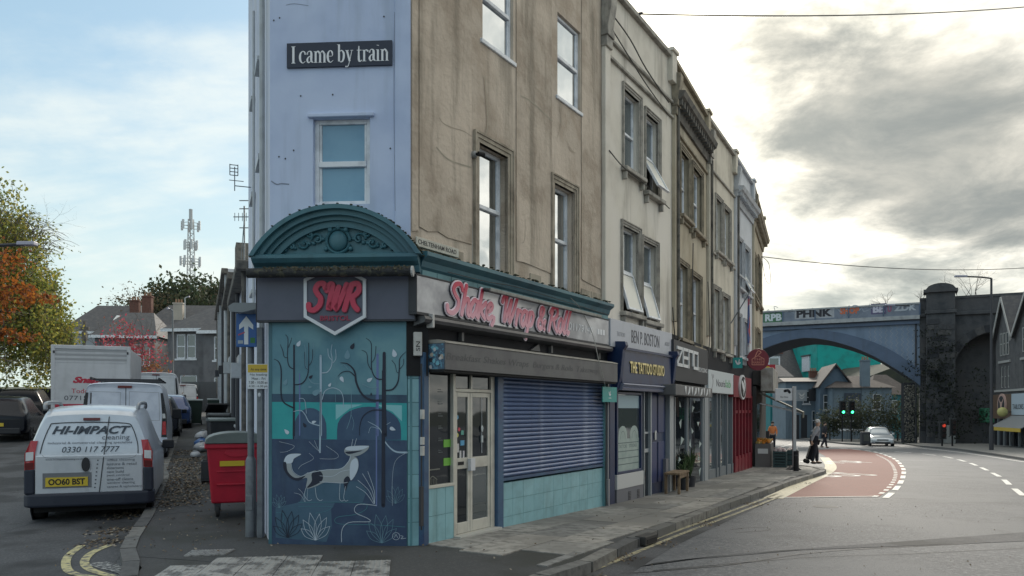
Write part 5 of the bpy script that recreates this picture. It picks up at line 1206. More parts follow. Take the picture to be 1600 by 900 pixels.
b = MB(); b.box(X2(950), X2(958), -.14, .1, -.2, 2.6); b.build('navy_pilaster', navy, T2, f2, bevel=.01)
x0, x1 = X2(961), X2(1001); z1, z0 = Z2(962, 612), Z2(962, 742); zw = Z2(962, 765)
b = MB(); b.box(x0, x0+.07, -.14, -.02, z0, z1); b.box(x1-.07, x1, -.14, -.02, z0, z1); b.box(x0+.07, x1-.07, -.14, -.02, z1-.05, z1); b.box(x0+.07, x1-.07, -.14, -.02, z0, z0+.05); wn = b.build('shop_window', navy, T2, f2, bevel=.005, seg=1)
b = MB(); b.box(x0+.07, x1-.07, -.09, -.08, z0+.05, z1-.05); b.build('pane', g_mid, wn, f2)
etch = mat('etched_film', (.34, .42, .40), .5, c2=(.26, .34, .33), sc=3); wx = x1-x0-.14; za_ = z0+.05; wh = z1-z0-.1
b = MB(); pts = [(x0+.07, za_), (x1-.07, za_), (x1-.07, za_+wh*.42)]
for c in (.78, .28):
    for t in range(9):
        a = PI*t/8; pts.append((x0+.07+wx*(c+.19*math.cos(a)), za_+wh*(.42+.17*math.sin(a)**.7)))
pts.append((x0+.07, za_+wh*.42)); b.prism(pts, -.0925, -.0905); b.build('frosted_film', etch, wn, f2)
b = MB()
for k_, zq in enumerate((.36, .25, .16, .08)): b.box(x0+.1, x1-.1, -.0935, -.093, za_+wh*zq, za_+wh*(zq+.012))
for c in (.78, .28): b.rib([(x0+.07+wx*(c+.1*math.cos(PI*t/8)), za_+wh*(.42+.10*math.sin(PI*t/8))) for t in range(9)], .012, -.0935)
b.build('frosted_lines', mat('film_dark', (.10, .14, .15), .5), wn, f2)
text('window_lettering', 'TATTOO', x0+.2, x0+.07+wx*.45, za_+wh*.30, za_+wh*.345, -.0935, MATS['film_dark'], wn, f2, th=.001)
text('window_lettering', 'STUDIO', x0+.07+wx*.55, x1-.2, za_+wh*.30, za_+wh*.345, -.0935, MATS['film_dark'], wn, f2, th=.001)
b = MB(); b.box(x0+.07, x1-.07, -.0930, -.0905, z1-.32, z1-.06); b.build('poster', mat('sky_poster', (.30, .42, .48), .5), wn, f2)
b = MB(); b.box(x0-.03, x1+.02, -.16, .0, zw, z0-.003); b.build('white_riser', offw, T2, f2, bevel=.004, seg=1)
b = MB(); b.box(x0-.03, x1+.02, -.15, .0, -.25, zw-.003); b.build('grey_riser', slate_t, T2, f2)
for px in (978, 992):
    x = X2(px); 
    for k_ in range(6): b = MB(); b.box(x, x+.12, -.16, -.151, zw-.10-k_*.03, zw-.085-k_*.03); b.build('vent_slat', dark, T2, f2)
# recessed entrance
x2_, x3 = X2(1006), X2(1014); b = MB(); b.box(x2_, x3, -.08, -.02, -.1, 2.35); b.build('side_light', g_dark, T2, f2)
b = MB(); b.box(x2_-.03, x2_, -.12, -.02, -.15, 2.4); b.box(x2_, x3, -.1, -.02, .9, .98); b.box(x2_, x3, -.1, -.02, 1.3, 1.34); b.box(x3, x3+.06, -.14, -.02, -.15, 2.4); b.build('side_light_frame', silv, T2, f2)
b = MB(); b.box(X2(1016), X2(1043), -.05, -.021, -.2, 2.38); navyd = b.build('door', navy, T2, f2)
b = MB()
for k_ in range(2):
    for j in range(2):
        xx = X2(1018)+k_*.5; b.box(xx, xx+.4, -.07, -.051, .2+j*1.1, 1.1+j*1.05)
b.build('door_panel', mat('navy_panel', (.020, .035, .12), .35), navyd, f2, bevel=.01)
for px in (1025, 1043):
    x = X2(px); b = MB(); b.box(x, x+.09, -.078, -.07, 1.15, 1.35); b.build('notice', offw, navyd, f2)
b = MB(); b.box(X2(1043), X2(1049), -.16, -.02, -.25, 2.45); b.build('silver_post', silv, T2, f2, bevel=.01)
b = MB(); b.box(X2(1038), X2(1042), -.14, -.02, -.25, .7); b.build('grey_post', slate_t, T2, f2)

# --- third building: black hairdresser
X3 = lambda px, y=-.1: f3.X(px, y)
Z3 = lambda px, py, y=-.1: f3.Z(px, py, y)
zs_ = thing('fascia_sign', 'black fascia sign with big white square letters ZERO', 'sign', f3.w(2, -.2, 3.2), f3.rz)
o, r = shopbox(f3, 1053, 530, 594, 1106, -.2, -.03, mat('fascia_black', (.022, .026, .034), .5), 'panel', zs_); w_ = r[1]-r[0]; hh = r[3]-r[2]; zz = r[2]
b = MB(); wl_ = mat('letter_plain_white', (.60, .62, .64), .5)
def blockletters(mb, x0, z0, cw, h, t, s_, y0, y1):
    for k_, c in enumerate(s_):
        x = x0+k_*cw; w2 = cw-t*.55
        if c == 'Z': mb.box(x, x+w2, y0, y1, z0+h-t, z0+h); mb.box(x, x+w2, y0, y1, z0, z0+t); mb.prism([(x, z0+t), (x+t*1.1, z0+t), (x+w2, z0+h-t), (x+w2-t*1.1, z0+h-t)], y0, y1)
        if c == 'E': mb.box(x, x+t, y0, y1, z0, z0+h); [mb.box(x+t, x+w2, y0, y1, z0+q, z0+q+t) for q in (0, (h-t)/2, h-t)]
        if c == 'R': mb.box(x, x+t, y0, y1, z0, z0+h); mb.box(x+t, x+w2, y0, y1, z0+h-t, z0+h); mb.box(x+w2-t, x+w2, y0, y1, z0+h*.15, z0+h-t)
        if c == 'O': mb.box(x, x+t, y0, y1, z0, z0+h); mb.box(x+w2-t, x+w2, y0, y1, z0, z0+h); mb.box(x+t, x+w2-t, y0, y1, z0, z0+t); mb.box(x+t, x+w2-t, y0, y1, z0+h-t, z0+h)
blockletters(b, r[0]+w_*.06, zz+hh*.36, w_*.15, hh*.50, .075, 'ZERO', -.23, -.201); b.build('lettering', wl_, zs_, f3)
text('small_lettering', 'HAIRDRESSING', r[0]+w_*.60, r[0]+w_*.97, zz+hh*.34, zz+hh*.46, -.201, wl_, zs_, f3, th=.003)
ag = thing('shop_awning', 'grey rolled awning with white cut letters under the black fascia', 'awning', f3.w(2, -.4, 2.6), f3.rz)
o, r = shopbox(f3, 1056, 600, 617, 1113, -.42, -.03, awm, 'cassette', ag, .01); w_ = r[1]-r[0]; hh = r[3]-r[2]
b = MB()
for k_ in range(9):
    x = r[0]+w_*(.2+k_*.085); b.prism([(x, r[2]+.02), (x+.14, r[3]-.03), (x+.24, r[3]-.03), (x+.20, r[2]+.08)] if k_ % 2 else [(x, r[3]-.02), (x+.2, r[3]-.02), (x+.13, r[2]+.02)], -.43, -.421)
b.build('cut_lettering', wl_, ag, f3)
x0, x1 = X3(1056), X3(1099); z1 = Z3(1058, 620); z0 = -.3
b = MB(); b.box(x0, x1, -.06, -.021, z0, z1); wn = b.build('shop_window', g_dark, T3, f3)
b = MB()
for px in (1055, 1075, 1099): x = X3(px); b.box(x-.03, x+.04, -.1, -.02, z0, z1)
b.build('glazing_bar', silv, wn, f3)
tri = mat('triangle_film', (.34, .42, .42), .5)
for (px, py, s_, a) in ((1063, 632, 5, 2), (1083, 640, 7, .5), (1064, 662, 7, 1.2), (1091, 660, 6, 3), (1082, 672, 6, 2.5), (1066, 690, 8, .4), (1079, 693, 7, 1.8), (1094, 696, 7, .3), (1092, 715, 6, 2), (1094, 737, 7, 1), (1085, 625, 5, 3), (1062, 720, 6, .2)):
    x, z = f3.pix(px, py, -.063); s2 = s_*.018; b = MB()
    b.prism([(x+s2*1.5*math.cos(a+t), z+s2*math.sin(a+t)) for t in (0, 1.7, 3.4)], -.064, -.0605); b.build('triangle_sticker', tri, wn, f3)
b = MB(); b.box(X3(1100), X3(1106), -.12, .0, -.4, 2.7); b.build('grey_pier', silv, T3, f3)
# bench with a plant
bx, by = G(1072, 752)
p_ = f3.w(f3.X(1066, -.5), -.50, 0); bn = thing('wooden_bench', 'small weathered wooden bench against the black shop window', 'bench', (p_.x, p_.y, gz(p_.x, p_.y)), f3.rz)
wood = mat('bench_wood', (.20, .14, .085), .8, c2=(.12, .085, .055), sc=8); 
for k_ in range(3): b = MB(); b.box(-.15, .80, .02+k_*.12, .13+k_*.12, .43, .47); b.build('slat', wood, bn)
for x in (-.1, .69):
    for y in (.03, .32): b = MB(); b.box(x, x+.06, y, y+.05, 0, .43); b.build('leg', wood, bn)
b = MB(); b.box(-.1, .75, .05, .08, .34, .42); b.build('apron', wood, bn)
leafg = mat('leaf_green', (.045, .085, .03), .6, c2=(.07, .12, .04), sc=8)
def strap_plant(name, label, loc, n, h, spread, m_, group=None):
    t = thing(name, label, 'plant', loc, 0, group); b = MB()
    for i in range(n):
        a = random.uniform(0, 2*PI); L_ = h*random.uniform(.6, 1.1); s_ = spread*random.uniform(.3, 1)
        P = [Vector((0, 0, .25)), Vector((math.cos(a)*s_*.4, math.sin(a)*s_*.4, .25+L_*.7)), Vector((math.cos(a)*s_, math.sin(a)*s_, .25+L_*random.uniform(.5, 1)))]
        P = [Vector(p) for p in cr(P, 4)]; sd_ = Vector((-math.sin(a), math.cos(a), 0))
        for j in range(len(P)-1):
            w0, w1 = .018*(1-j/len(P)), .018*(1-(j+1)/len(P)); b.quad(P[j]-sd_*w0, P[j]+sd_*w0, P[j+1]+sd_*w1, P[j+1]-sd_*w1)
    tag(b.build('fronds', m_, t), kind='stuff')
    b = MB(); b.lathe([(0, 0), (.11, 0), (.15, .26), (.13, .26), (.12, .22), (0, .22)], 14); b.build('pot', dark, t, smooth=40)
    return t
p_ = f3.w(X3(1072), -.2, 0); strap_plant('potted_plant', 'bushy green potted plant behind the wooden bench', (p_.x, p_.y, gz(p_.x, p_.y)), 90, .75, .5, leafg)
p_ = f3.w(X3(1058), -.25, 0); strap_plant('potted_plant', 'dark tub plant at the near foot of the black shop window', (p_.x, p_.y, gz(p_.x, p_.y)), 50, .5, .28, leafg)

# --- fourth building: white fascia, grey glazed front
X4 = lambda px, y=-.1: f4.X(px, y)
ws = thing('fascia_sign', 'white shop fascia with black and green lettering and a figure emblem', 'sign', f4.w(2, -.2, 3), f4.rz)
o, r = shopbox(f4, 1107, 577, 613, 1147, -.2, -.03, mat('fascia_white', (.50, .55, .58), .45), 'panel', ws, .006); w_ = r[1]-r[0]; hh = r[3]-r[2]
text('lettering', 'Nouris', r[0]+w_*.28, r[0]+w_*.62, r[2]+hh*.3, r[2]+hh*.62, -.201, gt, ws, f4, th=.004)
text('green_lettering', 'lab', r[0]+w_*.64, r[0]+w_*.85, r[2]+hh*.3, r[2]+hh*.66, -.201, mat('sign_green', (.05, .30, .10), .5), ws, f4, th=.004)
b = MB(); b.rib([(r[0]+w_*.12, r[2]+hh*.2), (r[0]+w_*.16, r[2]+hh*.5), (r[0]+w_*.12, r[2]+hh*.8)], .06, -.204, .003); b.ball((r[0]+w_*.17, -.2, r[2]+hh*.75), .05, .01, .06, 8, 6); b.build('emblem', MATS['pale_lettering'], ws, f4)
x0, x1 = X4(1107), X4(1146)
b = MB(); b.box(x0, x1, -.05, -.021, -.4, 2.55); wn = b.build('shop_window', g_row, T4, f4)
grf = mat('grey_shopframe', (.14, .16, .18), .45)
b = MB()
for px in (1106.5, 1119, 1124, 1135, 1143): x = X4(px); b.box(x-.03, x+.05, -.13, -.02, -.4, 2.55)
b.box(x0, x1, -.1, -.02, -.4, .25); b.box(x0, x1, -.1, -.02, 2.5, 2.6); b.build('glazing_bar', grf, wn, f4)
# --- fifth building: red shop with round emblem
X5 = lambda px, y=-.1: f5.X(px, y)
redp = mat('red_shop_paint', (.20, .012, .025), .4, c2=(.14, .01, .02), sc=3)
rs = thing('fascia_sign', 'dark red fascia with a round black and white world emblem', 'sign', f5.w(1.5, -.2, 3), f5.rz)
o, r = shopbox(f5, 1147, 586, 620, 1174, -.2, -.03, redp, 'panel', rs, .006)
cx, cz = f5.pix(1159.5, 605, -.22); b = MB(); b.prism([(cx+.62*math.cos(t*PI/12)*.85, cz+.40*math.sin(t*PI/12)) for t in range(24)], -.26, -.201); b.build('emblem_disc', wl_, rs, f5)
b = MB(); b.prism([(cx+.54*math.cos(t*PI/12)*.85, cz+.34*math.sin(t*PI/12)) for t in range(24)], -.268, -.261); b.build('emblem_field', black, rs, f5)
b = MB(); b.rib([(cx-.3, cz+.15), (cx-.1, cz+.05), (cx+.05, cz-.05), (cx+.0, cz-.25)], [.12, .22, .2, .05], -.274, .005); b.rib([(cx+.1, cz+.22), (cx+.25, cz+.1), (cx+.2, cz-.1)], [.1, .16, .05], -.274, .005); b.build('emblem_map', wl_, rs, f5)
x0, x1 = X5(1147), X5(1173)
b = MB(); b.box(x0, x1, -.05, -.021, -.4, 2.5); wn = b.build('shop_window', g_dark, T5, f5)
b = MB()
for px in (1147.5, 1153, 1158, 1163, 1168, 1173): x = X5(px); b.box(x-.05, x+.06, -.14, -.02, -.4, 2.5)
b.box(x0, x1, -.11, -.02, -.4, .5); b.box(x0, x1, -.11, -.02, 1.9, 2.0); b.build('red_frame', redp, wn, f5)
for k_ in range(5):
    b = MB(); xx = x0+.1+k_*(x1-x0-.2)/5; b.box(xx+.05, xx+(x1-x0)/5-.1, -.125, -.111, -.2, .42); b.build('riser_panel', redp, wn, f5, bevel=.01)
# --- sixth: greengrocer with shutter box, awning
X6 = lambda px, y=-.1: f6.X(px, y)
b = MB(); b.box(0, L6, -.3, -.02, 3.0, 3.5); b.box(0, L6, -.15, -.021, -.5, 2.95); b.build('shop_front', mat('dark_shopfront', (.05, .05, .05), .6), T6, f6)
b = MB(); b.box(.2, 1.7, -.155, -.151, .0, 2.3); b.build('shop_window', g_dark, T6, f6)
gs = thing('shutter_box', 'stained pale box sign over the greengrocer doorway', 'sign', f6.w(1.5, -.5, 3), f6.rz)
b = MB(); b.box(-.2, 3.6, -.75, -.31, 2.75, 3.6); b.build('case', mat('stained_white', (.36, .35, .33), .6, c2=(.20, .18, .16), sc=2, streak=((.12, .10, .08), .6)), gs, f6, bevel=.02)
ga = thing('sloping_awning', 'olive sloping canvas awning over the fruit stall', 'awning', f6.w(2, -1, 2.6), f6.rz)
b = MB(); b.prismx([(-.3, 2.70), (-1.75, 2.0), (-1.75, 1.78), (-1.72, 1.78), (-1.72, 1.97), (-.3, 2.64)], -.6, 3.4); b.build('canvas', mat('olive_canvas', (.07, .075, .06), .7, c2=(.05, .05, .045), sc=5), ga, f6, fix=True)
b = MB(); b.tube([(-.55, -.3, 2.3), (-.55, -1.7, 1.95)], .02); b.tube([(3.3, -.3, 2.3), (3.3, -1.7, 1.95)], .02); b.build('arm', silv, ga, f6)
# hanging signs
def hang(name, label, px, py, Y, build):
    p = ((px-800)/F*Y, Y, CAMZ+(HZ-py)/F*Y); t = thing(name, label, 'sign', p, -rad(8)); build(t, None, 0, 0, 0); return t
def round_sign(t, fr, x, y, z):
    b = MB(); b.lathe([(0, -.05), (.37, -.05), (.38, 0), (.37, .05), (0, .05)], 28, (0, 0, 0), 'y'); b.build('disc', mat('maroon_sign', (.16, .012, .025), .4), t, smooth=30)
    b = MB(); b.rib([(-.2, -.18), (-.2, .02), (0, .14), (.2, .02), (.2, -.18), (-.2, -.18)], .025, -.055, 0, 0); b.rib([(-.1, .1), (.0, .3), (.1, .25), (.02, .18)], .03, -.056); b.build('emblem', mat('peach', (.55, .22, .16), .5), t)
    b = MB(); me = text_mesh('THE', -.15, .15, -.03, .05, -.057, MATS['peach'], th=0); b.add([tuple(v.co) for v in me.vertices], [tuple(p.vertices) for p in me.polygons])
    me = text_mesh('MARKET', -.2, .2, -.14, -.06, -.057, MATS['peach'], th=0); b.add([tuple(v.co) for v in me.vertices], [tuple(p.vertices) for p in me.polygons]); b.build('lettering', MATS['peach'], t)
    b = MB(); b.box(-.62, -.58, -.03, .03, -.25, .25); b.box(-.58, -.3, -.02, .02, .12, .16); b.box(-.58, -.3, -.02, .02, -.16, -.12); b.build('bracket', dark, t)
hang('hanging_sign', 'round maroon hanging sign with a house emblem over the red shop', 1184, 562, 26.6, round_sign)
def tealsq(t, fr, x, y, z):
    b = MB(); b.box(-.15, .15, -.02, .02, -.17, .17); b.build('board', MATS['teal_sign'], t)
    b = MB(); b.rib([(-.06, .06), (0, -.04), (.07, 0)], .05, -.024); b.rib([(.05, .1), (.03, 0)], .03, -.0245); b.build('logo', wl_, t); b = MB(); b.box(-.3, -.15, -.01, .01, -.02, .02); b.build('bracket', dark, t)
hang('hanging_sign', 'small teal square projecting sign above the white fascia', 1152.5, 567, 24.6, tealsq)
def banner(t, fr, x, y, z):
    b = MB(); b.box(-.3, .24, -.05, .05, -.56, .56); b.build('board', mat('banner_red', (.42, .02, .04), .5), t)
    b = MB(); b.lathe([(0, -.07), (.2, -.07), (.2, -.051), (0, -.051)], 20, (-.12, 0, .3), 'y'); b.build('roundel', mat('banner_yellow', (.60, .42, .03), .5), t)
    b = MB()
    for k_, (s_, zz) in enumerate((('MONEY', -.06), ('FLY', -.24), ('HERE', -.42))):
        me = text_mesh(s_, -.2, .18-(.1 if k_ == 1 else 0), zz, zz+.1, -.053, wl_, th=0); b.add([tuple(v.co) for v in me.vertices], [tuple(p.vertices) for p in me.polygons])
    b.build('lettering', wl_, t)
hang('banner_sign', 'tall red projecting sign with yellow roundel and white words', 1202, 590, 33.2, banner)
fl_ = thing('flag', 'limp red and blue flag hanging from a pole on the white house', 'flag', f5.w(*[(lambda p: (p[0], -.5, p[1]))(f5.pix(1168, 480, -.5))][0]), f5.rz)
b = MB(); b.tube([(-.1, .5, -.5), (.0, 0, .35), (.02, -.1, .6)], .018); b.build('pole', grf, fl_)
b = MB()
for k_ in range(5): b.prism([(-.25+.1*k_, -1.1+.1*(k_ % 2)), (-.15+.1*k_, -1.15-.1*(k_ % 2)), (.02+.01*k_, .35), (-.02+.01*k_, .35)], -.05+.03*(k_ % 2), -.04+.03*(k_ % 2))
b.build('cloth', mat('flag_red', (.40, .03, .05), .7, c2=(.02, .06, .20), sc=1.6, lo=.45, hi=.5), fl_)

# overhead cables across the sky
oc = thing('overhead_cable', 'thin dark cable strung high from the pale terrace parapet', 'cable', q3(f2, 1000, 22), 0)
a = Vector(q3(f2, 1000, 22)); e = Vector(((1800-800)/F*30, 30, CAMZ+(HZ+14)/F*30))
b = MB(); n = 24; b.tube([a.lerp(e, i/n)-Vector((0, 0, 1.0*4*(i/n)*(1-i/n)*.35)) for i in range(n+1)], .016, 5); b.build('cable', cbm, oc, Matrix.Identity(4))
b = MB(); b.tube([a-Vector((.3, .1, .1)), a+Vector((.05, 0, .02))], .03, 6); b.build('hook', dark, oc, Matrix.Identity(4))
oc2 = thing('overhead_cable', 'lower sagging cable from the last terrace house over the road', 'cable', q3(f6, 1190, 402), 0)
a = Vector(q3(f6, 1190, 401)); e = Vector(((1750-800)/F*44, 44, CAMZ+(HZ-402)/F*44))
b = MB(); b.tube([a.lerp(e, i/n)-Vector((0, 0, .9*4*(i/n)*(1-i/n)*.7)) for i in range(n+1)], .018, 5)
b.tube(cr([a, a+Vector((.15, 0, -.9)), a+Vector((.35, 0, -1.1)), a+Vector((.3, 0, -.3)), a], 5), .012, 5); b.build('cable', cbm, oc2, Matrix.Identity(4))

# --- low buildings along the side street, beyond the corner building
def lane_bld(t0, t1, top, label, m_, seed):
    e, a = lpt(t1), lpt(t0+.003); fr = Fr(*e, .373, -.928, gz(*e)); L_ = t1-t0-.003; z0 = fr.o.z
    t = thing('lane_building', label, 'building', (e[0], e[1], z0), fr.rz); b = MB(); rnd = random.Random(seed)
    hs_ = [(L_*.2, L_*.2+.9, .9, 2.1), (L_*.6, L_*.6+.9, -.1, 2.1)]
    wall_holes(b, 0, L_, -1.2, top-z0, hs_, .25); b.box(0, L_, .3, 5, top-z0-.2, top-z0-.05); b.build('wall', m_, t, fr)
    sash(t, fr, *hs_[0], y=.1, fm=grey_frame, gm_=g_dark, sill=.1)
    h = hs_[1]; b = MB(); b.box(h[0], h[1], .08, .13, h[2], h[3]); b.build('door', rnd.choice((grey_frame, navy, soot)), t, fr)
    for x in (.15, L_*.45, L_-.3):
        b = MB(); b.tube([(x, -.07, -.8), (x, -.07, top-z0-.1)], .045, 8); b.build('downpipe', rnd.choice((soot, grey_frame, dark)), t, fr)
    b = MB(); b.box(0, L_, -.22, -.002, top-z0-.16, top-z0+.02); b.build('gutter', soot, t, fr, bevel=.02)
    b = MB(); b.box(h[0]-.1, h[1]+.1, -.12, -.002, h[3]+.05, h[3]+.3); b.box(L_*.8, L_*.8+.35, -.28, -.002, 1.9, 2.2); b.build('canopy', rnd.choice((dark, grey_frame)), t, fr)
    return t, fr
lane_bld(5.1, 11, 4.55, 'low pale lane building beside the flank of the corner block', pale_side, 3)
lane_bld(11, 18, 5.3, 'white rendered lane building with drainpipes behind the bins', white_s, 4)
t_, fr_ = lane_bld(18, 27, 6.6, 'taller white lane building with an aerial and dark gutter', white_s, 5)
b = MB(); b.box(4, 5.2, .4, 1.2, 4, 7.2); b.build('chimney', soot, t_, fr_)
lane_bld(27, 36, 6.9, 'farthest pale lane building before the grey hoarding', pale_side, 6)
ae = thing('tv_aerial', 'tall thin television aerial on a pole above the lane rooftops', 'aerial', (*lpt(19.5, -.6), 6.2))
b = MB(); b.tube([(0, 0, -.5), (0, 0, 3.0)], .03, 6); b.tube([(-.2, 0, 0), (0, 0, 2.6)], .015, 5); b.build('mast', grf, ae)
b = MB(); b.tube([(-.4, 0, 2.6), (.9, 0, 2.6)], .02, 5)
for k_ in range(9): b.tube([(-.35+k_*.14, 0, 2.45), (-.35+k_*.14, 0, 2.75)], .012, 4)
for z in (2.2, 2.9, 3.2): b.tube([(-.18, 0, z), (.18, 0, z)], .02, 4)
b.build('element', grf, ae)
ae2 = thing('wall_aerial', 'small looped aerial bracketed to the side flank of the blue building', 'aerial', FL.w(1.2, -.2, 5.75), FL.rz); ae2.matrix_basis = ae2.matrix_basis @ Matrix.Scale(.6, 4)
b = MB(); b.tube([(0, .3, -.2), (0, -.15, -.2)], .015, 5); b.tube([(0, -.15, -.35), (0, -.15, .35)], .015, 5); b.tube([(0, .1, -.05), (0, -.3, -.05)], .012, 5); b.build('bracket', grf, ae2)
b = MB()
for z in (.1, .2, .3, .4): b.tube([(0, -.28, z), (0, -.06, z)], .012, 4)
b.tube([(0, -.28, .1), (0, -.28, .42)], .012, 4); b.tube([(0, -.06, .1), (0, -.06, .42)], .012, 4); b.build('element', dark, ae2)
# ------------------------------------------------------------ vehicles: x right, y forward from the tail, z up
tyre = mat('tyre', (.018, .018, .02), .8); rimm = mat('rim_grey', (.30, .31, .33), .35, .6); plastic = mat('black_plastic', (.022, .024, .03), .55)
tail_red = mat('lamp_red', (.42, .012, .018), .25, coat=.5); lampc = mat('lamp_clear', (.55, .57, .6), .2, coat=.5); plate_y = mat('plate_yellow', (.62, .46, .04), .5); plate_w = mat('plate_white', (.6, .6, .6), .5)
car_glass = glass('car_glass', (.010, .013, .017), 1.42, mixf=.0)
def lerp(a, b, t): return a+(b-a)*t
def half(st):
    y, zb, zs, zt, wb, ws, wt = st[:7]; ln = st[7] if len(st) > 7 else 0
    pts = [(0, zb), (.82*wb, zb), (wb, zb+.07), (lerp(wb, ws, .7), lerp(zb, zs, .32)), (ws, lerp(zb, zs, .68)), (ws*.98, zs), (lerp(ws*.98, wt, .5), lerp(zs, zt, .5)), (wt, lerp(zs, zt, .9)-.01), (wt*.82, zt-.008), (0, zt+.02)]
    return [(x, y+ln*max(0, z-zs), z) for x, z in pts]
def cat1(p0, p1, p2, p3, t, k_=.42):
    m1 = [(c-a)*k_ for a, c in zip(p0, p2)]; m2 = [(c-a)*k_ for a, c in zip(p1, p3)]; t2, t3 = t*t, t*t*t
    return tuple((2*t3-3*t2+1)*b+(t3-2*t2+t)*u+(-2*t3+3*t2)*c+(t3-t2)*v for b, c, u, v in zip(p1, p2, m1, m2))
class Shell:
    def __init__(s, sts): s.H = [half(q) for q in sts]; s.n = len(sts)
    def row(s, k_, v):
        sg_ = -1 if v < 0 else 1; v = abs(v); H = s.H[max(0, min(s.n-1, k_))]
        i = min(8, int(v)); t = v-i
        g = lambda j: (lambda q: (-q[0], q[1], q[2]))(H[-j]) if j < 0 else ((lambda q: (-q[0], q[1], q[2]))(H[18-j]) if j > 9 else H[j])
        p = cat1(g(i-1), g(i), g(i+1), g(i+2), t); return (p[0]*sg_, p[1], p[2])
    def __call__(s, u, v):
        u = max(0, min(s.n-1, u)); i = min(s.n-2, int(u)); t = u-i
        return Vector(cat1(s.row(i-1, v), s.row(i, v), s.row(i+1, v), s.row(i+2, v), t))
    def nrm(s, u, v):
        e = .02; a = s(min(u+e, s.n-1), v)-s(max(u-e, 0), v); b = s(u, min(v+e, 9))-s(u, max(v-e, -9)); n = b.cross(a)
        return n.normalized() if n.length > 1e-9 else Vector((0, 0, 1))
    def body(s, name, m_, parent, du=.25):
        b = MB(); U = [i*du for i in range(int((s.n-1)/du)+1)]; V = [-9+i*.5 for i in range(36)]
        b.v = [tuple(s(u, v)) for u in U for v in V]; k_ = len(V)
        b.f = [(i*k_+j, i*k_+(j+1) % k_, (i+1)*k_+(j+1) % k_, (i+1)*k_+j) for i in range(len(U)-1) for j in range(k_)]
        for e in (0, len(U)-1):
            o = e*k_
            for j in range(0, 18): 
                a, b_, c, d = o+j, o+j+1, o+(36-j-1) % 36, o+(36-j) % 36
                f = tuple(dict.fromkeys((a, b_, c, d))); b.f.append(f if len(f) > 2 else f)
        b.f = [f for f in b.f if len(f) > 2]
        b.m = [0]*len(b.f); return b.build(name, m_, parent, smooth=38, fix=True)
    def patch(s, name, m_, parent, u0, u1, v0, v1, off=.006, nu=6, nv=5, inset=0):
        b = MB(); 
        for i in range(nu+1):
            for j in range(nv+1):
                u, v = lerp(u0, u1, i/nu), lerp(v0, v1, j/nv); b.v.append(tuple(s(u, v)+s.nrm(u, v)*off))
        k_ = nv+1; b.f = [(i*k_+j, i*k_+j+1, (i+1)*k_+j+1, (i+1)*k_+j) for i in range(nu) for j in range(nv)]; b.m = [0]*len(b.f)
        return b.build(name, m_, parent, smooth=60)
def wheels(parent, ys, w_, r, wid=.2, rim=None, spokes=5):
    for y in ys:
        for s_ in (-1, 1):
            b = MB(); b.lathe([(0, -.004), (r*1.17, -.004), (r*1.17, .01), (0, .01)], 20, (s_*(w_-.0), y, r*1.05), 'x'); b.build('wheel_arch', plastic, parent)
            b = MB(); x0 = s_*(w_-wid+.03); x1 = s_*(w_+.022)
            a, c = (x0, x1) if s_ > 0 else (x1, x0)
            b.lathe([(0, a), (r*.93, a), (r, a+.03), (r, c-.03), (r*.94, c), (r*.6, c), (0, c)], 22, (0, y, r), 'x'); o = b.build('wheel', tyre, parent, smooth=40)
            b = MB(); xr = s_*(w_+.024)
            b.lathe([(0, xr), (r*.62, xr), (r*.62, xr-s_*.02), (0, xr-s_*.02)], 18, (0, y, r), 'x'); b.build('rim', rim or rimm, o)
            b = MB()
            for k_ in range(spokes):
                a = 2*PI*k_/spokes; c_, sn = math.cos(a+.5), math.sin(a+.5); b.prismx([(y+c_*r*.2-sn*.03, r+sn*r*.2+c_*.03), (y+c_*r*.2+sn*.03, r+sn*r*.2-c_*.03), (y+math.cos(a+.9)*r*.55, r+math.sin(a+.9)*r*.55), (y+math.cos(a+.2)*r*.55, r+math.sin(a+.2)*r*.55)], xr+s_*.001, xr+s_*.004)
            b.build('rim_opening', plastic, o)
LR = math.atan2(.373, .928)              # heading of the side street
def road_z(x, y): return gz(x, y)+ROAD
def place(name, label, cat, x, y, rz, group=None):
    return thing(name, label, cat, (x, y, road_z(x, y)), rz, group)

# --- silver cleaning van in front
vx, vy = -6.78, 12.35
v1 = place('parked_van', 'silver cleaning company van with dark bumper and yellow plate, tail towards the corner', 'van', vx, vy, LR)
vs_ = mat('van_silver', (.60, .64, .70), .32, .25, c2=(.52, .56, .62), sc=2, coat=.4, streak=((.30, .31, .33), .35, 3.))
LEAN = .24
st = [(0, .34, 1.05, 1.70, .86, .885, .66, LEAN), (.12, .27, 1.05, 1.78, .89, .915, .68, LEAN), (.7, .25, 1.05, 1.84, .91, .93, .71), (1.6, .25, 1.05, 1.86, .91, .93, .72), (2.4, .25, 1.06, 1.80, .91, .93, .70), (3.1, .25, 1.08, 1.22, .92, .94, .80), (3.7, .27, .95, 1.06, .90, .91, .75), (4.0, .33, .75, .85, .82, .82, .66)]
sh1 = Shell(st); sh1.body('body', vs_, v1)
def bend(me, zs, ln):
    for v in me.vertices: v.co.y += ln*max(0, v.co.z-zs)
def rear(mb, name, m_, parent, zs=1.05, ln=LEAN, **k_):
    me = mb.mesh(name, m_); bend(me, zs, ln); return link(name, me, parent)
def rear_text(name, s_, x0, x1, z0, z1, m_, parent, y=-.012, zs=1.05, ln=LEAN, **k_):
    me = text_mesh(s_, x0, x1, z0, z1, y, m_, th=.002, **k_); bend(me, zs, ln); return link(name, me, parent)
PX = 1200/12.28                          # photo pixels per metre at the tail
def rx(px): return (px-129)/PX
def rz_(py, k_=0): return (812-py)/PX
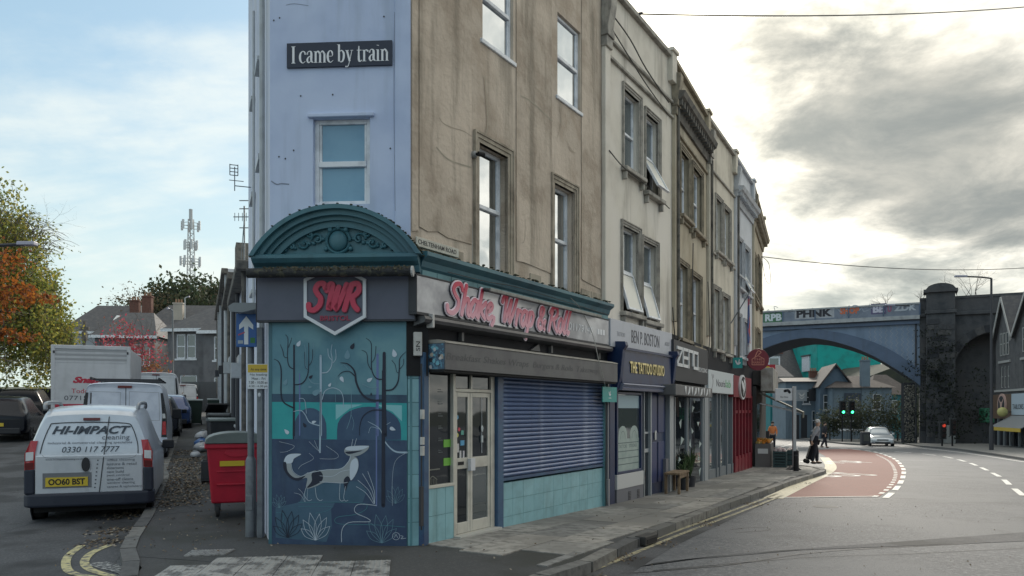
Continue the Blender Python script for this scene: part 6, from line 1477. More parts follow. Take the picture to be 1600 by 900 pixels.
# bumper
b = MB(); b.prismz([(-.93, .35), (-.93, .06), (-.86, -.05), (-.5, -.10), (.5, -.10), (.86, -.05), (.93, .06), (.93, .35)], .25, .47); b.build('bumper', mat('bumper_navy', (.020, .026, .045), .6), v1, bevel=.04, seg=3)
b = MB(); b.box(-.915, -.77, -.045, .25, .46, .86); b.box(.77, .915, -.045, .25, .46, .86); b.build('corner_bumper', MATS['bumper_navy'], v1, bevel=.03, seg=3)
b = MB(); b.box(-.765, .765, -.03, .01, .44, 1.07); b.build('door_skin', vs_, v1, bevel=.02)
# door outlines
ln_ = mat('seam', (.03, .035, .045), .6)
b = MB(); xs_ = .26
b.rib([(.13, .46), (.19, 1.0), (.26, 1.68)], .014, -.036, 0, 2, False); rear(b, 'door_seam', ln_, v1)
b = MB(); b.rib([(-.70, 1.10), (-.66, 1.3), (-.58, 1.53), (-.50, 1.575), (.0, 1.59), (.50, 1.57), (.60, 1.50), (.68, 1.25), (.69, 1.08)], .014, -.012, 0, 3, False); rear(b, 'window_panel_seam', ln_, v1)
b = MB(); b.rib([(-.67, 1.08), (-.5, 1.02), (.5, 1.0), (.67, 1.06)], .006, -.033, 0, 4, False); rear(b, 'panel_crease', mat('crease', (.28, .30, .34), .4), v1)
b = MB(); b.box(-.115, .125, -.03, .02, 1.62, 1.66); rear(b, 'brake_light', mat('dark_red', (.12, .01, .012), .3), v1)
b = MB(); b.prism([(-.06+.06*math.cos(t*PI/8), .915+.115*math.sin(t*PI/8)) for t in range(16)], -.06, -.03); rear(b, 'door_handle', plastic, v1)
b = MB(); b.box(-.66, .02, -.036, -.029, .55, .79); rear(b, 'plate_recess', mat('recess', (.17, .18, .20), .5), v1)
b = MB(); b.box(-.62, -.03, -.05, -.037, .575, .72); p_ = rear(b, 'number_plate', plate_y, v1)
rear_text('plate_lettering', 'OO60 BST', -.58, -.07, .60, .70, mat('plate_black', (.012, .012, .015), .5), p_, y=-.0505, bold=.03)
lt = mat('van_lettering', (.045, .06, .085), .5); ltg = mat('van_lettering_pale', (.16, .18, .22), .5)
rear_text('lettering', 'HI-IMPACT', -.55, .58, 1.40, 1.53, lt, v1, shear=.35, bold=.03)
rear_text('lettering', 'cleaning', .16, .56, 1.285, 1.385, ltg, v1)
rear_text('lettering', 'industrial & commercial cleaning specialists', -.60, .60, 1.235, 1.28, ltg, v1)
rear_text('lettering', '0330 117 7777', -.40, .42, 1.11, 1.20, lt, v1, shear=.2)
for k_, s_ in enumerate(('office cleaning', 'leisure & retail', 'showrooms', 'new build', 'pest control', 'one-off cleans', 'window cleaning', 'carpet & upholstery')):
    z = .985-k_*.062; w_ = .030*len(s_)
    rear_text('lettering', s_, .24, .24+w_*.9, z-.030, z+.014, ltg, v1, y=-.034)
    b = MB(); b.box(.10-k_*.006, .12-k_*.006, -.0345, -.032, z-.018, z+.002); rear(b, 'bullet_point', lt, v1)
rear_text('lettering', 'www.hi-impactcleaning.co.uk', -.62, -.10, .985, 1.02, ltg, v1, y=-.034)
# tail lamps
for s_ in (-1, 1):
    b = MB(); P_ = [(s_*.775, .86), (s_*.905, .84), (s_*.905, 1.10), (s_*.83, 1.30), (s_*.735, 1.30), (s_*.765, 1.1)]; b.prism(P_, -.035, .12); l_ = rear(b, 'tail_lamp', tail_red, v1)
    b = MB(); b.prism([(s_*.785, 1.0), (s_*.89, .99), (s_*.89, 1.12), (s_*.785, 1.13)], -.040, -.0355); rear(b, 'clear_lens', lampc, l_)
    b = MB(); b.prism([(s_*.78, .87), (s_*.895, .85), (s_*.895, .955), (s_*.785, .965)], -.041, -.0355); rear(b, 'lower_lens', MATS['dark_red'], l_)
    b = MB()
    P_ = [Vector((s_*.67, .28, 1.80)), Vector((s_*.68, .35, 1.885)), Vector((s_*.69, .9, 1.91)), Vector((s_*.69, 1.7, 1.91)), Vector((s_*.68, 1.9, 1.83))]; b.tube(cr(P_, 4), .032, 8); b.build('roof_rail', mat('rail_grey', (.30, .31, .33), .35, .5), v1, smooth=True)
    sh1.patch('side_glass', car_glass, v1, 3.3, 4.35, s_*5.3, s_*6.8, .008)
    sh1.patch('door_seam', ln_, v1, 2.95, 2.99, s_*2.5, s_*7.6, .006, 1, 8); sh1.patch('door_seam', ln_, v1, 4.6, 4.63, s_*2.5, s_*5.2, .006, 1, 8)
    sh1.patch('side_moulding', plastic, v1, 1.0, 6, s_*2.0, s_*2.9, .012, 8, 2)
    b = MB(); b.box(s_*.93, s_*1.14, 2.75, 2.86, 1.02, 1.20); b.box(s_*.9, s_*1.0, 2.80, 2.9, 1.04, 1.1); b.build('wing_mirror', plastic, v1, bevel=.03, seg=3)
wheels(v1, (.62, 3.2), .88, .31)
b = MB(); b.box(-.8, .8, .1, 3.9, .16, .3); b.build('underbody', black, v1)
b = MB(); b.tube([(-.2, 1.7, 1.9), (-.2, 1.75, 2.1)], .012, 5); b.build('aerial', plastic, v1)

def van_generic(name, label, x, y, rz, W, H, Ln, paint, rack=False, twin=True, mirror=True):
    t = place(name, label, 'van', x, y, rz); w_ = W/2; s = H
    st = [(0, .32, 1.15, s-.05, w_*.97, w_, w_*.86, .05), (.08, .28, 1.15, s, w_*.98, w_, w_*.87, .05), (1.2, .26, 1.15, s+.02, w_*.98, w_, w_*.88), (Ln*.55, .26, 1.15, s, w_*.98, w_, w_*.88), (Ln*.72, .26, 1.15, s-.08, w_*.98, w_, w_*.85), (Ln*.86, .28, 1.15, 1.3, w_*.97, w_*.98, w_*.8), (Ln*.96, .3, .95, 1.02, w_*.92, w_*.93, w_*.7), (Ln, .36, .7, .8, w_*.86, w_*.86, w_*.6)]
    S_ = Shell(st); S_.body('body', paint, t)
    def rr(mb, nm, m_): me = mb.mesh(nm, m_); bend(me, 1.15, .05); return link(nm, me, t)
    b = MB(); b.rib([(.02, .5), (.02, s-.08)], .016, -.012, 0, 0, False); rr(b, 'door_seam', ln_)
    for k_ in (-1, 1):
        x0, x1 = sorted((k_*.10, k_*w_*.80)); b = MB()
        b.rib([(x0, 1.15), (x0, s-.22), (x1, s-.24), (x1+.02*k_, 1.15), (x0, 1.15)], .012, -.011, 0, 0, False); rr(b, 'panel_crease', MATS['crease'])
        b = MB(); b.prism([(k_*w_*.86, .72), (k_*w_*.99, .72), (k_*w_*.99, 1.30), (k_*w_*.90, s-.25), (k_*w_*.84, s-.25), (k_*w_*.88, 1.3)], -.02, .04); l_ = rr(b, 'tail_lamp', plastic)
        b = MB(); b.prism([(k_*w_*.88, .78), (k_*w_*.98, .78), (k_*w_*.97, 1.12), (k_*w_*.89, 1.12)], -.026, -.021); me = b.mesh('red_lens', tail_red); bend(me, 1.15, .05); link('red_lens', me, l_)
        b = MB(); b.prism([(k_*w_*.89, 1.2), (k_*w_*.965, 1.2), (k_*w_*.95, 1.32), (k_*w_*.885, 1.32)], -.026, -.021); me = b.mesh('clear_lens', lampc); bend(me, 1.15, .05); link('clear_lens', me, l_)
        if mirror: b = MB(); b.box(k_*w_*1.0, k_*(w_+.25), Ln*.70, Ln*.70+.1, 1.15, 1.45); b.build('wing_mirror', plastic, t, bevel=.03)
        S_.patch('side_glass', car_glass, t, 3.35, 4.5, k_*5.3, k_*7, .008)
    b = MB(); b.box(-.16, .16, -.03, .02, s-.13, s-.07); rr(b, 'brake_light', MATS['dark_red'])
    b = MB(); b.box(-w_*.98, w_*.98, -.08, .2, .3, .58); b.build('bumper', plastic, t, bevel=.04)
    b = MB(); b.box(-.3, .3, -.03, -.012, .72, .84); b.build('number_plate', plate_y, t)
    if rack:
        for yy in (.5, 1.6, 2.7): b = MB(); b.box(-w_*.86, w_*.86, yy, yy+.05, s+.08, s+.12); b.build('rack_bar', plastic, t)
        b = MB(); b.tube([(w_*.8, .2, s+.12), (w_*.8, 3.2, s+.12)], .03); b.tube([(-w_*.8, .2, s+.12), (-w_*.8, 3.2, s+.12)], .03)
        b.build('rack_rail', plastic, t)
    wheels(t, (.85, Ln*.8), w_*.97, .33); return t
white_van = mat('van_white', (.64, .69, .80), .3, coat=.3, c2=(.50, .55, .66), sc=2); white_van2 = mat('van_white_plain', (.60, .62, .66), .35, coat=.3, c2=(.52, .54, .58), sc=2)
def kpos(Y, inset): x0 = A_[0]-.928*o0; y0 = A_[1]-.373*o0; t = (Y-y0)/.928; return x0-.373*t-inset*.928
van_generic('parked_van', 'bluish white panel van with a black roof rack, second in the kerbside row', -9.78, 19.4, LR, 1.95, 2.1, 4.9, white_van, rack=True)
van_generic('parked_van', 'tall plain white panel van farther along the kerb behind the blue car', kpos(36.5, 1.15)-.3, 36.5, LR, 2.0, 2.42, 5.4, white_van2)
van_generic('parked_van', 'small distant white van at the far end of the kerbside row', kpos(50, .9)+.4, 50, LR, 1.85, 1.95, 4.6, white_van2, mirror=False)

# --- box truck
tk = place('box_truck', 'white box truck with red lettering standing in the side street', 'truck', -13.25, 24.2, LR)
tw = mat('truck_white', (.52, .53, .56), .45, c2=(.45, .46, .49), sc=2, streak=((.3, .3, .3), .3)); tgr = mat('truck_grey', (.33, .34, .36), .5)
b = MB(); b.box(-1.08, 1.08, 0, 5.0, .85, 3.12); b.build('box_body', tw, tk, bevel=.03)
b = MB(); b.box(-1.11, -1.0, -.03, .05, .8, 3.16); b.box(1.0, 1.11, -.03, .05, .8, 3.16); b.box(-1.0, 1.0, -.03, .05, 3.04, 3.16); b.box(-1.0, 1.0, -.03, .05, .8, .92); b.build('rear_frame', tw, tk, bevel=.015)
for k_ in range(6):
    q = MB(); q.box(-1.0, 1.0, -.012, -.001, 2.62+k_*.07, 2.62+k_*.07+.058); q.build('shutter_slat', tgr if k_ % 2 else tw, tk)
q = MB(); q.box(-1.0, 1.0, -.012, -.001, .93, 2.6); q.build('shutter_panel', tw, tk)
rb = mat('truck_red', (.42, .02, .05), .5)
q = MB(); q.box(-1.0, 1.0, -.016, -.013, 1.0, 1.32); q.build('red_stripe', rb, tk)
o = link('lettering', text_mesh('Snap-on', -.52, .74, 1.92, 2.18, -.014, rb, th=.003, shear=.35, bold=.06), tk)
o = link('lettering', text_mesh('Todd Baxter', -.55, .55, 1.66, 1.80, -.014, rb, th=.003), tk)
o = link('lettering', text_mesh('07715 688200', -.75, .75, 1.44, 1.58, -.014, mat('truck_dark', (.08, .08, .1), .5), th=.003), tk)
o = link('lettering', text_mesh('SNAPON.', -.1, .75, 1.08, 1.23, -.018, plate_w, th=.003), tk)
q = MB(); q.box(-1.0, 1.0, -.05, .0, .55, .78); q.build('rear_bumper', tgr, tk); 
for s_ in (-1, 1):
    q = MB(); q.box(s_*.98, s_*.75, -.06, -.051, .6, .73); q.build('tail_lamp', tail_red, tk)
    q = MB(); q.box(s_*1.0, s_*1.05, -.05, -.031, 2.9, 2.98); q.build('marker_light', dark, tk)
q = MB(); q.box(-.95, .95, 5.1, 6.6, .5, 2.2); q.build('cab', tw, tk, bevel=.15, seg=3)
for s_ in (-1, 1): q = MB(); q.box(s_*.951, s_*.955, 5.3, 6.2, 1.4, 2.0); q.build('side_glass', car_glass, tk)
wheels(tk, (1.2, 5.7), .95, .38)
q = MB(); q.box(-.9, .9, .1, 6.4, .4, .84); q.build('chassis', plastic, tk)

def car(name, label, x, y, rz, paint, W=1.8, H=1.5, Ln=4.4, suv=False, plate=plate_y, group=None, z=None, rim=None):
    t = place(name, label, 'car', x, y, rz, group); w_ = W/2; b0 = .95 if not suv else 1.05
    st = [(0, .38, b0-.12, b0-.05, w_*.90, w_*.92, w_*.7), (.12, .3, b0, b0+.06, w_*.95, w_*.97, w_*.74), (.55 if not suv else .3, .26, b0, H-.12, w_*.97, w_, w_*.72), (1.15, .25, b0-.01, H-.01, w_*.97, w_, w_*.70), (2.0, .25, b0-.03, H, w_*.97, w_, w_*.70), (2.55, .25, b0-.05, H-.08, w_*.97, w_, w_*.68), (3.3, .25, b0-.06, b0+.03, w_*.97, w_*.99, w_*.76), (Ln-.45, .26, b0-.2, b0-.12, w_*.95, w_*.96, w_*.7), (Ln-.08, .3, .62, .70, w_*.86, w_*.86, w_*.6), (Ln, .36, .55, .62, w_*.8, w_*.8, w_*.5)]
    S_ = Shell(st); S_.body('body', paint, t)
    for k_ in (-1, 1):
        S_.patch('side_glass', car_glass, t, 2.2, 5.6, k_*5.25, k_*6.75, .008, 12, 4)
        S_.patch('pillar', paint, t, 3.62, 3.75, k_*5.2, k_*6.9, .014, 1, 4)
        S_.patch('tail_lamp', tail_red, t, .25, 1.5, k_*4.2, k_*5.3, .014, 5, 3); S_.patch('headlamp', lampc, t, 7.0, 8.1, k_*4.6, k_*6.2, .012, 5, 3)
        b = MB(); b.box(k_*w_*1.0, k_*(w_+.17), 2.75, 2.85, b0-.02, b0+.13); b.build('wing_mirror', paint, t, bevel=.03)
        S_.patch('door_seam', ln_, t, 2.6, 2.63, k_*2.5, k_*5.2, .005, 1, 6); S_.patch('door_seam', ln_, t, 3.68, 3.70, k_*2.5, k_*5.2, .005, 1, 6)
    for (a, b_) in ((5.2, 5.92),): 
        for k_ in (-1, 1): S_.patch('windscreen', car_glass, t, a, b_, k_*6.9, k_*9, .008, 6, 5)
    for k_ in (-1, 1): S_.patch('rear_glass', car_glass, t, 1.15, 1.95, k_*6.9, k_*9, .008, 6, 5)
    b = MB(); b.box(-.26, .26, -.03, -.004, .55, .66); b.build('number_plate', plate, t); b = MB(); b.box(-.26, .26, Ln+.004, Ln+.02, .42, .52); b.build('number_plate', plate_w, t)
    b = MB(); b.box(-w_*.8, w_*.8, -.03, .12, .3, .5); b.build('bumper', plastic, t, bevel=.03); b = MB(); b.box(-w_*.6, w_*.6, Ln-.08, Ln+.015, .30, .42); b.box(-w_*.45, w_*.45, Ln-.1, Ln+.01, .53, .62); b.build('grille', plastic, t, bevel=.01)
    wheels(t, (.85, Ln-.85), w_*.97, .32, rim=rim); return t
dk = mat('car_dark', (.008, .011, .019), .25, 0, spec=.25, coat=.1); dk2 = mat('car_black', (.006, .007, .011), .25, 0, spec=.25, coat=.1); slv = mat('car_silver', (.52, .56, .60), .28, .4, coat=.6); blu = mat('car_blue', (.02, .05, .16), .25, .3, coat=.7)
car('parked_car', 'dark hatchback with red tail lamps at the edge of the side street', -16.85, 25.0, LR, dk, 1.82, 1.55, 4.3)
car('parked_car', 'black sport utility car beyond the dark hatchback', -21.6, 33.5, LR, dk2, 1.95, 1.72, 4.6, True)
car('parked_car', 'small white car glimpsed behind the black sport utility car', -24.4, 43, LR, white_van2, 1.75, 1.5, 4.2)
car('parked_car', 'dark blue car parked at the kerb behind the white panel van', kpos(30.5, .6), 30.5, LR, blu, 1.8, 1.5, 4.3)
car('parked_car', 'black car parked at the kerb between the roof-rack van and the blue car', kpos(25.6, .95), 25.6, LR, dk, 1.8, 1.55, 4.0)
car('moving_car', 'silver saloon car coming towards the viewer near the stone viaduct pier', G(1380, 695)[0]+1.4, G(1380, 695)[1]+4.4, rad(162), slv, 1.8, 1.5, 4.6, plate=plate_w)
car('parked_car', 'dark blue-grey estate car facing out beyond the fruit stall', *G(1222, 675), rad(180)+rad(8), mat('car_slate', (.05, .08, .11), .25, .3, coat=.7), 1.85, 1.65, 4.4, True)
car('parked_car', 'pale car half hidden by the terrace end beyond the estate car', *G(1210, 668), rad(180)+rad(8), slv, 1.8, 1.5, 4.4)
# ------------------------------------------------------------ bins and rubbish on the side footway
bin_red = mat('bin_red', (.42, .008, .03), .5, c2=(.34, .006, .025), sc=3, streak=((.2, .02, .02), .3)); bin_blk = mat('bin_black', (.018, .02, .024), .55, c2=(.03, .03, .035), sc=4); bin_grn = mat('bin_green', (.03, .05, .04), .5); lid_grey = mat('lid_grey', (.13, .155, .15), .4, c2=(.10, .12, .12), sc=4)
def big_bin():
    x, y = G(366, 800, 0); c = Vector((-4.43, 12.35)); t = thing('waste_container', 'bright red wheeled waste container with a grey domed lid', 'bin', (c.x, c.y, gz(*c)), LR)
    w0, w1, d0, d1 = .38, .45, .40, .47
    b = MB(); z0, z1 = .22, 1.14
    b.add([(-w0, -d0, z0), (w0, -d0, z0), (w0, d0, z0), (-w0, d0, z0), (-w1, -d1, z1), (w1, -d1, z1), (w1, d1, z1), (-w1, d1, z1)], [(0, 3, 2, 1), (4, 5, 6, 7), (0, 1, 5, 4), (1, 2, 6, 5), (2, 3, 7, 6), (3, 0, 4, 7)]); b.build('body', bin_red, t, bevel=.03, seg=3)
    b = MB(); b.box(-w1-.03, w1+.03, -d1-.03, d1+.03, z1-.07, z1+.01); b.build('rim', bin_red, t, bevel=.02)
    b = MB(); P_ = [(w1*1.06*math.cos(PI*i/12), z1+.012+.17*math.sin(PI*i/12)**.75) for i in range(13)]; b.prism(P_, -d1-.05, d1+.05); b.build('lid', lid_grey, t, smooth=40, bevel=.01)
    for z in (.70, .50): b = MB(); b.box(-.30, .30, -d1-.0+.02*(z < .9)+.0, -d1+.06, z, z+.03); b.build('moulded_rib', bin_red, t, bevel=.01)
    b = MB(); b.prism([(-.2, .99), (-.1, .94), (.1, .94), (.2, .99), (.16, 1.06), (-.16, 1.06)], -d1-.005, -d1+.03); b.build('moulded_panel', bin_red, t, bevel=.008)
    b = MB(); b.box(-.26, .10, -d1-.004, -d1+.01, .80, .88); b.build('yellow_sticker', mat('sticker_yellow', (.52, .38, .02), .5), t)
    for s_ in (-1, 1):
        b = MB(); b.tube([(s_*w1, -.1, z1-.06), (s_*(w1+.09), -.1, z1-.05), (s_*(w1+.09), .1, z1-.05), (s_*w1, .1, z1-.06)], .02, 6); b.build('trunnion', lampc, t)
        for yy in (-.32, .32):
            b = MB(); b.lathe([(0, -.03), (.085, -.03), (.1, -.02), (.1, .02), (.085, .03), (0, .03)], 14, (s_*.29, yy, .1), 'x'); c_ = b.build('caster', tyre, t, smooth=40)
            b = MB(); b.box(s_*.29-.045, s_*.29+.045, yy-.05, yy+.05, .11, .27); b.build('caster_fork', dark, c_, bevel=.01)
    return t
big_bin()
def wheelie(label, t_, off, m_, lid, rz=0., h=1.0, w_=.27, lidopen=0, group=None):
    x, y = lpt(t_, off); t = thing('wheelie_bin', label, 'bin', (x, y, gz(x, y)), LR+rz, group)
    b = MB(); a = w_*.8
    b.add([(-a, -a, .05), (a, -a, .05), (a, a*1.0, .05), (-a, a, .05), (-w_, -w_*1.2, h), (w_, -w_*1.2, h), (w_, w_*1.2, h), (-w_, w_*1.2, h)], [(0, 3, 2, 1), (4, 5, 6, 7), (0, 1, 5, 4), (1, 2, 6, 5), (2, 3, 7, 6), (3, 0, 4, 7)]); b.build('body', m_, t, bevel=.02)
    b = MB(); b.prismx([(-w_*1.35, h+.005), (-w_*1.3, h+.05), (0, h+.09), (w_*1.25, h+.06), (w_*1.25, h+.005)], -w_*1.08, w_*1.08)
    me = b.mesh('lid', lid); o = link('lid', me, t)
    if lidopen: o.matrix_basis = Matrix.Translation((0, w_*1.2, h)) @ Matrix.Rotation(-lidopen, 4, 'X') @ Matrix.Translation((0, -w_*1.2, -h))
    b = MB(); b.tube([(-w_*.9, w_*1.4, h-.02), (w_*.9, w_*1.4, h-.02)], .018, 6); b.build('handle', m_, t)
    for s_ in (-1, 1): b = MB(); b.lathe([(0, -.025), (.1, -.025), (.1, .025), (0, .025)], 12, (s_*w_*.85, w_*.85, .1), 'x'); b.build('wheel', tyre, t)
    return t
wheelie('black wheelie bin with a pale lid just behind the crate stack', 10.3, .38, bin_blk, lid_grey, .1, 1.02, .30)
wheelie('black wheelie bin standing a little skewed in the bin row', 12.6, .36, bin_blk, bin_blk, -.2, 1.0)
wheelie('black wheelie bin with its lid tipped half open', 14.4, .42, bin_blk, bin_blk, .15, 1.0, .27, .35)
wheelie('black wheelie bin crowding the wall behind the half open one', 16.4, .36, bin_blk, bin_blk, .0, 1.0)
wheelie('last black wheelie bin before the green ones', 19, .4, bin_blk, bin_blk, .1)
wheelie('dark green wheelie bin with a pale lid out on the footway', 26, 1.15, bin_grn, lid_grey, 0, 1.02, .32)
wheelie('second green wheelie bin tucked by the wall with a pale lid', 28, .35, bin_grn, lid_grey, 0)
cx_, cy_ = lpt(7.0, .42)
cr_ = thing('recycling_crate', 'low dark recycling crate with a wire frame behind the red container', 'crate', (cx_, cy_, gz(cx_, cy_)), LR)
b = MB(); b.box(-.42, .42, -.25, .25, 0, .03); [b.box(*q) for q in ((-.42, .42, -.25, -.22, .03, .42), (-.42, .42, .22, .25, .03, .42), (-.42, -.39, -.22, .22, .03, .42), (.39, .42, -.22, .22, .03, .42))]; b.build('tub', mat('crate_grey', (.05, .055, .06), .6), cr_, bevel=.01)
b = MB(); b.tube([(-.3, -.1, .4), (-.3, -.1, .85), (.42, -.1, .85), (.42, -.1, .4)], .015, 6); b.tube([(-.3, -.1, .7), (.42, -.1, .7)], .01, 5); b.build('wire_frame', dark, cr_)
def bag(label, t_, off, s_, c, name='rubbish_bag'):
    x, y = lpt(t_, off); t = thing(name, label, 'bag', (x, y, gz(x, y))); bm = bmesh.new(); bmesh.ops.create_icosphere(bm, subdivisions=3, radius=s_)
    for v in bm.verts:
        n = math.sin(v.co.x*19)*.1+math.sin(v.co.y*23+1)*.1+math.sin(v.co.z*17+2)*.08; v.co *= 1+n*.6; v.co.z = max(v.co.z*.8, -s_*.55)+s_*.55
    me = bpy.data.meshes.new('sack'); bm.to_mesh(me); bm.free(); me.materials.append(c); link('sack', me, t)
    b = MB(); b.lathe([(.02, s_*1.2), (.025, s_*1.35), (.07, s_*1.5), (0, s_*1.48)], 8); b.build('knot', c, t); return t
plw = mat('bag_white', (.50, .52, .56), .4); plb = mat('bag_blue', (.06, .16, .42), .4)
bag('white plastic rubbish bag slumped beside the bin row', 13.0, .85, .2, plw); bag('blue plastic rubbish bag on top of the white one', 14.2, .85, .2, plb); bag('pale grey rubbish bag by the farther bins', 16.2, .8, .24, mat('bag_grey', (.4, .42, .46), .4)); bag('small torn white bag lying nearest the kerb', 11.6, 1.0, .12, plw)

# ------------------------------------------------------------ sign posts at the corner
galv = mat('galvanised', (.16, .18, .20), .5, .3, c2=(.11, .12, .14), sc=8, streak=((.06, .06, .07), .5))
pxy = G(392, 837); po = thing('sign_post', 'galvanised post carrying the blue one-way arrow sign and a small lamp', 'sign post', (*pxy, gz(*pxy)))
s_ = pxy[1]/F
b = MB(); zz = (837-720)*s_; b.tube([(0, 0, -.05), (0, 0, zz), (0, 0, zz+.03), (0, 0, zz+.06)], [.072, .07, .06, .045], 16); b.build('base', galv, po, smooth=40)
b = MB(); b.tube([(0, 0, zz), (0, 0, (837-482)*s_)], .043, 14); b.build('pole', galv, po, smooth=40)
b = MB(); b.box(-.045, .045, -.075, -.06, .35, .55); b.build('base_door', galv, po, bevel=.01)
b = MB(); b.prismx([(-.36, .0), (-.34, -.05), (-.1, -.09), (.08, -.07), (.1, .0), (.02, .04), (-.3, .03)], -.16, .16)
o = link('sign_lamp', b.mesh('sign_lamp', mat('lamp_shell', (.16, .18, .20), .45)), po); o.matrix_basis = Matrix.Translation((-.08, -.12, (837-482)*s_)) @ Matrix.Rotation(rad(75), 4, 'Z')
aw_ = thing('one_way_sign', 'blue rectangular sign with a white arrow pointing up', 'sign', (pxy[0], pxy[1]-.06, gz(*pxy)))
x0, x1 = (372-392)*s_, (404-392)*s_; z0, z1 = (837-543)*s_, (837-491)*s_
b = MB(); b.box(x0, x1, -.02, 0, z0, z1); b.build('plate', mat('sign_blue', (.015, .09, .30), .45, c2=(.02, .11, .33), sc=8), aw_, bevel=.01)
xc_ = (x0+x1)/2; w_ = x1-x0; h_ = z1-z0
b = MB(); b.prism([(xc_-w_*.1, z0+h_*.08), (xc_+w_*.1, z0+h_*.08), (xc_+w_*.1, z0+h_*.62), (xc_+w_*.34, z0+h_*.52), (xc_+w_*.34, z0+h_*.66), (xc_, z0+h_*.92), (xc_-w_*.34, z0+h_*.66), (xc_-w_*.34, z0+h_*.52), (xc_-w_*.1, z0+h_*.62)], -.024, -.021); b.build('arrow', mat('sign_white', (.62, .66, .70), .5), aw_)
b = MB(); b.box(xc_+w_*.2, xc_+w_*.42, -.0235, -.021, z0+h_*.12, z0+h_*.28); b.build('sticker', mat('stk_green', (.03, .16, .05), .6), aw_)
b = MB(); b.box(xc_-w_*.4, xc_-w_*.15, -.0238, -.021, z0+h_*.1, z0+h_*.2); b.build('sticker', mat('stk_pale', (.3, .35, .4), .6), aw_)
b = MB(); b.prism([(xc_-w_*.4, z0+h_*.38), (xc_-w_*.38, z0+h_*.34), (xc_-w_*.06, z0+h_*.42), (xc_-w_*.08, z0+h_*.46)], -.0245, -.0241); b.build('sticker', mat('stk_pink', (.35, .08, .14), .6), aw_)
pxy2 = G(407, 838); p2 = thing('sign_post', 'square dull steel post carrying the loading restrictions plate', 'sign post', (*pxy2, gz(*pxy2))); s2 = pxy2[1]/F
b = MB(); b.box(-.038, .038, -.038, .038, -.05, (838-512)*s2); b.build('pole', galv, p2, bevel=.008)
b = MB(); b.ball((0, -.045, (838-617)*s2), .02, .01, .03, 8, 6); b.build('clip', lampc, p2)
lp = thing('loading_sign', 'small yellow and white plate listing no loading times', 'sign', (pxy2[0], pxy2[1]-.05, gz(*pxy2)))
x0, x1 = (389-407)*s2, (424-407)*s2; z0, z1 = (838-608)*s2, (838-569)*s2; h_ = z1-z0; w_ = x1-x0
b = MB(); b.box(x0, x1, -.015, 0, z0, z1); b.build('plate', MATS['sign_white'], lp, bevel=.006)
b = MB(); b.box(x0+.008, x1-.008, -.018, -.0155, z1-h_*.34, z1-.008); b.build('yellow_band', mat('sign_yellow', (.55, .38, .04), .5), lp)
tb = mat('sign_black', (.02, .02, .03), .5)
link('lettering', text_mesh('At any time', x0+w_*.15, x1-w_*.15, z1-h_*.29, z1-h_*.17, -.019, tb, th=.001), lp)
for s__, a, c in (('No loading', .42, .12), ('Mon - Fri', .57, .2), ('7.00 - 10.00 am', .72, .07), ('4.30 - 6.30 pm', .88, .07)):
    link('lettering', text_mesh(s__, x0+w_*c, x1-w_*c, z1-h_*(a+.07), z1-h_*(a-.035), -.0165, tb, th=.001), lp)

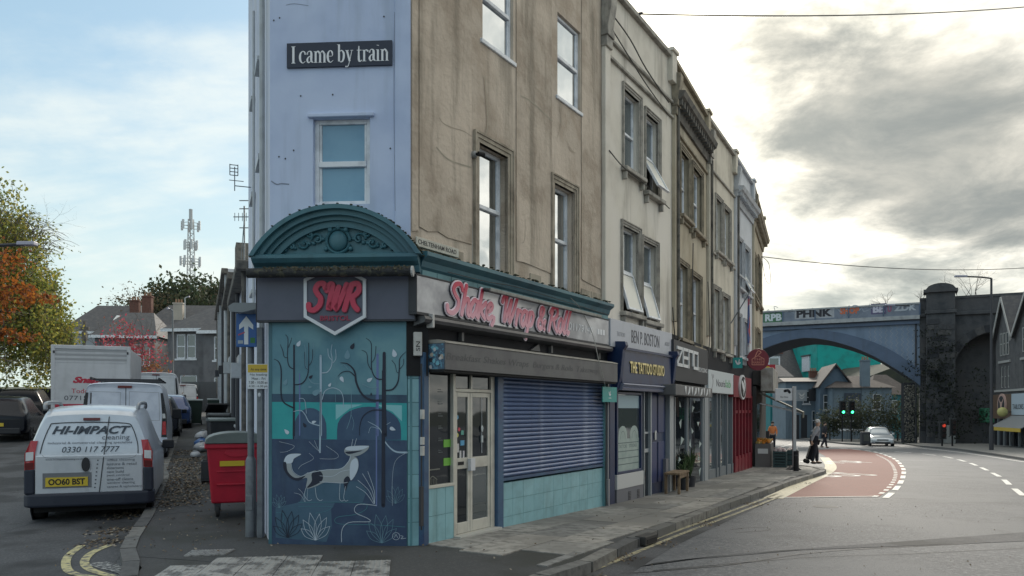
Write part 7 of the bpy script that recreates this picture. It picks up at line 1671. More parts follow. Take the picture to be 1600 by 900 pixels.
# ------------------------------------------------------------ people
skinm = mat('skin', (.42, .27, .20), .6); hairg = mat('hair_grey', (.42, .42, .42), .8)
def skin_fig(name, parent, J, E, m_, sub=1):
    """one continuous surface grown over a jointed skeleton; J = name: (x, y, z, radius)"""
    ks_ = list(J); me = bpy.data.meshes.new(name); me.from_pydata([J[k][:3] for k in ks_], [(ks_.index(a), ks_.index(b_)) for a, b_ in E], [])
    o = link(name, me, parent); me.materials.append(m_)
    sk = o.modifiers.new('skin', 'SKIN'); sk.use_smooth_shade = True
    for i, k in enumerate(ks_):
        r_ = J[k][3]; r_ = r_ if isinstance(r_, tuple) else (r_, r_); me.skin_vertices[0].data[i].radius = r_
    me.skin_vertices[0].data[0].use_root = True
    ss = o.modifiers.new('sub', 'SUBSURF'); ss.levels = sub; ss.render_levels = sub+1
    return o
def person(label, x, y, rz, coat, lower, pose, hair, shirt=None, z=None):
    t = thing('person', label, 'person', (x, y, gz(x, y) if z is None else z), rz); p = pose
    lean = p.get('lean', .0); hz = .93
    sh_ = 1.40; dx = lean
    J = dict(pel=(0, 0, hz, (.15, .11)), wa=(0, lean*.3, 1.1, (.135, .10)), ch=(0, lean*.7, 1.28, (.165, .115)), ne=(0, lean*1.0, 1.44, .055), h0=(0, lean*1.15, 1.53, (.07, .085)), h1=(0, lean*1.2, 1.64, (.072, .088)),
             sl=(-.17, lean*.9, 1.38, .065), sr=(.17, lean*.9, 1.38, .065), el=p['el']+(.045,), wl=p['wl']+(.032,), er=p['er']+(.045,), wr=p['wr']+(.032,),
             hl=(-.09, 0, .86, .095), hr=(.09, 0, .86, .095), kl=p['kl']+(.062,), kr=p['kr']+(.062,), al=p['al']+(.042,), ar=p['ar']+(.042,))
    for s_ in 'lr':
        a = J['a'+s_]; J['t'+s_] = (a[0], a[1]+.16, a[2]-.03, .035)
        w_ = J['w'+s_]; J['m'+s_] = (w_[0], w_[1]+.02, w_[2]-.09, (.022, .036))
    E = [('pel', 'wa'), ('wa', 'ch'), ('ch', 'ne'), ('ne', 'h0'), ('h0', 'h1'), ('ch', 'sl'), ('ch', 'sr'), ('sl', 'el'), ('el', 'wl'), ('wl', 'ml'), ('sr', 'er'), ('er', 'wr'), ('wr', 'mr'), ('pel', 'hl'), ('pel', 'hr'), ('hl', 'kl'), ('hr', 'kr'), ('kl', 'al'), ('kr', 'ar'), ('al', 'tl'), ('ar', 'tr')]
    for s_ in 'lr':
        m_ = J['m'+s_]
        for k_ in range(4):
            J['f%s%d' % (s_, k_)] = (m_[0]+(k_-1.5)*.006, m_[1]+(k_-1.5)*.018, m_[2]-.045, .009); J['g%s%d' % (s_, k_)] = (m_[0]*.985, m_[1]+(k_-1.5)*.016, m_[2]-.08+abs(k_-1.5)*.006, .008)
            E += [('m'+s_, 'f%s%d' % (s_, k_)), ('f%s%d' % (s_, k_), 'g%s%d' % (s_, k_))]
        J['u'+s_] = (m_[0], m_[1]+.05, m_[2]+.0, .011); J['v'+s_] = (m_[0], m_[1]+.065, m_[2]-.035, .009); E += [('w'+s_, 'u'+s_), ('u'+s_, 'v'+s_)]
    skin_fig('body', t, J, E, skinm)
    g = lambda k, d: J[k][:3]+(tuple(q+d for q in J[k][3]) if isinstance(J[k][3], tuple) else J[k][3]+d,)
    Jc = {'ch': g('ch', .03), 'wa': g('wa', .03), 'pel': g('pel', .03), 'nk': (0, lean*.95, 1.42, .075), 'sl': g('sl', .02), 'sr': g('sr', .02), 'el': g('el', .022), 'er': g('er', .022), 'wl': g('wl', .018), 'wr': g('wr', .018)}
    Ec = [('ch', 'wa'), ('wa', 'pel'), ('ch', 'nk'), ('ch', 'sl'), ('ch', 'sr'), ('sl', 'el'), ('sr', 'er'), ('el', 'wl'), ('er', 'wr')]
    if p.get('long'): Jc['hem'] = (0, -.02, .72, (.19, .15)); Ec.append(('pel', 'hem'))
    skin_fig('jacket', t, Jc, Ec, coat)
    Jl = {'pel': g('pel', .012), 'hl': g('hl', .015), 'hr': g('hr', .015), 'kl': g('kl', .02), 'kr': g('kr', .02), 'al': g('al', .025), 'ar': g('ar', .025)}
    skin_fig('trousers', t, Jl, [('pel', 'hl'), ('pel', 'hr'), ('hl', 'kl'), ('hr', 'kr'), ('kl', 'al'), ('kr', 'ar')], lower)
    for s_ in 'lr':
        a = J['a'+s_]; b = MB(); b.ball((a[0], a[1]+.07, max(.045, a[2]-.04)), .05, .14, .045, 10, 6); b.build('shoe', black, t, smooth=True)
    hx, hy = 0, lean*1.2
    b = MB(); b.ball((hx, hy-.02, 1.66), .088, .10, .09, 12, 8)
    for k_ in range(8): b.ball((hx+.07*math.cos(k_*.8), hy-.05+.04*math.sin(k_*.8), 1.63+.03*math.sin(k_*2)), .035, nu=6, nv=5)
    b.build('hair', hair, t, smooth=True)
    b = MB(); b.ball((hx, hy+.095, 1.60), .014, .02, .022, 6, 5); b.ball((hx-.083, hy, 1.605), .012, .02, .03, 6, 5); b.ball((hx+.083, hy, 1.605), .012, .02, .03, 6, 5); b.build('nose_and_ears', skinm, t, smooth=True)
    b = MB(); b.ball((hx-.03, hy+.085, 1.625), .012, .008, .008, 6, 5); b.ball((hx+.03, hy+.085, 1.625), .012, .008, .008, 6, 5); b.box(-.025, .025, hy+.086, hy+.092, 1.553, 1.560); b.build('eyes_and_mouth', mat('feature_dark', (.05, .03, .03), .5), t)
    return t
wx, wy = G(1273, 725)
grey_j = mat('jacket_grey', (.26, .27, .30), .85, c2=(.20, .21, .24), sc=6); dark_t = mat('clothes_dark', (.012, .014, .022), .85)
per = person('person in a pale grey top and dark trousers pulling a shopping trolley', wx, wy, rad(-100), grey_j, dark_t,
     dict(lean=.10, el=(-.25, .02, 1.13), wl=(-.25, .14, .90), er=(.24, -.10, 1.13), wr=(.26, -.18, .90), kl=(-.10, .10, .48), kr=(.10, -.02, .48), al=(-.10, .10, .08), ar=(.10, -.12, .09)), hairg)
# dark waistcoat bag and trolley
b = MB(); b.box(-.17, .17, -.15, .12, .80, 1.13); b.build('dark_lower_coat', dark_t, per, bevel=.06, seg=3)
tx, ty = G(1260, 724); tr_ = thing('shopping_trolley', 'black two-wheeled shopping trolley tilted beside the walking person', 'trolley', (tx, ty, gz(tx, ty)), rad(-100))
Mt_ = Matrix.Rotation(rad(-22), 4, 'X')
b = MB(); b.box(-.19, .19, -.12, .12, .16, .74); b.build('bag', dark_t, tr_, Matrix.Translation((tx, ty, gz(tx, ty))) @ Matrix.Rotation(rad(-100), 4, 'Z') @ Matrix.Translation((0, .05, 0)) @ Matrix.Rotation(rad(-18), 4, 'X'), bevel=.05, seg=3)
b = MB(); b.tube([(-.14, .03, .1), (-.14, .30, .92), (.14, .30, .92), (.14, .03, .1)], .012, 6); b.build('handle', galv, tr_)
for s_ in (-1, 1): b = MB(); b.lathe([(0, -.015), (.09, -.015), (.09, .015), (0, .015)], 14, (s_*.2, 0, .09), 'x'); b.build('wheel', tyre, tr_)
ox, oy = G(1288, 700); person('person in dark clothes walking behind the trolley puller', ox, oy, rad(-80), dark_t, dark_t,
     dict(lean=.04, el=(-.24, .02, 1.13), wl=(-.25, .14, .90), er=(.24, -.08, 1.13), wr=(.26, -.1, .90), kl=(-.10, .16, .48), kr=(.10, -.08, .48), al=(-.10, .22, .08), ar=(.10, -.3, .12)), mat('hair_dark', (.02, .015, .012), .7))
ox, oy = G(1207, 702); person('person in an orange jacket with a dark bag beyond the fruit stall', ox, oy, rad(170), mat('jacket_orange', (.50, .16, .05), .8), dark_t,
     dict(lean=.03, el=(-.24, .04, 1.13), wl=(-.22, .16, .95), er=(.24, .02, 1.13), wr=(.22, .14, .95), kl=(-.10, .06, .48), kr=(.10, -.02, .48), al=(-.10, .04, .08), ar=(.10, -.06, .08)), MATS['hair_dark'])

# ------------------------------------------------------------ bus stop flag pole, bollard
bx, by = G(1241, 734); bp = thing('bus_stop_pole', 'pale square pole with a white flag sign at the kerb', 'sign post', (bx, by, gz(bx, by))); s_ = by/F
b = MB(); b.box(-.055, .055, -.05, .05, -.02, (734-604)*s_); b.build('pole', mat('pole_pale', (.36, .38, .40), .5), bp, bevel=.01)
b = MB(); b.prism([(-.25, 0), (.2, 0), (.05, .12), (-.08, .12)], -.15, .15); b.build('foot', dark, bp)
b = MB(); x0 = (1211-1241)*s_; b.box(x0, -.06, -.02, .02, (734-626)*s_, (734-607)*s_); b.build('flag_panel', mat('flag_white', (.52, .54, .57), .5), bp, bevel=.01)
link('lettering', text_mesh('Bus Stop', x0+.18, -.22, (734-622)*s_, (734-619)*s_, -.022, tb, th=.002), bp)
b = MB(); b.rib([(x0*.5, (734-611)*s_), (x0*.5+.1, (734-610)*s_), (x0*.5+.16, (734-613)*s_)], .09, -.023); b.build('emblem', tb, bp)
bx, by = G(1244, 736); bo = thing('bollard', 'short black bollard beside the white flag pole', 'bollard', (bx, by, gz(bx, by))); s_ = by/F
b = MB(); b.lathe([(.085, -.02), (.085, .62), (.08, .66), (0, .67)], 14); b.build('post', black, bo, smooth=40)
b = MB(); b.lathe([(.088, .5), (.088, .54)], 14); b.build('band', dark, bo)

# ------------------------------------------------------------ greengrocer's stall
def at(px, py): x, y = G(px, py); return x, y
fx, fy = at(1186, 728); 
st_ = thing('fruit_stall', 'grey boarded stall bin heaped with oranges at the shop front', 'stall', f6.w(-.3, -.62, gz(fx, fy)-f6.o.z), f6.rz)
brd = mat('stall_grey', (.14, .13, .13), .7)
b = MB(); b.box(0, 1.9, -.05, .5, 0, .85); b.build('bin', brd, st_, bevel=.01)
b = MB(); b.box(-.01, -.003, .05, .4, .5, .68); b.build('price_card', plate_w, st_)
orange = mat('orange_fruit', (.62, .22, .02), .5); fruit = mat('fruit_pale', (.55, .38, .12), .5)
ob = MB(); ob.ball((0, 0, 0), .05, nu=8, nv=6); ome = ob.mesh('fruit', orange); ome2 = ob.mesh('fruit', fruit)
for i in range(70):
    o = link('fruit', ome if i % 4 else ome2, st_); o.matrix_basis = Matrix.Translation((random.uniform(.0, 1.85), random.uniform(0, .45), .88+random.uniform(0, .10)))
def crate(label, x, y, z, w_, d, h, m_, rz, fill=None):
    t = thing('crate', label, 'crate', (x, y, z), rz); b = MB()
    for k_ in range(3):
        z0 = h*(k_/3)+.01; z1 = z0+h/3-.03; 
        for q in ((0, w_, 0, .02), (0, w_, d-.02, d), (0, .02, .02, d-.02), (w_-.02, w_, .02, d-.02)): q_ = MB(); q_.box(*q, z0, z1); q_.build('slat', m_, t)
    for x_ in (0, w_-.04):
        for y_ in (.0, d-.04): q_ = MB(); q_.box(x_-.005, x_+.045, y_-.005, y_+.045, 0, h); q_.build('corner_post', m_, t)
    b.box(.02, w_-.02, .02, d-.02, .0, h*.8); b.build('liner', black, t)
    if fill:
        b = MB()
        for i in range(26): b.ball((random.uniform(.08, w_-.08), random.uniform(.08, d-.08), h*.8+random.uniform(0, .1)), random.uniform(.05, .09), nu=7, nv=5)
        tag(b.build('produce', fill, t), kind='stuff')
    return t
cgn = mat('crate_green', (.02, .05, .055), .5); poly = mat('plastic_pale', (.45, .42, .42), .5, c2=(.5, .3, .3), sc=12)
x, y = f6.w(-.45, -1.2, 0).to_2d(); z = gz(x, y)
crate('dark green slatted crate on the footway by the stall, at its kerb side', x, y, z, .62, .45, .30, cgn, f6.rz)
crate('upper dark green slatted crate filled with bagged produce', x, y, z+.31, .62, .45, .28, cgn, f6.rz, poly)
x, y = f6.w(.35, -1.75, 0).to_2d(); crate('third green slatted crate farther along the stall with pale bags', x, y+.6, gz(x, y), .62, .45, .6, cgn, f6.rz, poly)
x, y = at(1197, 703); sc2 = thing('display_board', 'black board with yellow side panel behind the fruit stall', 'board', (x, y, gz(x, y)), 0)
b = MB(); b.box(-.35, .2, 0, .05, .55, 1.15); b.build('panel', black, sc2); b = MB(); b.box(-.1, .25, .06, .12, .0, .54); b.build('yellow_panel', MATS['banner_yellow'], sc2)
# ------------------------------------------------------------ viaduct: iron arch, parapet, stone pier
FB = Fr(23, 71, 11.5, -6, -1.3)
XB = lambda px, py=600, y=0.: FB.pix(px, py, y)
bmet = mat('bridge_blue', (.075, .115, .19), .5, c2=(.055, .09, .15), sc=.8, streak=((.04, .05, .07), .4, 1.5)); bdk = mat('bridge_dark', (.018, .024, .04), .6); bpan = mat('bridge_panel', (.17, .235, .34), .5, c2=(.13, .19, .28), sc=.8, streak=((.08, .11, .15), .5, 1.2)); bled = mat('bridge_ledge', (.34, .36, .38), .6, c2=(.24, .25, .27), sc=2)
br = thing('railway_bridge', 'blue iron arch railway bridge with graffiti along its parapet', 'bridge', FB.w(0, 0, 0), FB.rz)
rb_ = [(1160, 541), (1190, 537), (1220, 531), (1250, 528), (1277, 529), (1304, 534), (1335, 543.5), (1366, 557), (1397, 575), (1425, 593), (1438, 603)]
rt_ = [(1160, 519), (1190, 516), (1220, 514.5), (1250, 514), (1277, 515), (1304, 518.5), (1330, 524), (1366, 535), (1397, 550), (1425, 569), (1438, 578)]
lo_ = cr([XB(*p) for p in rb_], 3); up_ = cr([XB(*p) for p in rt_], 3)
# complete the arch symmetrically behind the terrace
ax_ = XB(1258, 528)[0]
lo_ = [p for p in lo_ if p[0] >= ax_]; up_ = [p for p in up_ if p[0] >= ax_]
lo_ = [(2*ax_-x, z) for x, z in lo_[::-1]]+lo_; up_ = [(2*ax_-x, z) for x, z in up_[::-1]]+up_
b = MB()
for i in range(len(lo_)-1): b.prism([lo_[i], lo_[i+1], up_[i+1], up_[i]], -.15, .35)
b.build('arch_rib', bmet, br, FB)
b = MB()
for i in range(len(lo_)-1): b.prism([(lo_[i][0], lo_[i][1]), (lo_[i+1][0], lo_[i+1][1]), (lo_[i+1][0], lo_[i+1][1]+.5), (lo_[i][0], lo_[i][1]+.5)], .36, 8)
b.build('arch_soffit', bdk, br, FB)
xr = XB(1437)[0]; xl = 2*ax_-xr
zd = XB(1437, 505)[1]; zp0 = XB(1437, 498)[1]; zp1 = XB(1437, 474)[1]
b = MB()
top_sp = zd-.05
for i in range(len(up_)-1):
    a, c = up_[i], up_[i+1]
    if min(a[1], c[1]) < top_sp-.1: b.prism([(a[0], a[1]), (c[0], c[1]), (c[0], top_sp), (a[0], top_sp)], .1, .2)
b.build('spandrel_panel', bpan, br, FB)
b = MB()
for i in range(26):
    x = ax_+5.2+i*.42
    if x > xr-.2: break
    zlow = [u for u in up_ if u[0] >= x]; zlow = zlow[0][1] if zlow else up_[-1][1]
    for s_ in (1, -1):
        x_ = ax_+s_*(x-ax_); z0 = zlow+.05
        z = z0
        while z < top_sp-.3:
            b.rib([(x_, z), (x_+.2, z+.22), (x_, z+.44)], .03, .085, 0, 0, False); z += .44
tag(b.build('lattice', bled, br, FB), kind='stuff')
b = MB(); b.box(xl, xr, -.2, .4, zd-.05, zd+.25); b.build('deck_girder', bmet, br, FB)
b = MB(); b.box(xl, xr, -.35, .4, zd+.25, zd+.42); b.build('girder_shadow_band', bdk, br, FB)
b = MB(); b.box(xl, xr, -.45, .2, zp0-.05, zp0+.28); b.build('ledge', bled, br, FB)
pane_w = 2.75; x = xr; k_ = 0
while x > xl+.5:
    b = MB(); b.box(x-pane_w+.05, x-.05, -.25, -.15, zp0+.29, zp1-.08); b.build('parapet_panel', mat('parapet_grey', (.17, .20, .26), .55, c2=(.12, .15, .20), sc=1.2), br, FB)
    b = MB(); b.box(x-.05, x+.05, -.32, -.1, zp0+.29, zp1); b.build('parapet_post', bmet, br, FB)
    x -= pane_w
b = MB(); b.box(xl, xr, -.34, -.08, zp1-.07, zp1+.06); b.build('handrail', bled, br, FB)
b = MB(); b.box(xl, xr, .3, 8, zd+.1, zp0+.2); b.build('deck', bdk, br, FB)
# graffiti
def gtext(s__, px0, px1, py0, py1, c, oc, lab, nm='graffiti'):
    x0, x1 = XB(px0)[0], XB(px1)[0]; z1, z0 = XB((px0+px1)/2, py0)[1], XB((px0+px1)/2, py1)[1]
    if oc: b = MB(); b.box(x0-.15, x1+.15, -.256, -.252, z0-.12, z1+.12); b.build('graffiti_ground', mat('gg_%.2f' % oc[0], oc, .6, c2=tuple(q*.7 for q in oc), sc=2), br, FB)
    link(nm, text_mesh(s__, x0, x1, z0, z1, -.258, mat('gr_%.2f_%.2f' % (c[0], c[1]), c, .6), th=.004, bold=.05), br, FB)
gtext('RPB', 1196, 1222, 491, 502, (.55, .60, .65), (.05, .16, .08), '')
gtext('PHNK', 1245, 1301, 484, 496, (.02, .02, .03), (.36, .38, .42), '')
gtext('SHOP', 1313, 1343, 481, 491, (.50, .13, .06), None, '')
gtext('BE', 1364, 1382, 477, 489, (.50, .50, .60), (.10, .09, .18), ''); gtext('ZDK', 1397, 1432, 476, 486, (.40, .44, .50), None, '')
b = MB(); rg = random.Random(3)
for px in (1205, 1232, 1262, 1285, 1310, 1330, 1348, 1358, 1376, 1390, 1405, 1420):
    x, z = XB(px, 487-(px-1200)*.035+rg.uniform(-3, 5)); b.rib([(x+.35*k_*rg.uniform(.4, .8)-.4, z+rg.uniform(-.35, .35)) for k_ in range(6)], rg.uniform(.03, .07), -.2575, 0, 5, False)
tag(b.build('scribbles', mat('scribble', (.34, .38, .44), .6, c2=(.06, .06, .09), sc=.8), br, FB), kind='stuff')
gtext('U', 1387, 1393, 479, 488, (.30, .08, .15), None, '')

stn = mat('viaduct_stone', (.07, .073, .08), .9, c2=(.038, .042, .05), sc=1.2, c3=(.07, .07, .075), sc3=.5, bump=(6, .6, .05)); stn_d = mat('viaduct_stone_dark', (.03, .032, .038), .95, c2=(.02, .022, .03), sc=2)
blk = [mat('viaduct_block_%d' % i, c, .9, c2=tuple(q*.6 for q in c), sc=2.5, bump=(8, .5, .03)) for i, c in enumerate([(.06, .062, .068), (.045, .048, .056), (.085, .085, .088), (.035, .038, .046)])]
ab = thing('stone_viaduct', 'dark sooty stone viaduct abutment with a capped pier and a side arch', 'viaduct', FB.w(xr, 0, 0), FB.rz)
zt = XB(1470, 468)[1]; zg = -1.2
x0, x1 = xr, XB(1447)[0]; x2, x3 = XB(1492)[0], XB(1640)[0]
a0, a1 = XB(1488)[0], XB(1620)[0]; ac = (a0+a1)/2; ar = (a1-a0)/2; zs = XB(1470, 590)[1]; za = XB(1530, 520)[1]
arc = [(a0, zg-1)]+[(ac-ar*math.cos(PI*i/16), zs+(za-zs)*math.sin(PI*i/16)) for i in range(17)]+[(a1, zg-1)]
zstr = XB(1470, 494)[1]
b = MB(); b.prism([(x1, zg-1)]+[(a0, zg-1)]+arc[1:-1]+[(a1, zg-1), (x3, zg-1), (x3, zstr), (x1, zstr)], 0, 8); b.build('arch_wall', stn, ab, FB, fix=True)
b = MB(); b.box(a0, a1, 1.6, 8, zg-1, za); b.build('arch_back_wall', stn, ab, FB)
b = MB(); b.box(x0, x1, .0, 8, zg-1, zstr); b.build('spring_wall', stn, ab, FB)
b = MB(); b.box(x0, x3, -.25, .6, zstr, zstr+.28); b.build('string_course', stn, ab, FB, bevel=.04)
b = MB(); b.box(x0, x3, -.05, .45, zstr+.28, zt); b.box(x0, x3, -.12, .5, zt, zt+.2); b.build('parapet', stn, ab, FB)
b = MB(); b.box(x1, x2, -.7, .5, zg-1, zstr+.15); b.box(x1-.1, x2+.1, -.85, .6, zstr+.15, zstr+.45); b.box(x1, x2, -.7, .6, zstr+.45, XB(1470, 458)[1]); b.build('pier', stn, ab, FB, bevel=.05)
zc2 = XB(1470, 458)[1]
b = MB(); b.box(x1-.2, x2+.2, -.95, .8, zc2, zc2+.25); P_ = [(x1-.05+(x2-x1+.1)*i/10, zc2+.25+.5*math.sin(PI*i/10)**.5) for i in range(11)]; b.prism(P_, -.8, .7); b.build('pier_cap', stn, ab, FB)
# stone blocks standing proud of pier and wall
bcount = 0
rnd = random.Random(5)
z = zg+.5
while z < zstr-.4:
    for (u0, u1, yy) in ((x1+.03, x2-.03, -.7), (x2+.05, a0-.1, 0), (x0+.03, x1-.03, 0)):
        x = u0+rnd.uniform(-.3, 0)
        while x < u1-.2:
            w_ = rnd.uniform(.6, 1.1); xa_, xb_ = max(x, u0), min(x+w_, u1)
            if rnd.random() < .62 and xb_-xa_ > .2 and bcount < 240:
                q = MB(); q.box(xa_+.02, xb_-.02, yy-rnd.uniform(.02, .07), yy, z+.02, z+.43); q.build('stone_block', rnd.choice(blk), ab, FB); bcount += 1
            x += w_
    z += .47
b = MB(); ring = [(ac-(ar+.05)*math.cos(PI*i/16), zs+(za-zs+.05)*math.sin(PI*i/16)) for i in range(17)]; ring2 = [(ac-(ar+.65)*math.cos(PI*i/16), zs+(za-zs+.65)*math.sin(PI*i/16)) for i in range(17)]
for i in range(16):
    q = MB(); q.prism([ring[i], ring[i+1], ring2[i+1], ring2[i]], -.08, .01); q.build('voussoir', blk[i % 4], ab, FB)

# ------------------------------------------------------------ foliage
def thin(m_):
    nt = m_.node_tree; P = nt.nodes['Principled BSDF']; o = [q for q in nt.nodes if q.type == 'OUTPUT_MATERIAL'][0]; t = nt.nodes.new('ShaderNodeBsdfTranslucent'); t.inputs[0].default_value = P.inputs['Base Color'].default_value; x = nt.nodes.new('ShaderNodeMixShader'); x.inputs[0].default_value = .55
    nt.links.new(P.outputs[0], x.inputs[1]); nt.links.new(t.outputs[0], x.inputs[2]); nt.links.new(x.outputs[0], o.inputs[0]); return m_
def leafmats(n, cols): return [thin(mat('%s_%d' % (n, i), c, .7)) for i, c in enumerate(cols)]
def leaf_cloud(mb, P, s_, n, spread):
    for _ in range(n):
        c = Vector((P[0]+random.gauss(0, spread), P[1]+random.gauss(0, spread), P[2]+random.gauss(0, spread)))
        a = Vector((random.gauss(0, 1), random.gauss(0, 1), random.gauss(0, 1))).normalized()*s_*random.uniform(.6, 1.2); b_ = a.orthogonal().normalized()*a.length*.6
        b_ = Matrix.Rotation(random.uniform(0, 6), 3, a) @ b_; mb.cur = random.randrange(mb.nm); mb.quad(c-a, c-b_, c+a, c+b_)
def branchy(mb, p, d, L_, r_, lv, tips, droop=0., fork=3, sp=.6):
    q = p; pts = [p]; dd = d.copy()
    for i in range(4):
        dd = (dd+Vector((random.gauss(0, .13), random.gauss(0, .13), random.gauss(0, .08)-droop*(1 if lv < 2 else 0)))).normalized(); q = q+dd*L_/4; pts.append(q)
    mb.tube(pts, [r_, r_*.88, r_*.78, r_*.68, r_*.55], 5 if lv > 1 else 3, False)
    if lv == 0: tips.append((q, dd)); return
    for k_ in range(fork):
        t = random.choice(pts[2:]); a = (dd+Vector((random.gauss(0, sp), random.gauss(0, sp), random.gauss(.05, sp*.6)))).normalized()
        branchy(mb, t if k_ else q, a, L_*random.uniform(.55, .8), r_*.5, lv-1, tips, droop, fork, sp)
bark = mat('bark', (.07, .06, .05), .9, c2=(.12, .11, .10), sc=6, bump=(20, .6, .02)); twigm = mat('twig', (.10, .085, .075), .9)
def tree(name, label, x, y, h, trunk_h, blobs, leaf, cols, n, group=None, lv=3, fork=3, droop=0., tw=True, cat='tree', spread=.5, r0=.22, z=None, bl=.8):
    z0 = gz(x, y) if z is None else z; t = thing(name, label, cat, (x, y, z0), 0, group); tips = []; b = MB()
    b.tube([(0, 0, -.6), (.05, 0, trunk_h*.5), (.0, .05, trunk_h)], [r0*1.2, r0, r0*.8], 9); b.build('trunk', bark, t, smooth=True)
    b = MB()
    for cx, cy, cz, rx_, ry_, rzz, w_ in blobs:
        c = Vector((cx, cy, cz)); d = c-Vector((0, 0, trunk_h))
        branchy(b, Vector((0, 0, trunk_h*.9)), d.normalized(), d.length*bl+.2, r0*.45, lv, tips, droop, fork)
    if tw: tag(b.build('branches', twigm, t), kind='stuff')
    if n:
        b = MB(); b.nm = len(cols); tot = sum(q[6] for q in blobs)
        for cx, cy, cz, rx_, ry_, rzz, w_ in blobs:
            m_ = int(n*w_/tot/14)
            for _ in range(m_):
                u = Vector((random.gauss(0, 1), random.gauss(0, 1), random.gauss(0, 1))).normalized()*random.uniform(.45, 1.08)
                leaf_cloud(b, (cx+u.x*rx_, cy+u.y*ry_, cz+u.z*rzz), leaf, 14, spread*min(rx_, rzz)*.35)
        tag(b.build('crown', leafmats(name, cols), t), kind='stuff')
    return t, tips
# weeping birch behind the parked cars
wb = (-26.4, 38.0)
t, tips = tree('weeping_birch', 'tall weeping birch with bare top twigs and hanging yellow-green leaves', *wb, 14, 6, [(0, 0, 9.5, 2.4, 2, 2.5, 1), (2.2, 0, 9.2, 2, 2, 2, 1), (-2, 1, 10, 2, 2, 2, 1), (.8, 0, 12, 2, 2, 2, 1), (1.6, 0, 11.2, 2, 2, 2, 1), (-.6, 0, 11.6, 2, 2, 2, 1), (2.6, 0, 7.6, 2, 2, 2, 1)], .06, [(.2, .16, .04)], 0, lv=5, fork=3, droop=.05, r0=.15, bl=.36)
b = MB(); b.nm = 4; tb_ = MB()
wc_ = [thin(mat('birch_leaf_%d' % i, c, .7)) for i, c in enumerate([(.30, .30, .07), (.19, .23, .06), (.40, .34, .08), (.12, .15, .05)])]
for i in range(760):
    a = random.uniform(0, 2*PI); r_ = 4.9*math.sqrt(random.random()); zt_ = 3.6+9.6*(1-(r_/5.4)**2)*random.uniform(.25, 1); L_ = random.uniform(1.2, 3.8)
    x, y = r_*math.cos(a)*.84, r_*math.sin(a)*.8
    if zt_ > 8.2 and random.random() < .4: L_ *= .5; dens = 3
    else: dens = 12
    P_ = [Vector((x, y, zt_))]; 
    for k_ in range(4): P_.append(P_[-1]+Vector((random.gauss(0, .12), random.gauss(0, .12), -L_/4)))
    tb_.tube(P_, .012, 3, False)
    for p in P_: leaf_cloud(b, p, .10, dens, .24)
    m_ = (P_[1]+P_[2])/2; leaf_cloud(b, m_, .10, dens, .27)
for i in range(420):
    a = random.uniform(0, 2*PI); r_ = 3.6*math.sqrt(random.random()); x, y = r_*math.cos(a)*.85, r_*math.sin(a)*.85; z = 8.2+3.4*(1-r_/5)*random.random(); o_ = Vector((math.cos(a), math.sin(a), 0)); p = Vector((x, y, z)); d = o_*random.uniform(.2, .7)+Vector((0, 0, 1)); P_ = [p]
    for k_ in range(5): p = p+d*.27; d = d+o_*.12+Vector((random.gauss(0, .12), random.gauss(0, .12), -.42)); P_.append(p)
    tb_.tube(P_, [.018, .016, .013, .011, .009, .007], 3, False)
    if i % 2: leaf_cloud(b, P_[-1], .07, 4, .2)
tag(b.build('crown', wc_, t), kind='stuff'); tag(tb_.build('hanging_twigs', twigm, t), kind='stuff')
tree('beech_tree', 'low branch of copper orange beech leaves reaching in beside the birch', -20.1, 27, 9, 3, [(1.8, 0, 5.9, 1.1, 1, .8, 1.2), (2.6, .1, 4.9, 1.2, .8, .45, 1), (1.0, 0, 4.2, 1.3, 1, .5, 1), (2.3, .3, 3.5, .8, .6, .3, .4), (.0, 0, 6.3, 1.3, 1.0, 1.0, 1)], .08, [(.32, .10, .02), (.24, .075, .02), (.38, .15, .03), (.14, .05, .02)], 3000, lv=3, spread=.7, bl=.4)
# trees on the skyline
dgc = [(.045, .065, .035), (.03, .048, .028), (.07, .09, .045), (.055, .06, .035)]
for i, (px, Y, pyt, w_) in enumerate([(262, 92, 452, 5.0), (300, 95, 438, 6.2), (335, 90, 446, 5.2), (318, 84, 470, 4.5)]):
    x = (px-800)/F*Y; zt_ = CAMZ+(HZ-pyt)/F*Y; z0 = gz(x, Y); h = zt_-z0
    tree('evergreen_tree', ['dense dark green tree on the hill beside the sparse bare trees', 'tallest dense dark green tree directly below the telecom mast', 'dense dark green tree nearest the lane rooftops', 'lower dark green tree in front of the hilltop trees'][i], x, Y, h, h*.4, [(0, 0, h-w_*.55, w_*.8, w_*.6, w_*.6, 2), (-w_*.5, 0, h-w_*1.0, w_*.6, w_*.5, w_*.5, 1), (w_*.5, 0, h-w_*.9, w_*.6, w_*.5, w_*.55, 1), (0, 0, h-w_*1.6, w_*.9, w_*.7, w_*.7, 1.5)], .28, dgc, 9500, group='trees on the hill under the mast', lv=2, spread=.55)
for i, (px, Y, pyt) in enumerate([(200, 84, 462), (228, 86, 440), (352, 86, 436)]):
    x = (px-800)/F*Y; zt_ = CAMZ+(HZ-pyt)/F*Y; z0 = gz(x, Y); h = zt_-z0
    tree('bare_tree', ['sparse bare tree on the skyline above the villa chimneys', 'sparse bare tree beside the dark hilltop trees', 'wispy bare tree rising above the lane rooftops'][i], x, Y, h, h*.55, [(0, 0, h*.8, 2, 2, 2, 1), (1.6, 0, h*.76, 2, 2, 2, 1), (-1.6, 0, h*.76, 2, 2, 2, 1)], .15, [(.10, .09, .05), (.13, .10, .06)], 900, lv=4, r0=.16, spread=1.2)
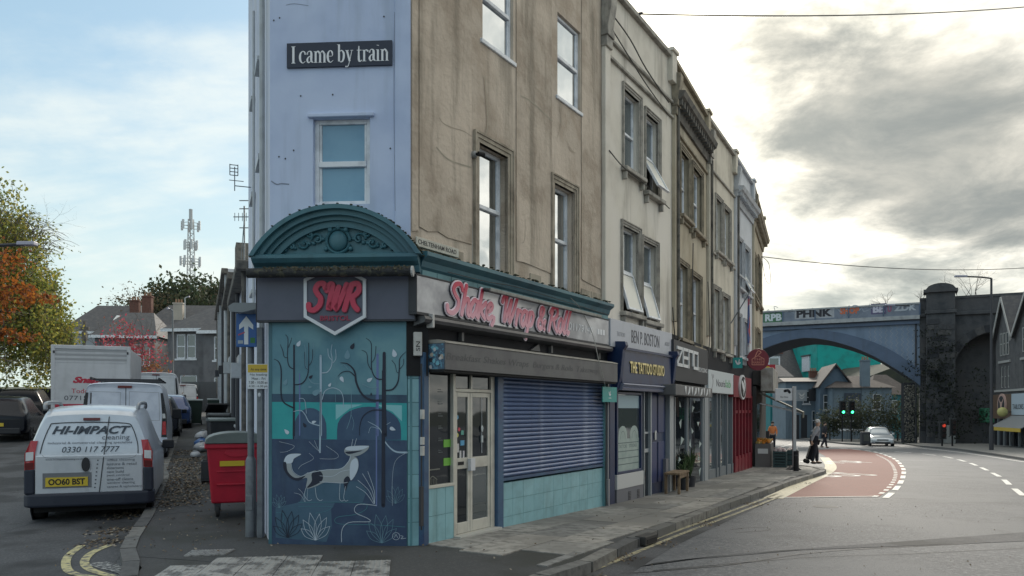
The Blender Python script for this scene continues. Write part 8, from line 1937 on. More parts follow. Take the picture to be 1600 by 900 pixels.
rx0 = (205-800)/F*44; tree('red_tree', 'small tree with bright crimson pink autumn leaves before the villas', rx0, 44, 6, 1.6, [(-.3, 0, 4.3, 1.2, 1.0, 1.2, 1.2), (.7, 0, 3.2, 1.2, 1.2, 1.3, 1.3), (-1.0, 0, 3.6, .8, .8, .8, .5)], .09, [(.42, .06, .10), (.30, .05, .07), (.46, .12, .15), (.22, .10, .08)], 1700, lv=4, r0=.1, spread=.8, z=1.2)
tree('rusty_shrub', 'rust and straw coloured shrub below the crimson tree', (224-800)/F*43, 43, 3, .8, [(0, 0, 2.1, 1.5, 1, 1.3, 1), (.9, 0, 1.6, 1, .8, .9, .6)], .07, [(.20, .10, .05), (.30, .15, .05), (.13, .075, .045)], 2600, lv=4, r0=.06, cat='shrub', z=1.1)
for i, (px, Y, w_, h) in enumerate([(1296, 76, 1.2, 3.4), (1330, 75, 1.7, 4.4), (1350, 74, 2.2, 4.6), (1376, 74, 2.2, 5.0), (1402, 73, 1.9, 4.2)]):
    x = (px-800)/F*Y
    tree('roadside_shrub', ['slim dark shrub just before the traffic signals', 'taller olive shrub with a loose top behind the guard rail', 'broad dark shrub in the middle of the planting', 'broad dark shrub above the silver car', 'dark shrub beside the viaduct pier'][i], x, Y, h, .8, [(0, 0, h*.6, w_, w_*.8, h*.36, 1), (w_*.4, 0, h*.4, w_*.8, w_*.7, h*.3, .7)], .11, [(.045, .06, .045), (.065, .08, .05), (.03, .042, .034), (.09, .10, .06)], 1300, group='shrubs before the blue pub', lv=3, r0=.07, cat='shrub')
iv = thing('ivy', 'dark ivy and brambles climbing over the viaduct stonework', 'ivy', FB.w(x2, -1, 0), 0); b = MB(); b.nm = 3
for px, py, n_, s_ in ((1455, 590, 26, 1.0), (1466, 560, 20, .8), (1475, 610, 26, 1.3), (1500, 640, 26, 1.5), (1450, 640, 26, 1.2), (1520, 655, 20, 1.3), (1462, 530, 10, .6), (1480, 575, 14, .8), (1540, 640, 14, 1.2), (1470, 670, 20, 1.2)):
    x, z = XB(px, py, -.9)
    for _ in range(n_):
        p = FB.w(x+random.gauss(0, s_), -.85+random.gauss(0, .15), z+random.gauss(0, s_)); leaf_cloud(b, p, .11, 12, .28)
tag(b.build('leaves', leafmats('ivy', [(.022, .032, .022), (.035, .045, .028), (.014, .02, .017)]), iv, Matrix.Identity(4)), kind='stuff')
for i, (px, lab) in enumerate(((1500, 'bare twiggy sapling growing on the viaduct parapet beside the pier cap'), (1525, 'bare twiggy sapling on the parapet behind the street lamp'), (1385, 'tiny sprig sprouting from the bridge handrail'), (1440, 'small bare sprig on the parapet just before the pier cap'))):
    x, z = XB(px, 470 if px > 1400 else 477, 1.2); p = FB.w(x, 1.2 if px > 1400 else 0, z-.3); t = thing('sapling', lab, 'plant', p, 0, 'saplings on the viaduct top'); b = MB(); tt = []
    s_ = 1 if px > 1450 else .4
    for _ in range(3): branchy(b, Vector((0, 0, 0)), Vector((random.gauss(0, .7), 0, 1)).normalized(), 1.6*s_, .03, 3, tt, 0, 3)
    b.nm = 1; tag(b.build('twigs', twigm, t), kind='stuff')
wi = thing('mosaic_column', 'narrow wall end speckled with pale tiles beside the viaduct pier', 'wall', (*G(1421, 692), gz(*G(1421, 692)))); s_ = G(1421, 692)[1]/F
b = MB(); b.box(-.45, .45, 0, .5, 0, (692-598)*s_); b.build('core', stn_d, wi)
b = MB(); b.nm = 1
for _ in range(420): x, z = random.uniform(-.42, .42), random.uniform(.1, (692-602)*s_); r_ = random.uniform(.03, .08); b.prism([(x+r_*math.cos(a), z+r_*math.sin(a)) for a in (0, 1.3, 2.6, 3.9, 5.1)], -.02, -.001)
tag(b.build('mosaic', mat('mosaic', (.30, .29, .25), .6, c2=(.06, .06, .06), sc=5), wi), kind='stuff')

# ------------------------------------------------------------ houses
slate = mat('roof_slate', (.06, .06, .068), .75, c2=(.09, .088, .09), sc=3, bump=(10, .4, .02)); brickr = mat('chimney_brick', (.15, .07, .055), .9, c2=(.10, .05, .04), sc=8); gpan = glass('glass_far', (.04, .05, .055), 1.7, mixf=.06)
def house(name, label, px, Y, w_, d, eave, ridge, ang, wall, roofm, wins=(), chim=(), hip=.0, z0=None, fascia=None, cat='house', gable=False, trim=None, doors=()):
    x = (px-800)/F*Y; z0 = gz(x, Y) if z0 is None else z0; fr = Fr(x, Y, math.cos(ang), math.sin(ang), z0); t = thing(name, label, cat, fr.o, fr.rz); trim = trim or upvc
    hs_ = [(a, b_, c, e) for a, b_, c, e in wins]+[(a, b_, -.3, e) for a, b_, e in doors]
    b = MB(); wall_holes(b, 0, w_, -.6, eave, hs_, .2); b.quad((0, 0, -.6), (0, 0, eave), (0, d, eave), (0, d, -.6)); b.quad((w_, 0, -.6), (w_, d, -.6), (w_, d, eave), (w_, 0, eave)); b.quad((0, d, -.6), (0, d, eave), (w_, d, eave), (w_, d, -.6))
    if gable: b.add([(0, 0, eave), (w_, 0, eave), (w_/2, 0, ridge), (0, d, eave), (w_, d, eave), (w_/2, d, ridge)], [(0, 1, 2), (4, 3, 5)])
    b.build('wall', wall, t, fr)
    for h in wins:
        q = MB(); a, c, e, g = h; f = .09
        q.box(a, a+f, .05, .12, e, g); q.box(c-f, c, .05, .12, e, g); q.box(a+f, c-f, .05, .12, e, e+f); q.box(a+f, c-f, .05, .12, g-f, g); q.box(a+f, c-f, .05, .12, (e+g)/2-.04, (e+g)/2+.04)
        q.box(a-.1, c+.1, -.06, .0, e-.14, e-.003); wn_ = q.build('window', trim, t, fr)
        q = MB(); q.box(a+f, c-f, .08, .1, e+f, (e+g)/2-.04); q.box(a+f, c-f, .08, .1, (e+g)/2+.04, g-f); q.build('pane', gpan, wn_, fr)
    for a, c, g in doors: q = MB(); q.box(a, c, .06, .12, -.3, g); q.build('door', dark, t, fr)
    o = .35; b = MB()
    if gable: b.add([(-o, -o, eave-.15), (w_/2, -o, ridge+.1), (w_/2, d+o, ridge+.1), (-o, d+o, eave-.15), (w_+o, -o, eave-.15), (w_+o, d+o, eave-.15), (-o, -o, eave-.35), (w_/2, -o, ridge-.12), (w_+o, -o, eave-.35)], [(0, 1, 2, 3), (1, 4, 5, 2), (0, 6, 7, 1), (1, 7, 8, 4)])
    else:
        hp = hip*w_; b.add([(-o, -o, eave), (w_+o, -o, eave), (w_+o, d+o, eave), (-o, d+o, eave), (hp, d/2, ridge), (w_-hp, d/2, ridge)], [(0, 1, 5, 4), (1, 2, 5), (2, 3, 4, 5), (3, 0, 4), (3, 2, 1, 0)])
    rf = b.build('roof', roofm, t, fr)
    if fascia: q = MB(); q.box(-o-.02, w_+o+.02, -o-.05, -o, eave-.22, eave+.02); q.build('fascia_board', fascia, rf, fr)
    for (a, c, h0, h1, m_) in chim:
        q = MB(); q.box(a, a+.9, c, c+.6, h0, h1); q.box(a-.06, a+.96, c-.06, c+.66, h1, h1+.14); ch = q.build('chimney', m_, rf, fr)
        for k_ in range(3): q = MB(); q.lathe([(.1, h1+.14), (.085, h1+.5), (0, h1+.5)], 8, (a+.2+k_*.26, c+.3, 0)); q.build('chimney_pot', mat('pot', (.28, .17, .11), .8), ch, fr)
    return t, fr
vst = mat('villa_stone', (.15, .152, .165), .85, c2=(.11, .11, .12), sc=2); crm = mat('cream_wall', (.42, .38, .33), .85, c2=(.36, .33, .29), sc=1.2); grw = mat('grey_wall', (.33, .35, .38), .85)  # villa stone is lightened, putting the haze of distance into its colour
W_ = lambda *a: [(x, x+w_, z, z+h) for x, z, w_, h in a]
house('villa', 'dark stone bay-fronted villa with white framed windows beyond the hoarding', 262, 60, 5.4, 7, 6.2, 8.3, rad(-6), vst, slate, W_((.7, 3.9, .75, 1.9), (1.55, 3.9, .75, 1.9), (3.5, 3.9, .8, 1.9), (3.5, .8, .9, 1.6), (1, .8, 1.4, 1.8)), [(4.2, 3, 7.5, 9.6, crm)], .3, fascia=upvc)
house('villa', 'second dark stone villa tucked by the lane rooftops with a brick chimney', 318, 58, 4.6, 7, 5.9, 8.2, rad(-6), vst, slate, W_((.8, 3.7, .7, 1.8), (2.4, 3.7, .7, 1.8), (.8, .9, .8, 1.5)), [(1.2, 2.6, 7.0, 9.4, brickr)], .25, fascia=upvc)
house('villa', 'cream rendered gable house with a large dark slate roof', 205, 74, 9.6, 9, 6.9, 10.4, rad(4), crm, slate, (), [(-.2, 3, 8.0, 11.0, brickr), (3.2, 2, 8.6, 10.2, crm)], .2)
house('villa', 'stone villa with a row of white windows behind the crimson tree', 148, 66, 4.8, 8, 6.2, 8.7, rad(8), vst, slate, W_((.8, 3.7, .6, 1.8), (1.5, 3.7, .6, 1.8), (3.2, 3.7, .6, 1.8), (3.9, 3.7, .6, 1.8)), [], .25, fascia=upvc)
t_, f_ = house('villa', 'pale grey house with skylights glimpsed beside the birch', 98, 76, 7.2, 9, 7.4, 10.6, rad(6), grw, slate, (), [(5.2, 3, 9, 10.9, brickr)], .2, fascia=upvc)
q = MB(); q.add([(4.3, .9, 8.55), (5.3, .9, 8.55), (5.3, 2.0, 9.3), (4.3, 2.0, 9.3)], [(0, 1, 2, 3)]); q.build('skylight', mat('skylight', (.55, .58, .6), .2), t_, f_)
hb_ = thing('hoarding', 'dark grey boarded hoarding closing the end of the side street', 'fence', ((283-800)/F*52, 52, 1.55))
for k_ in range(8): b = MB(); b.box(k_*.42, k_*.42+.41, 0, .04, -.3, 2.05); b.build('board', mat('hoarding_grey', (.07, .078, .088), .7), hb_)
for i, (px, w_) in enumerate(((-60, 4), (20, 3.2))):
    fw = thing('garden_wall', ['long dark garden wall behind the parked hatchback', 'dark garden wall and fence under the birch'][i], 'wall', ((px-800)/F*39, 39, 1.2)); b = MB(); b.box(0, w_, 0, .25, -.3, 1.5); b.build('wall', stn_d, fw); b = MB(); b.box(-.02, w_+.02, -.03, .28, 1.5, 1.58); b.build('coping', stn, fw)
# houses across the main road, behind the viewer: they close the street and show in the shop glass
for i, (x, h, m_, lb) in enumerate(((-34, 7.5, stone_c, 'cream'), (-22, 8.6, crm, 'gabled cream'), (-10.5, 7.2, grw, 'grey'), (1, 8.2, stone_t, 'tan'))):
    p = F1.w(x+11.4, -20, 0); ow = W_(*[(1+k_*2.6, zz, 1.1, 1.7) for k_ in range(4) for zz in (3.6,)]); t = thing('opposite_house', '%s house on the far side of the main road, seen only in reflections' % lb, 'house', (p.x, p.y, 0), F1.rz+PI); b = MB()
    wall_holes(b, 0, 11.3, -.2, h, ow); b.build('wall', m_, t); b = MB(); b.box(0, 11.3, .25, 8, h-.1, h+.05); b.prismx([(-.3, h), (4, h+2.2), (8, h)], 0, 11.3); b.build('roof', slate, t)
    for w_ in ow: b = MB(); b.box(w_[0], w_[1], .08, .1, w_[2], w_[3]); b.build('pane', g_dark, t)
    b = MB(); b.box(.3, 11, -.05, -.002, 0, 2.6); b.build('shop_window', g_dark, t); b = MB(); b.box(0, 11.3, -.25, -.003, 2.62, 3.2); b.build('fascia', (navy, redp, dark, pubw)[i] if 'pubw' in globals() else navy, t)
# telecom mast
mx, mY = (298-800)/F*150, 150; tm = thing('telecom_mast', 'white lattice telecom mast with antenna clusters above the hill trees', 'mast', (mx, mY, 8)); zt_ = CAMZ+(HZ-335)/F*150-8
mg = mat('mast_grey', (.42, .44, .46), .5); b = MB(); H_ = zt_
for a in range(3):
    c_, s__ = math.cos(a*2*PI/3), math.sin(a*2*PI/3); b.tube([(c_*1.3, s__*1.3, 0), (c_*.55, s__*.55, H_-1)], .11, 5)
b.build('leg', mg, tm); b = MB(); n = 26
for i in range(n):
    z0, z1 = H_*i/n, H_*(i+1)/n-.04
    for a in range(3):
        r0, r1 = 1.3-.75*z0/H_, 1.3-.75*z1/H_; p = lambda r_, z, k_: (r_*math.cos(k_*2*PI/3), r_*math.sin(k_*2*PI/3), min(z, H_-1)); b.tube([p(r0, z0, a), p(r1, z1, a+1)], .05, 4); b.tube([p(r0, z0, a), p(r0, z0, a+1)], .04, 4)
b.build('lattice', mg, tm)
b = MB()
for zc3, r_, n in ((H_-2.2, 1.7, 6), (H_-6.0, 1.2, 6), (H_-9.2, 1.8, 7)):
    for k_ in range(n): a = 2*PI*k_/n; b.box(r_*math.cos(a)-.2, r_*math.cos(a)+.2, r_*math.sin(a)-.1, r_*math.sin(a)+.1, zc3-.9, zc3+.9)
b.build('antenna', mat('antenna_white', (.55, .57, .6), .5), tm)
b = MB()
for zc3, r_ in ((H_-2.2, 1.7), (H_-6, 1.2), (H_-9.2, 1.8)):
    for dz in (-.3, .3): b.tube([(r_*math.cos(a*PI/6), r_*math.sin(a*PI/6), zc3+dz) for a in range(13)], .06, 4)
b.tube([(0, 0, H_-1), (0, 0, H_+1)], .35, 8); b.build('head_frame', mg, tm)

# ------------------------------------------------------------ blue pub, teal building, far houses
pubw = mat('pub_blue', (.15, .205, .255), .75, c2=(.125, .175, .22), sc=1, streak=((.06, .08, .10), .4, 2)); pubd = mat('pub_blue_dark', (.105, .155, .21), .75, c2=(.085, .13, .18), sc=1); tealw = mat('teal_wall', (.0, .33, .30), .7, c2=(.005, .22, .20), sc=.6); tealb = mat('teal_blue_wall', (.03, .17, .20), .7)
rt = mat('roof_brown', (.07, .058, .055), .8, c2=(.10, .085, .08), sc=3)
house('pub', 'blue painted two storey pub wing with a sign panel over its windows', 1228, 90, 5.0, 8, 6.6, 7.2, rad(-8), pubw, rt, W_((1.9, 4.0, .8, 1.5), (3.4, 4.0, .8, 1.5), (2.9, .9, 1.7, 2.3)), doors=[(.7, 1.5, 2.7), (1.7, 2.4, 2.7)], chim=[(3.6, 4, 6.8, 7.9, brickr)], cat='pub')
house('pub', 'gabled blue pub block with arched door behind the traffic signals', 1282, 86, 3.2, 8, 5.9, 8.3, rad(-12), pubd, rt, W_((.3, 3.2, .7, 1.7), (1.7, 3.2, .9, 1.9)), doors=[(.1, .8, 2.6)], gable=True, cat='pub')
t_, f_ = house('pub', 'blue corner pub front with a big white window and a dark name board', 1302, 84, 6.2, 7, 5.6, 7.0, rad(-4), pubw, rt, W_((.5, 1.0, 2.7, 1.9), (4.2, 3.2, .9, 1.7)), chim=[(3.0, -.05, 0, 8.5, pubw)], hip=.3, cat='pub')
b = MB(); b.box(1.2, 2.9, -.12, -.003, 2.9, 5.0); b.build('name_board', mat('pub_board', (.04, .055, .085), .6), t_, f_)
for s__, z in (('THE FULL MOON', 4.1), ('FREE HOUSE', 3.7), ('EST 1831', 3.3)): link('lettering', text_mesh(s__, 1.4, 2.7, z, z+.25, -.125, wl_, th=.002), t_, f_)
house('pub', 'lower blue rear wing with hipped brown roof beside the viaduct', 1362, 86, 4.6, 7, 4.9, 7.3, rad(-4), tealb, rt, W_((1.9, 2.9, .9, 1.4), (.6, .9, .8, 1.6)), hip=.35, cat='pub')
pb = thing('banner_board', 'pair of grey and dark square banners on the pub wall', 'banner', ((1246-800)/F*88.9, 88.9, -.3)); b = MB(); b.box(-.1, 1.1, 0, .05, 3.0, 4.3); b.build('white_banner', mat('banner_pale', (.3, .33, .36), .6), pb); b = MB(); b.rib([(.2, 3.9), (.5, 3.6), (.8, 3.9)], .18, -.004); b.rib([(.25, 3.5), (.5, 3.3), (.75, 3.5)], .15, -.004); b.build('emblem', plate_w, pb); b = MB(); b.box(1.3, 2.2, 0, .05, 3.0, 4.4); b.build('dark_banner', dark, pb)
house('teal_building', 'big blank turquoise gable wall rising behind the blue pub', 1277, 118, 9.6, 12, 14.2, 16.0, rad(-2), tealw, slate, (), gable=False, hip=.1, cat='building')
house('teal_building', 'low turquoise flat building left of the blue pub', 1204, 100, 6.5, 8, 7.3, 7.5, rad(-5), mat('teal_low', (.02, .20, .22), .7), slate, W_((.7, 4, .7, 1.5), (3, 4, .7, 1.5)), cat='building')
house('attic_house', 'grey slate mansard house with white dormers seen under the arch', 1196, 125, 9.5, 10, 8.8, 14.0, rad(-4), grw, slate, W_((1.5, 6, .9, 1.8), (4, 6, .9, 1.8)), [(3, 4, 12, 14.6, brickr)], .1)
for i, px in enumerate((1200, 1264)):
    x = (px-800)/F*121; dm = thing('dormer', ['white dormer window over the turquoise flat building', 'white framed dormer beside the turquoise gable'][i], 'dormer', (x, 121, 7.8)); b = MB(); b.box(0, 1.9, 0, 3, 0, 2.4); b.build('box', upvc, dm); b = MB(); b.box(.25, 1.65, -.03, -.002, .5, 2.0); b.build('pane', gpan, dm); b = MB(); b.box(-.2, 2.1, -.2, 3, 2.4, 2.6); b.build('roof', slate, dm)
# background block closing the view left of the pub and under the arch
house('far_terrace', 'distant grey terrace closing the road beyond the pub', 1150, 112, 8, 9, 8.5, 10.5, rad(0), grw, slate, W_((1, 5, .9, 1.6), (3.5, 5, .9, 1.6), (6, 5, .9, 1.6)), cat='building')
# wooded bank behind the viaduct
hb2 = MB(); hp_ = [(-6, 0), (0, 8), (8, 11), (20, 10.5), (40, 11), (70, 9), (90, 0)]; hb2.prism([(43+x, z-3) for x, z in hp_], 98, 130); tag(hb2.build('hill', mat('bank_green', (.03, .036, .03), .95, c2=(.05, .055, .035), sc=.7)), kind='structure')
# guard rail and traffic signals
gx, gy = G(1322, 688); gr_ = thing('guard_rail', 'grey pedestrian guard rail in front of the shrubs', 'railing', (gx, gy, gz(gx, gy)), rad(-6)); b = MB()
for k_ in range(26): b.tube([(k_*.24, 0, 0), (k_*.24, 0, 1.0)], .018 if k_ % 6 else .035, 5)
b.tube([(0, 0, 1.0), (6, 0, 1.0)], .03, 6); b.tube([(0, 0, .12), (6, 0, .12)], .02, 5); b.build('rails', mat('rail_galv', (.22, .24, .26), .5), gr_)
grn = mat('green_signal', (.02, .5, .2), .4, emit=((.05, 1, .35), 3.0)); off_ = mat('signal_off', (.03, .015, .015), .4)
def signal(label, px, py, pyt, lit=None, w_=.19, Y=None):
    x, y = G(px, py); t = thing('traffic_light', label, 'traffic light', (x, y, gz(x, y))); s_ = y/F; H_ = (py-pyt)*s_
    b = MB(); b.tube([(0, 0, 0), (0, 0, H_-.05)], .06, 8); b.build('pole', black, t)
    b = MB(); b.box(-w_, w_, -.25, -.06, H_-1.1, H_); b.build('housing', black, t, bevel=.03)
    b = MB(); b.box(-w_-.12, w_+.12, -.09, -.05, H_-1.2, H_+.1); b.build('backing_board', mat('backboard', (.05, .055, .06), .5), t)
    for k_, nm in enumerate(('green_lens', 'amber_lens', 'red_lens')):
        b = MB(); b.lathe([(0, -.27), (.12, -.27), (.12, -.251), (0, -.251)], 16, (0, 0, H_-.92+k_*.35), 'y'); l_ = b.build(nm, grn if (k_ == 0 and lit == 'g') else (mat('red_signal', (.4, .03, .02), .4, emit=((1, .1, .05), .25)) if (k_ == 2 and lit == 'r') else off_), t)
        b = MB(); b.tube([(.13*math.cos(a*PI/8), -.34, H_-.92+k_*.35+.13*math.sin(a*PI/8)) for a in range(9)], .02, 4); b.build('visor', black, l_)
signal('traffic light showing green, nearer the blue pub sign board', 1316, 690, 628, 'g'); signal('traffic light showing green, on the side of the silver car', 1330, 690, 628, 'g')
signal('unlit traffic light post in front of the pier ivy', 1472, 697, 660, 'r', .15); signal('slim dark signal post beside the stone pier', 1488, 697, 655, None, .12)
x, y = G(1352, 695); ib = thing('island_bollard', 'stubby dark traffic island bollard beside the silver car', 'bollard', (x, y, gz(x, y))); b = MB(); b.box(-.35, .35, -.2, .2, 0, 1.0); b.build('shell', dark, ib, bevel=.1, seg=3); b = MB(); b.box(-.22, .22, -.21, -.201, .3, .8); b.build('face', mat('bollard_face', (.07, .075, .07), .5), ib)
# street lamps
def lamp(label, px, py, pyt, arm_px, r_=.09, c=None, Y=None):
    x, y = G(px, py) if Y is None else ((px-800)/F*Y, Y); t = thing('street_lamp', label, 'street lamp', (x, y, gz(x, y))); s_ = y/F; H_ = (HZ-pyt)*s_+CAMZ-gz(x, y); ax = (arm_px-px)*s_
    b = MB(); b.tube([(0, 0, 0), (0, 0, 1.4), (0, 0, 1.5), (0, 0, H_)], [r_*1.4, r_*1.4, r_, r_*.7], 10); b.build('post', c or dark, t, smooth=40)
    b = MB(); b.tube([(0, 0, H_), (ax*.3, 0, H_+.08), (ax*.8, 0, H_+.12)], .05, 6); b.build('arm', c or dark, t)
    b = MB(); b.prismx([(-.13, 0), (.13, 0), (.1, .11), (-.1, .11)], min(ax*.72, ax*1.05), max(ax*.72, ax*1.05)); o = b.build('lantern', mat('lantern', (.30, .30, .38), .4), t, bevel=.02); o.location.z += 0; o.matrix_basis = Matrix.Translation((0, 0, H_+.08)); return t
lamp('tall dark street lamp post in front of the gabled shops', 1549, 703, 435, 1495)
lamp('dark street lamp post before the viaduct pier with a short arm', 1431, 692, 479, 1385, .08)
lamp('slim street lamp beyond the crimson tree in the side street', 270, 0, 486, 262, .06, grf, 46)
lamp('thin pale lamp post before the hilltop trees', 289, 0, 466, 296, .06, mg, 70)
b = None
ls = thing('telegraph_pole', 'dark telegraph pole with insulators above the box truck', 'pole', ((132-800)/F*50, 50, 1.3)); b = MB(); b.tube([(0, 0, 0), (0, 0, 6.2)], .09, 8); b.build('pole', soot, ls); b = MB(); b.box(-.3, .3, -.06, .06, 5.6, 5.8); b.box(-.14, .14, -.1, .1, 4.9, 5.5); b.build('crossarm', soot, ls)
# lamp head peeping over the orange leaves
lamp('dark lamp head peeping over the copper leaves', -30, 0, 388, 52, .07, dark, 22)
# stone garden steps wall before the side arch
gw_ = thing('low_wall', 'low stone wall and gate piers under the viaduct arch', 'wall', (*G(1492, 690), gz(*G(1492, 690))), FB.rz); b = MB(); b.box(0, 4.6, 0, .3, 0, .9); b.build('wall', stn, gw_)
for k_ in (2.3, 4.4, 5.9): b = MB(); b.box(k_, k_+.4, -.1, .4, 0, 1.9); b.build('pier', mat('pier_pale', (.16, .16, .155), .8), gw_)
b = MB(); b.tube([(2.7, .1, 1.0), (4.4, .1, 1.9)], .03); b.build('handrail', dark, gw_)
cb = thing('junction_cabinet', 'pale grey street cabinet at the foot of the stone pier', 'cabinet', (*G(1478, 693), gz(*G(1478, 693)))); b = MB(); b.box(0, .8, 0, .4, 0, 1.5); b.build('case', mat('cab_grey', (.2, .21, .21), .6), cb, bevel=.03)
gn = thing('green_hoist', 'green covered skip bag standing beyond the arch steps', 'cover', (*G(1538, 693), gz(*G(1538, 693)))); b = MB(); b.box(0, .9, 0, .8, 1.7, 2.9); b.build('cover', mat('green_cover', (.03, .16, .09), .7), gn, bevel=.1); b = MB(); [b.box(x_, x_+.06, .1, .16, 0, 1.7) for x_ in (0, .84)]; b.build('leg', dark, gn)

# ------------------------------------------------------------ gabled shops at the right edge
FR_ = Fr(37.2, 59, -4.6, -16.5, -1.25); XR = lambda px, py=600, y=0.: FR_.pix(px, py, y)
sh_st = mat('shop_stone', (.12, .12, .125), .85, c2=(.08, .08, .085), sc=2, streak=((.05, .05, .05), .5)); 
def gable_shop(label, pxa, pxb, seed, sign_m, extra):
    a, _ = XR(pxa); c, _ = XR(pxb); t = thing('gabled_shop', label, 'shop', FR_.w(a, 0, 0), FR_.rz); w_ = c-a
    eave = XR(pxa, 500)[1]-.0; ze = 8.2; zr_ = 11.3
    nW = 3; ws_ = [(a+w_*(.26+.17*i), a+w_*(.26+.17*i)+w_*.11, z0, z1) for i in range(nW) for z0, z1 in ((4.6, 6.2), (7.0, 8.7))]
    b = MB(); wall_holes(b, a, c-.01, 3.2, ze, [w for w in ws_ if w[2] < 6] , .2)
    b.prism([(a, ze), (c-.01, ze), ((a+c)/2, zr_)], 0, .2); b.build('gable_wall', sh_st, t, FR_)
    for w in ws_:
        q = MB(); f = .07; y0 = .05 if w[2] < 6 else -.05
        q.box(w[0], w[0]+f, y0, y0+.06, w[2], w[3]); q.box(w[1]-f, w[1], y0, y0+.06, w[2], w[3]); q.box(w[0]+f, w[1]-f, y0, y0+.06, w[2], w[2]+f); q.box(w[0]+f, w[1]-f, y0, y0+.06, w[3]-f, w[3]); q.box(w[0]+f, w[1]-f, y0, y0+.06, (w[2]+w[3])/2, (w[2]+w[3])/2+f); wn_ = q.build('window', mat('old_white', (.38, .38, .37), .6), t, FR_)
        q = MB(); q.box(w[0]+f, w[1]-f, y0+.03, y0+.04, w[2]+f, w[3]-f); q.build('pane', gpan, wn_, FR_)
    q = MB(); q.box(a+w_*.2, c-w_*.2, -.1, -.003, 6.45, 6.62); q.box(a, c-.01, -.12, -.003, 4.3, 4.45); q.build('string_course', MATS['old_white'], t, FR_)
    m_ = (a+c)/2; q = MB(); q.add([(a-.15, -.3, ze-.1), (m_, -.3, zr_+.15), (m_, 7, zr_+.15), (a-.15, 7, ze-.1), (c+.12, -.3, ze-.1), (c+.12, 7, ze-.1)], [(0, 1, 2, 3), (1, 4, 5, 2)]); q.build('roof', slate, t, FR_)
    q = MB(); q.rib([(a-.12, ze-.2), (m_, zr_)], .22, -.33, .05, 0, False); q.rib([(m_, zr_), (c+.1, ze-.2)], .22, -.33, .05, 0, False); q.build('barge_board', MATS['old_white'], t, FR_)
    q = MB(); q.box(a+.02, c-.03, -.2, -.003, 2.3, 4.1) ; q.build('fascia', sign_m, t, FR_)
    q = MB(); q.box(a+.1, c-.1, .0, .1, -.6, 2.28); q.build('shop_window', g_dark, t, FR_)
    for k_ in range(7): q = MB(); x = a+.05+k_*(w_-.2)/6; q.box(x, x+.1, -.12, -.001, -.6, 2.28); q.build('mullion', silv if k_ % 2 else dark, t, FR_)
    extra(t, a, c)
def ex1(t, a, c):
    m_ = a+(c-a)*.55; s_ = thing('round_logo_sign', 'round pale bull emblem on the brown shop front', 'sign', FR_.w(m_, -.3, 3.2), FR_.rz)
    b = MB(); b.lathe([(0, -.32), (.85, -.32), (.85, -.21), (0, -.21)], 24, (m_, 0, 3.3), 'y'); b.build('disc', mat('disc_pale', (.50, .34, .30), .6), s_, FR_)
    b = MB(); b.lathe([(0, -.33), (.68, -.33), (.68, -.321), (0, -.321)], 24, (m_, 0, 3.3), 'y'); b.build('field', dark, s_, FR_)
    b = MB(); b.rib([(m_-.4, 3.7), (m_-.2, 3.5), (m_+.2, 3.5), (m_+.4, 3.7)], .12, -.335); b.prism([(m_-.25, 3.5), (m_+.25, 3.5), (m_+.1, 2.85), (m_-.1, 2.85)], -.34, -.331); b.build('emblem', MATS['disc_pale'], s_, FR_)
def ex2(t, a, c):
    b = MB(); b.box(a+.05, c-.05, -.25, -.201, 2.6, 4.1); b.build('white_sign', mat('sign_bluewhite', (.42, .50, .58), .5), t, FR_)
    link('lettering', text_mesh('TAILORS', a+.3, a+2.4, 3.0, 3.35, -.26, tb, th=.004), t, FR_)
    s_ = thing('shop_awning', 'grey canvas awning with yellow fringe on the farther gabled shop', 'awning', FR_.w(a, -1, 2.4), FR_.rz)
    b = MB(); b.prismx([(-.26, 2.55), (-1.6, 1.75), (-1.6, 1.7), (-.26, 2.48)], a+.1, c-.1); b.build('canvas', mat('awning_pale', (.20, .21, .22), .7), s_, FR_, fix=True)
    b = MB(); b.box(a+.1, c-.1, -1.62, -1.59, 1.5, 1.74); b.build('fringe', MATS['sign_yellow'], s_, FR_)
    s2_ = thing('lamp_sign', 'yellow globe bracket sign between the two gabled shops', 'sign', FR_.w(a, -.8, 2.8), FR_.rz); b = MB(); b.ball((a+.0, -.8, 2.8), .35, nu=12, nv=8); b.build('globe', mat('globe_yellow', (.45, .42, .16), .5), s2_, FR_, smooth=True); b = MB(); b.tube([(a, -.8, 2.8), (a, -.01, 2.8)], .03); b.build('bracket', dark, s2_, FR_)
gable_shop('gabled stone shop with a brown fascia beside the viaduct', 1556, 1586, 1, mat('fascia_brown', (.13, .085, .06), .6), ex1)
gable_shop('gabled stone shop with pale sign board and yellow fringed awning', 1586, 1640, 2, dark, ex2)
gable_shop('last gabled stone shop mostly beyond the picture edge', 1641, 1745, 3, navy, lambda t, a, c: None)

# ------------------------------------------------------------ leaf litter and small rubbish
lm = [mat('litter_%d' % i, c, .85) for i, c in enumerate([(.10, .065, .04), (.17, .13, .09), (.06, .045, .035), (.24, .21, .17), (.13, .10, .06)])]
def litter(name, pts, n, s_, spread, dz=0.):
    b = MB(); b.nm = 5
    for _ in range(n):
        i = random.randrange(len(pts)); p = pts[i]; x, y = p[0]+random.gauss(0, spread), p[1]+random.gauss(0, spread*1.5); z = gz(x, y)+dz+.006
        a = random.uniform(0, PI); r_ = s_*random.uniform(.5, 1.2); b.cur = random.randrange(5); u = (r_*math.cos(a), r_*math.sin(a)); v = (-u[1]*.6, u[0]*.6); t1, t2 = random.uniform(0, .02), random.uniform(0, .02)
        b.add([(x-u[0], y-u[1], z), (x-v[0], y-v[1], z+t1), (x+u[0], y+u[1], z+t2), (x+v[0], y+v[1], z)], [(0, 1, 2, 3)])
    b.cur = 0; return tag(b.build(name, lm), kind='stuff')
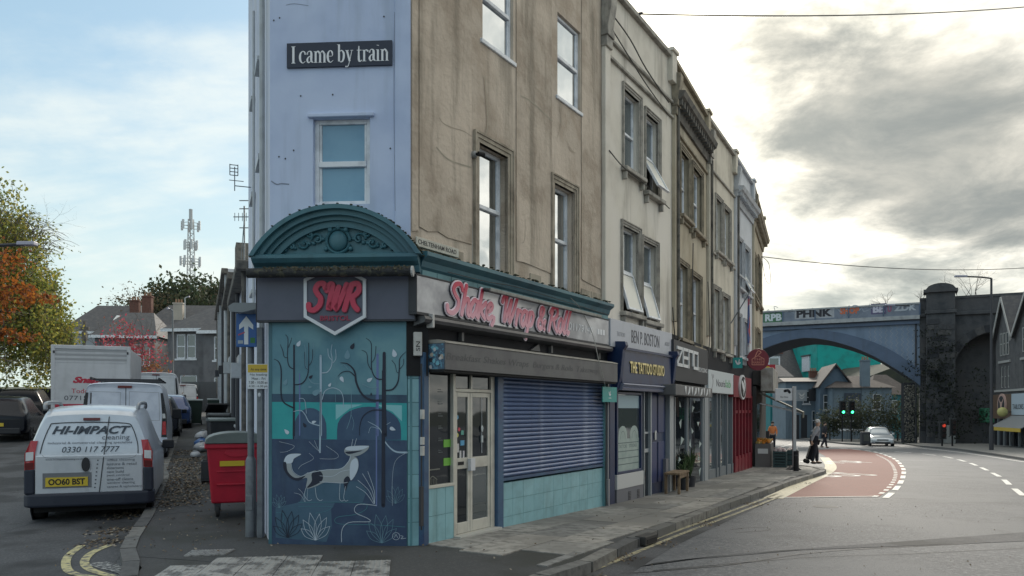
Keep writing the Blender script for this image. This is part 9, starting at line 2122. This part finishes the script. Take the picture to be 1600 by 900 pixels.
litter('fallen_leaves', [lpt(t, o) for t in (4.5, 5.5, 6.5, 7.5, 8.5, 9.5, 11, 13) for o in (.9, 1.2, 1.4)], 2600, .035, .28, -.01)
litter('gutter_leaves', [lpt(t, o) for t in (1.5, 2.5, 4, 5, 6, 8, 10) for o in (1.95, 2.1)], 900, .035, .16, ROAD)
litter('scattered_leaves', [lpt(t, o) for t in (0, 1, 2, 3, 4) for o in (.3, .8, 1.2)]+[(-2.5, 8.5), (-1, 8.6), (0, 9.5), (1.6, 12.2), (3, 15)], 260, .022, .5, -.004)
litter('road_grit', [(p[0]+.3, p[1]-.15) for p in KR[6:]]+[(1.3, 9.6)]*4, 420, .025, .12, ROAD)
litter('road_specks', [G(px, py, ROAD) for px, py in ((1100, 830), (1300, 800), (1400, 860), (1200, 780), (1500, 800), (60, 760), (100, 860), (1000, 880))], 240, .014, 1.2, ROAD)

# ------------------------------------------------------------ pieces that can be told apart become parts of their own
def split(o):
    me = o.data; n = len(me.vertices); par = list(range(n))
    def f(i):
        while par[i] != i: par[i] = par[par[i]]; i = par[i]
        return i
    for e in me.edges: par[f(e.vertices[0])] = f(e.vertices[1])
    isl = {}
    for p in me.polygons: isl.setdefault(f(p.vertices[0]), []).append(p)
    if len(isl) < 2: return
    for k_, ps_ in enumerate(isl.values()):
        vs = sorted({v for p in ps_ for v in p.vertices}); ix = {v: i for i, v in enumerate(vs)}
        nm = bpy.data.meshes.new(me.name); nm.from_pydata([me.vertices[v].co[:] for v in vs], [], [[ix[v] for v in p.vertices] for p in ps_])
        for m_ in me.materials: nm.materials.append(m_)
        nm.polygons.foreach_set('material_index', [p.material_index for p in ps_]); nm.polygons.foreach_set('use_smooth', [p.use_smooth for p in ps_]); nm.update()
        if k_ == 0: o.data = nm
        else: c = o.copy(); c.data = nm; C.objects.link(c)
SP = set('menu_lines corner_bumper spandrel_panel box antenna rack_rail arm awning_bracket lintel social_icons rails bracket pane green_notice glazing_bar red_frame spandrels arch_openings stains crack_repairs scroll_bracket capital hanging_charm door_panel leg dark_leaves pale_leaves faded_leaves dark_trees pale_trees cable wire_frame rib dormer_box canopy downpipe side_light_frame grille'.split())
for o in list(S.objects):
    if o.type == 'MESH' and o.name.split('.')[0] in SP and o.get('kind') != 'stuff' and not o.children: split(o)
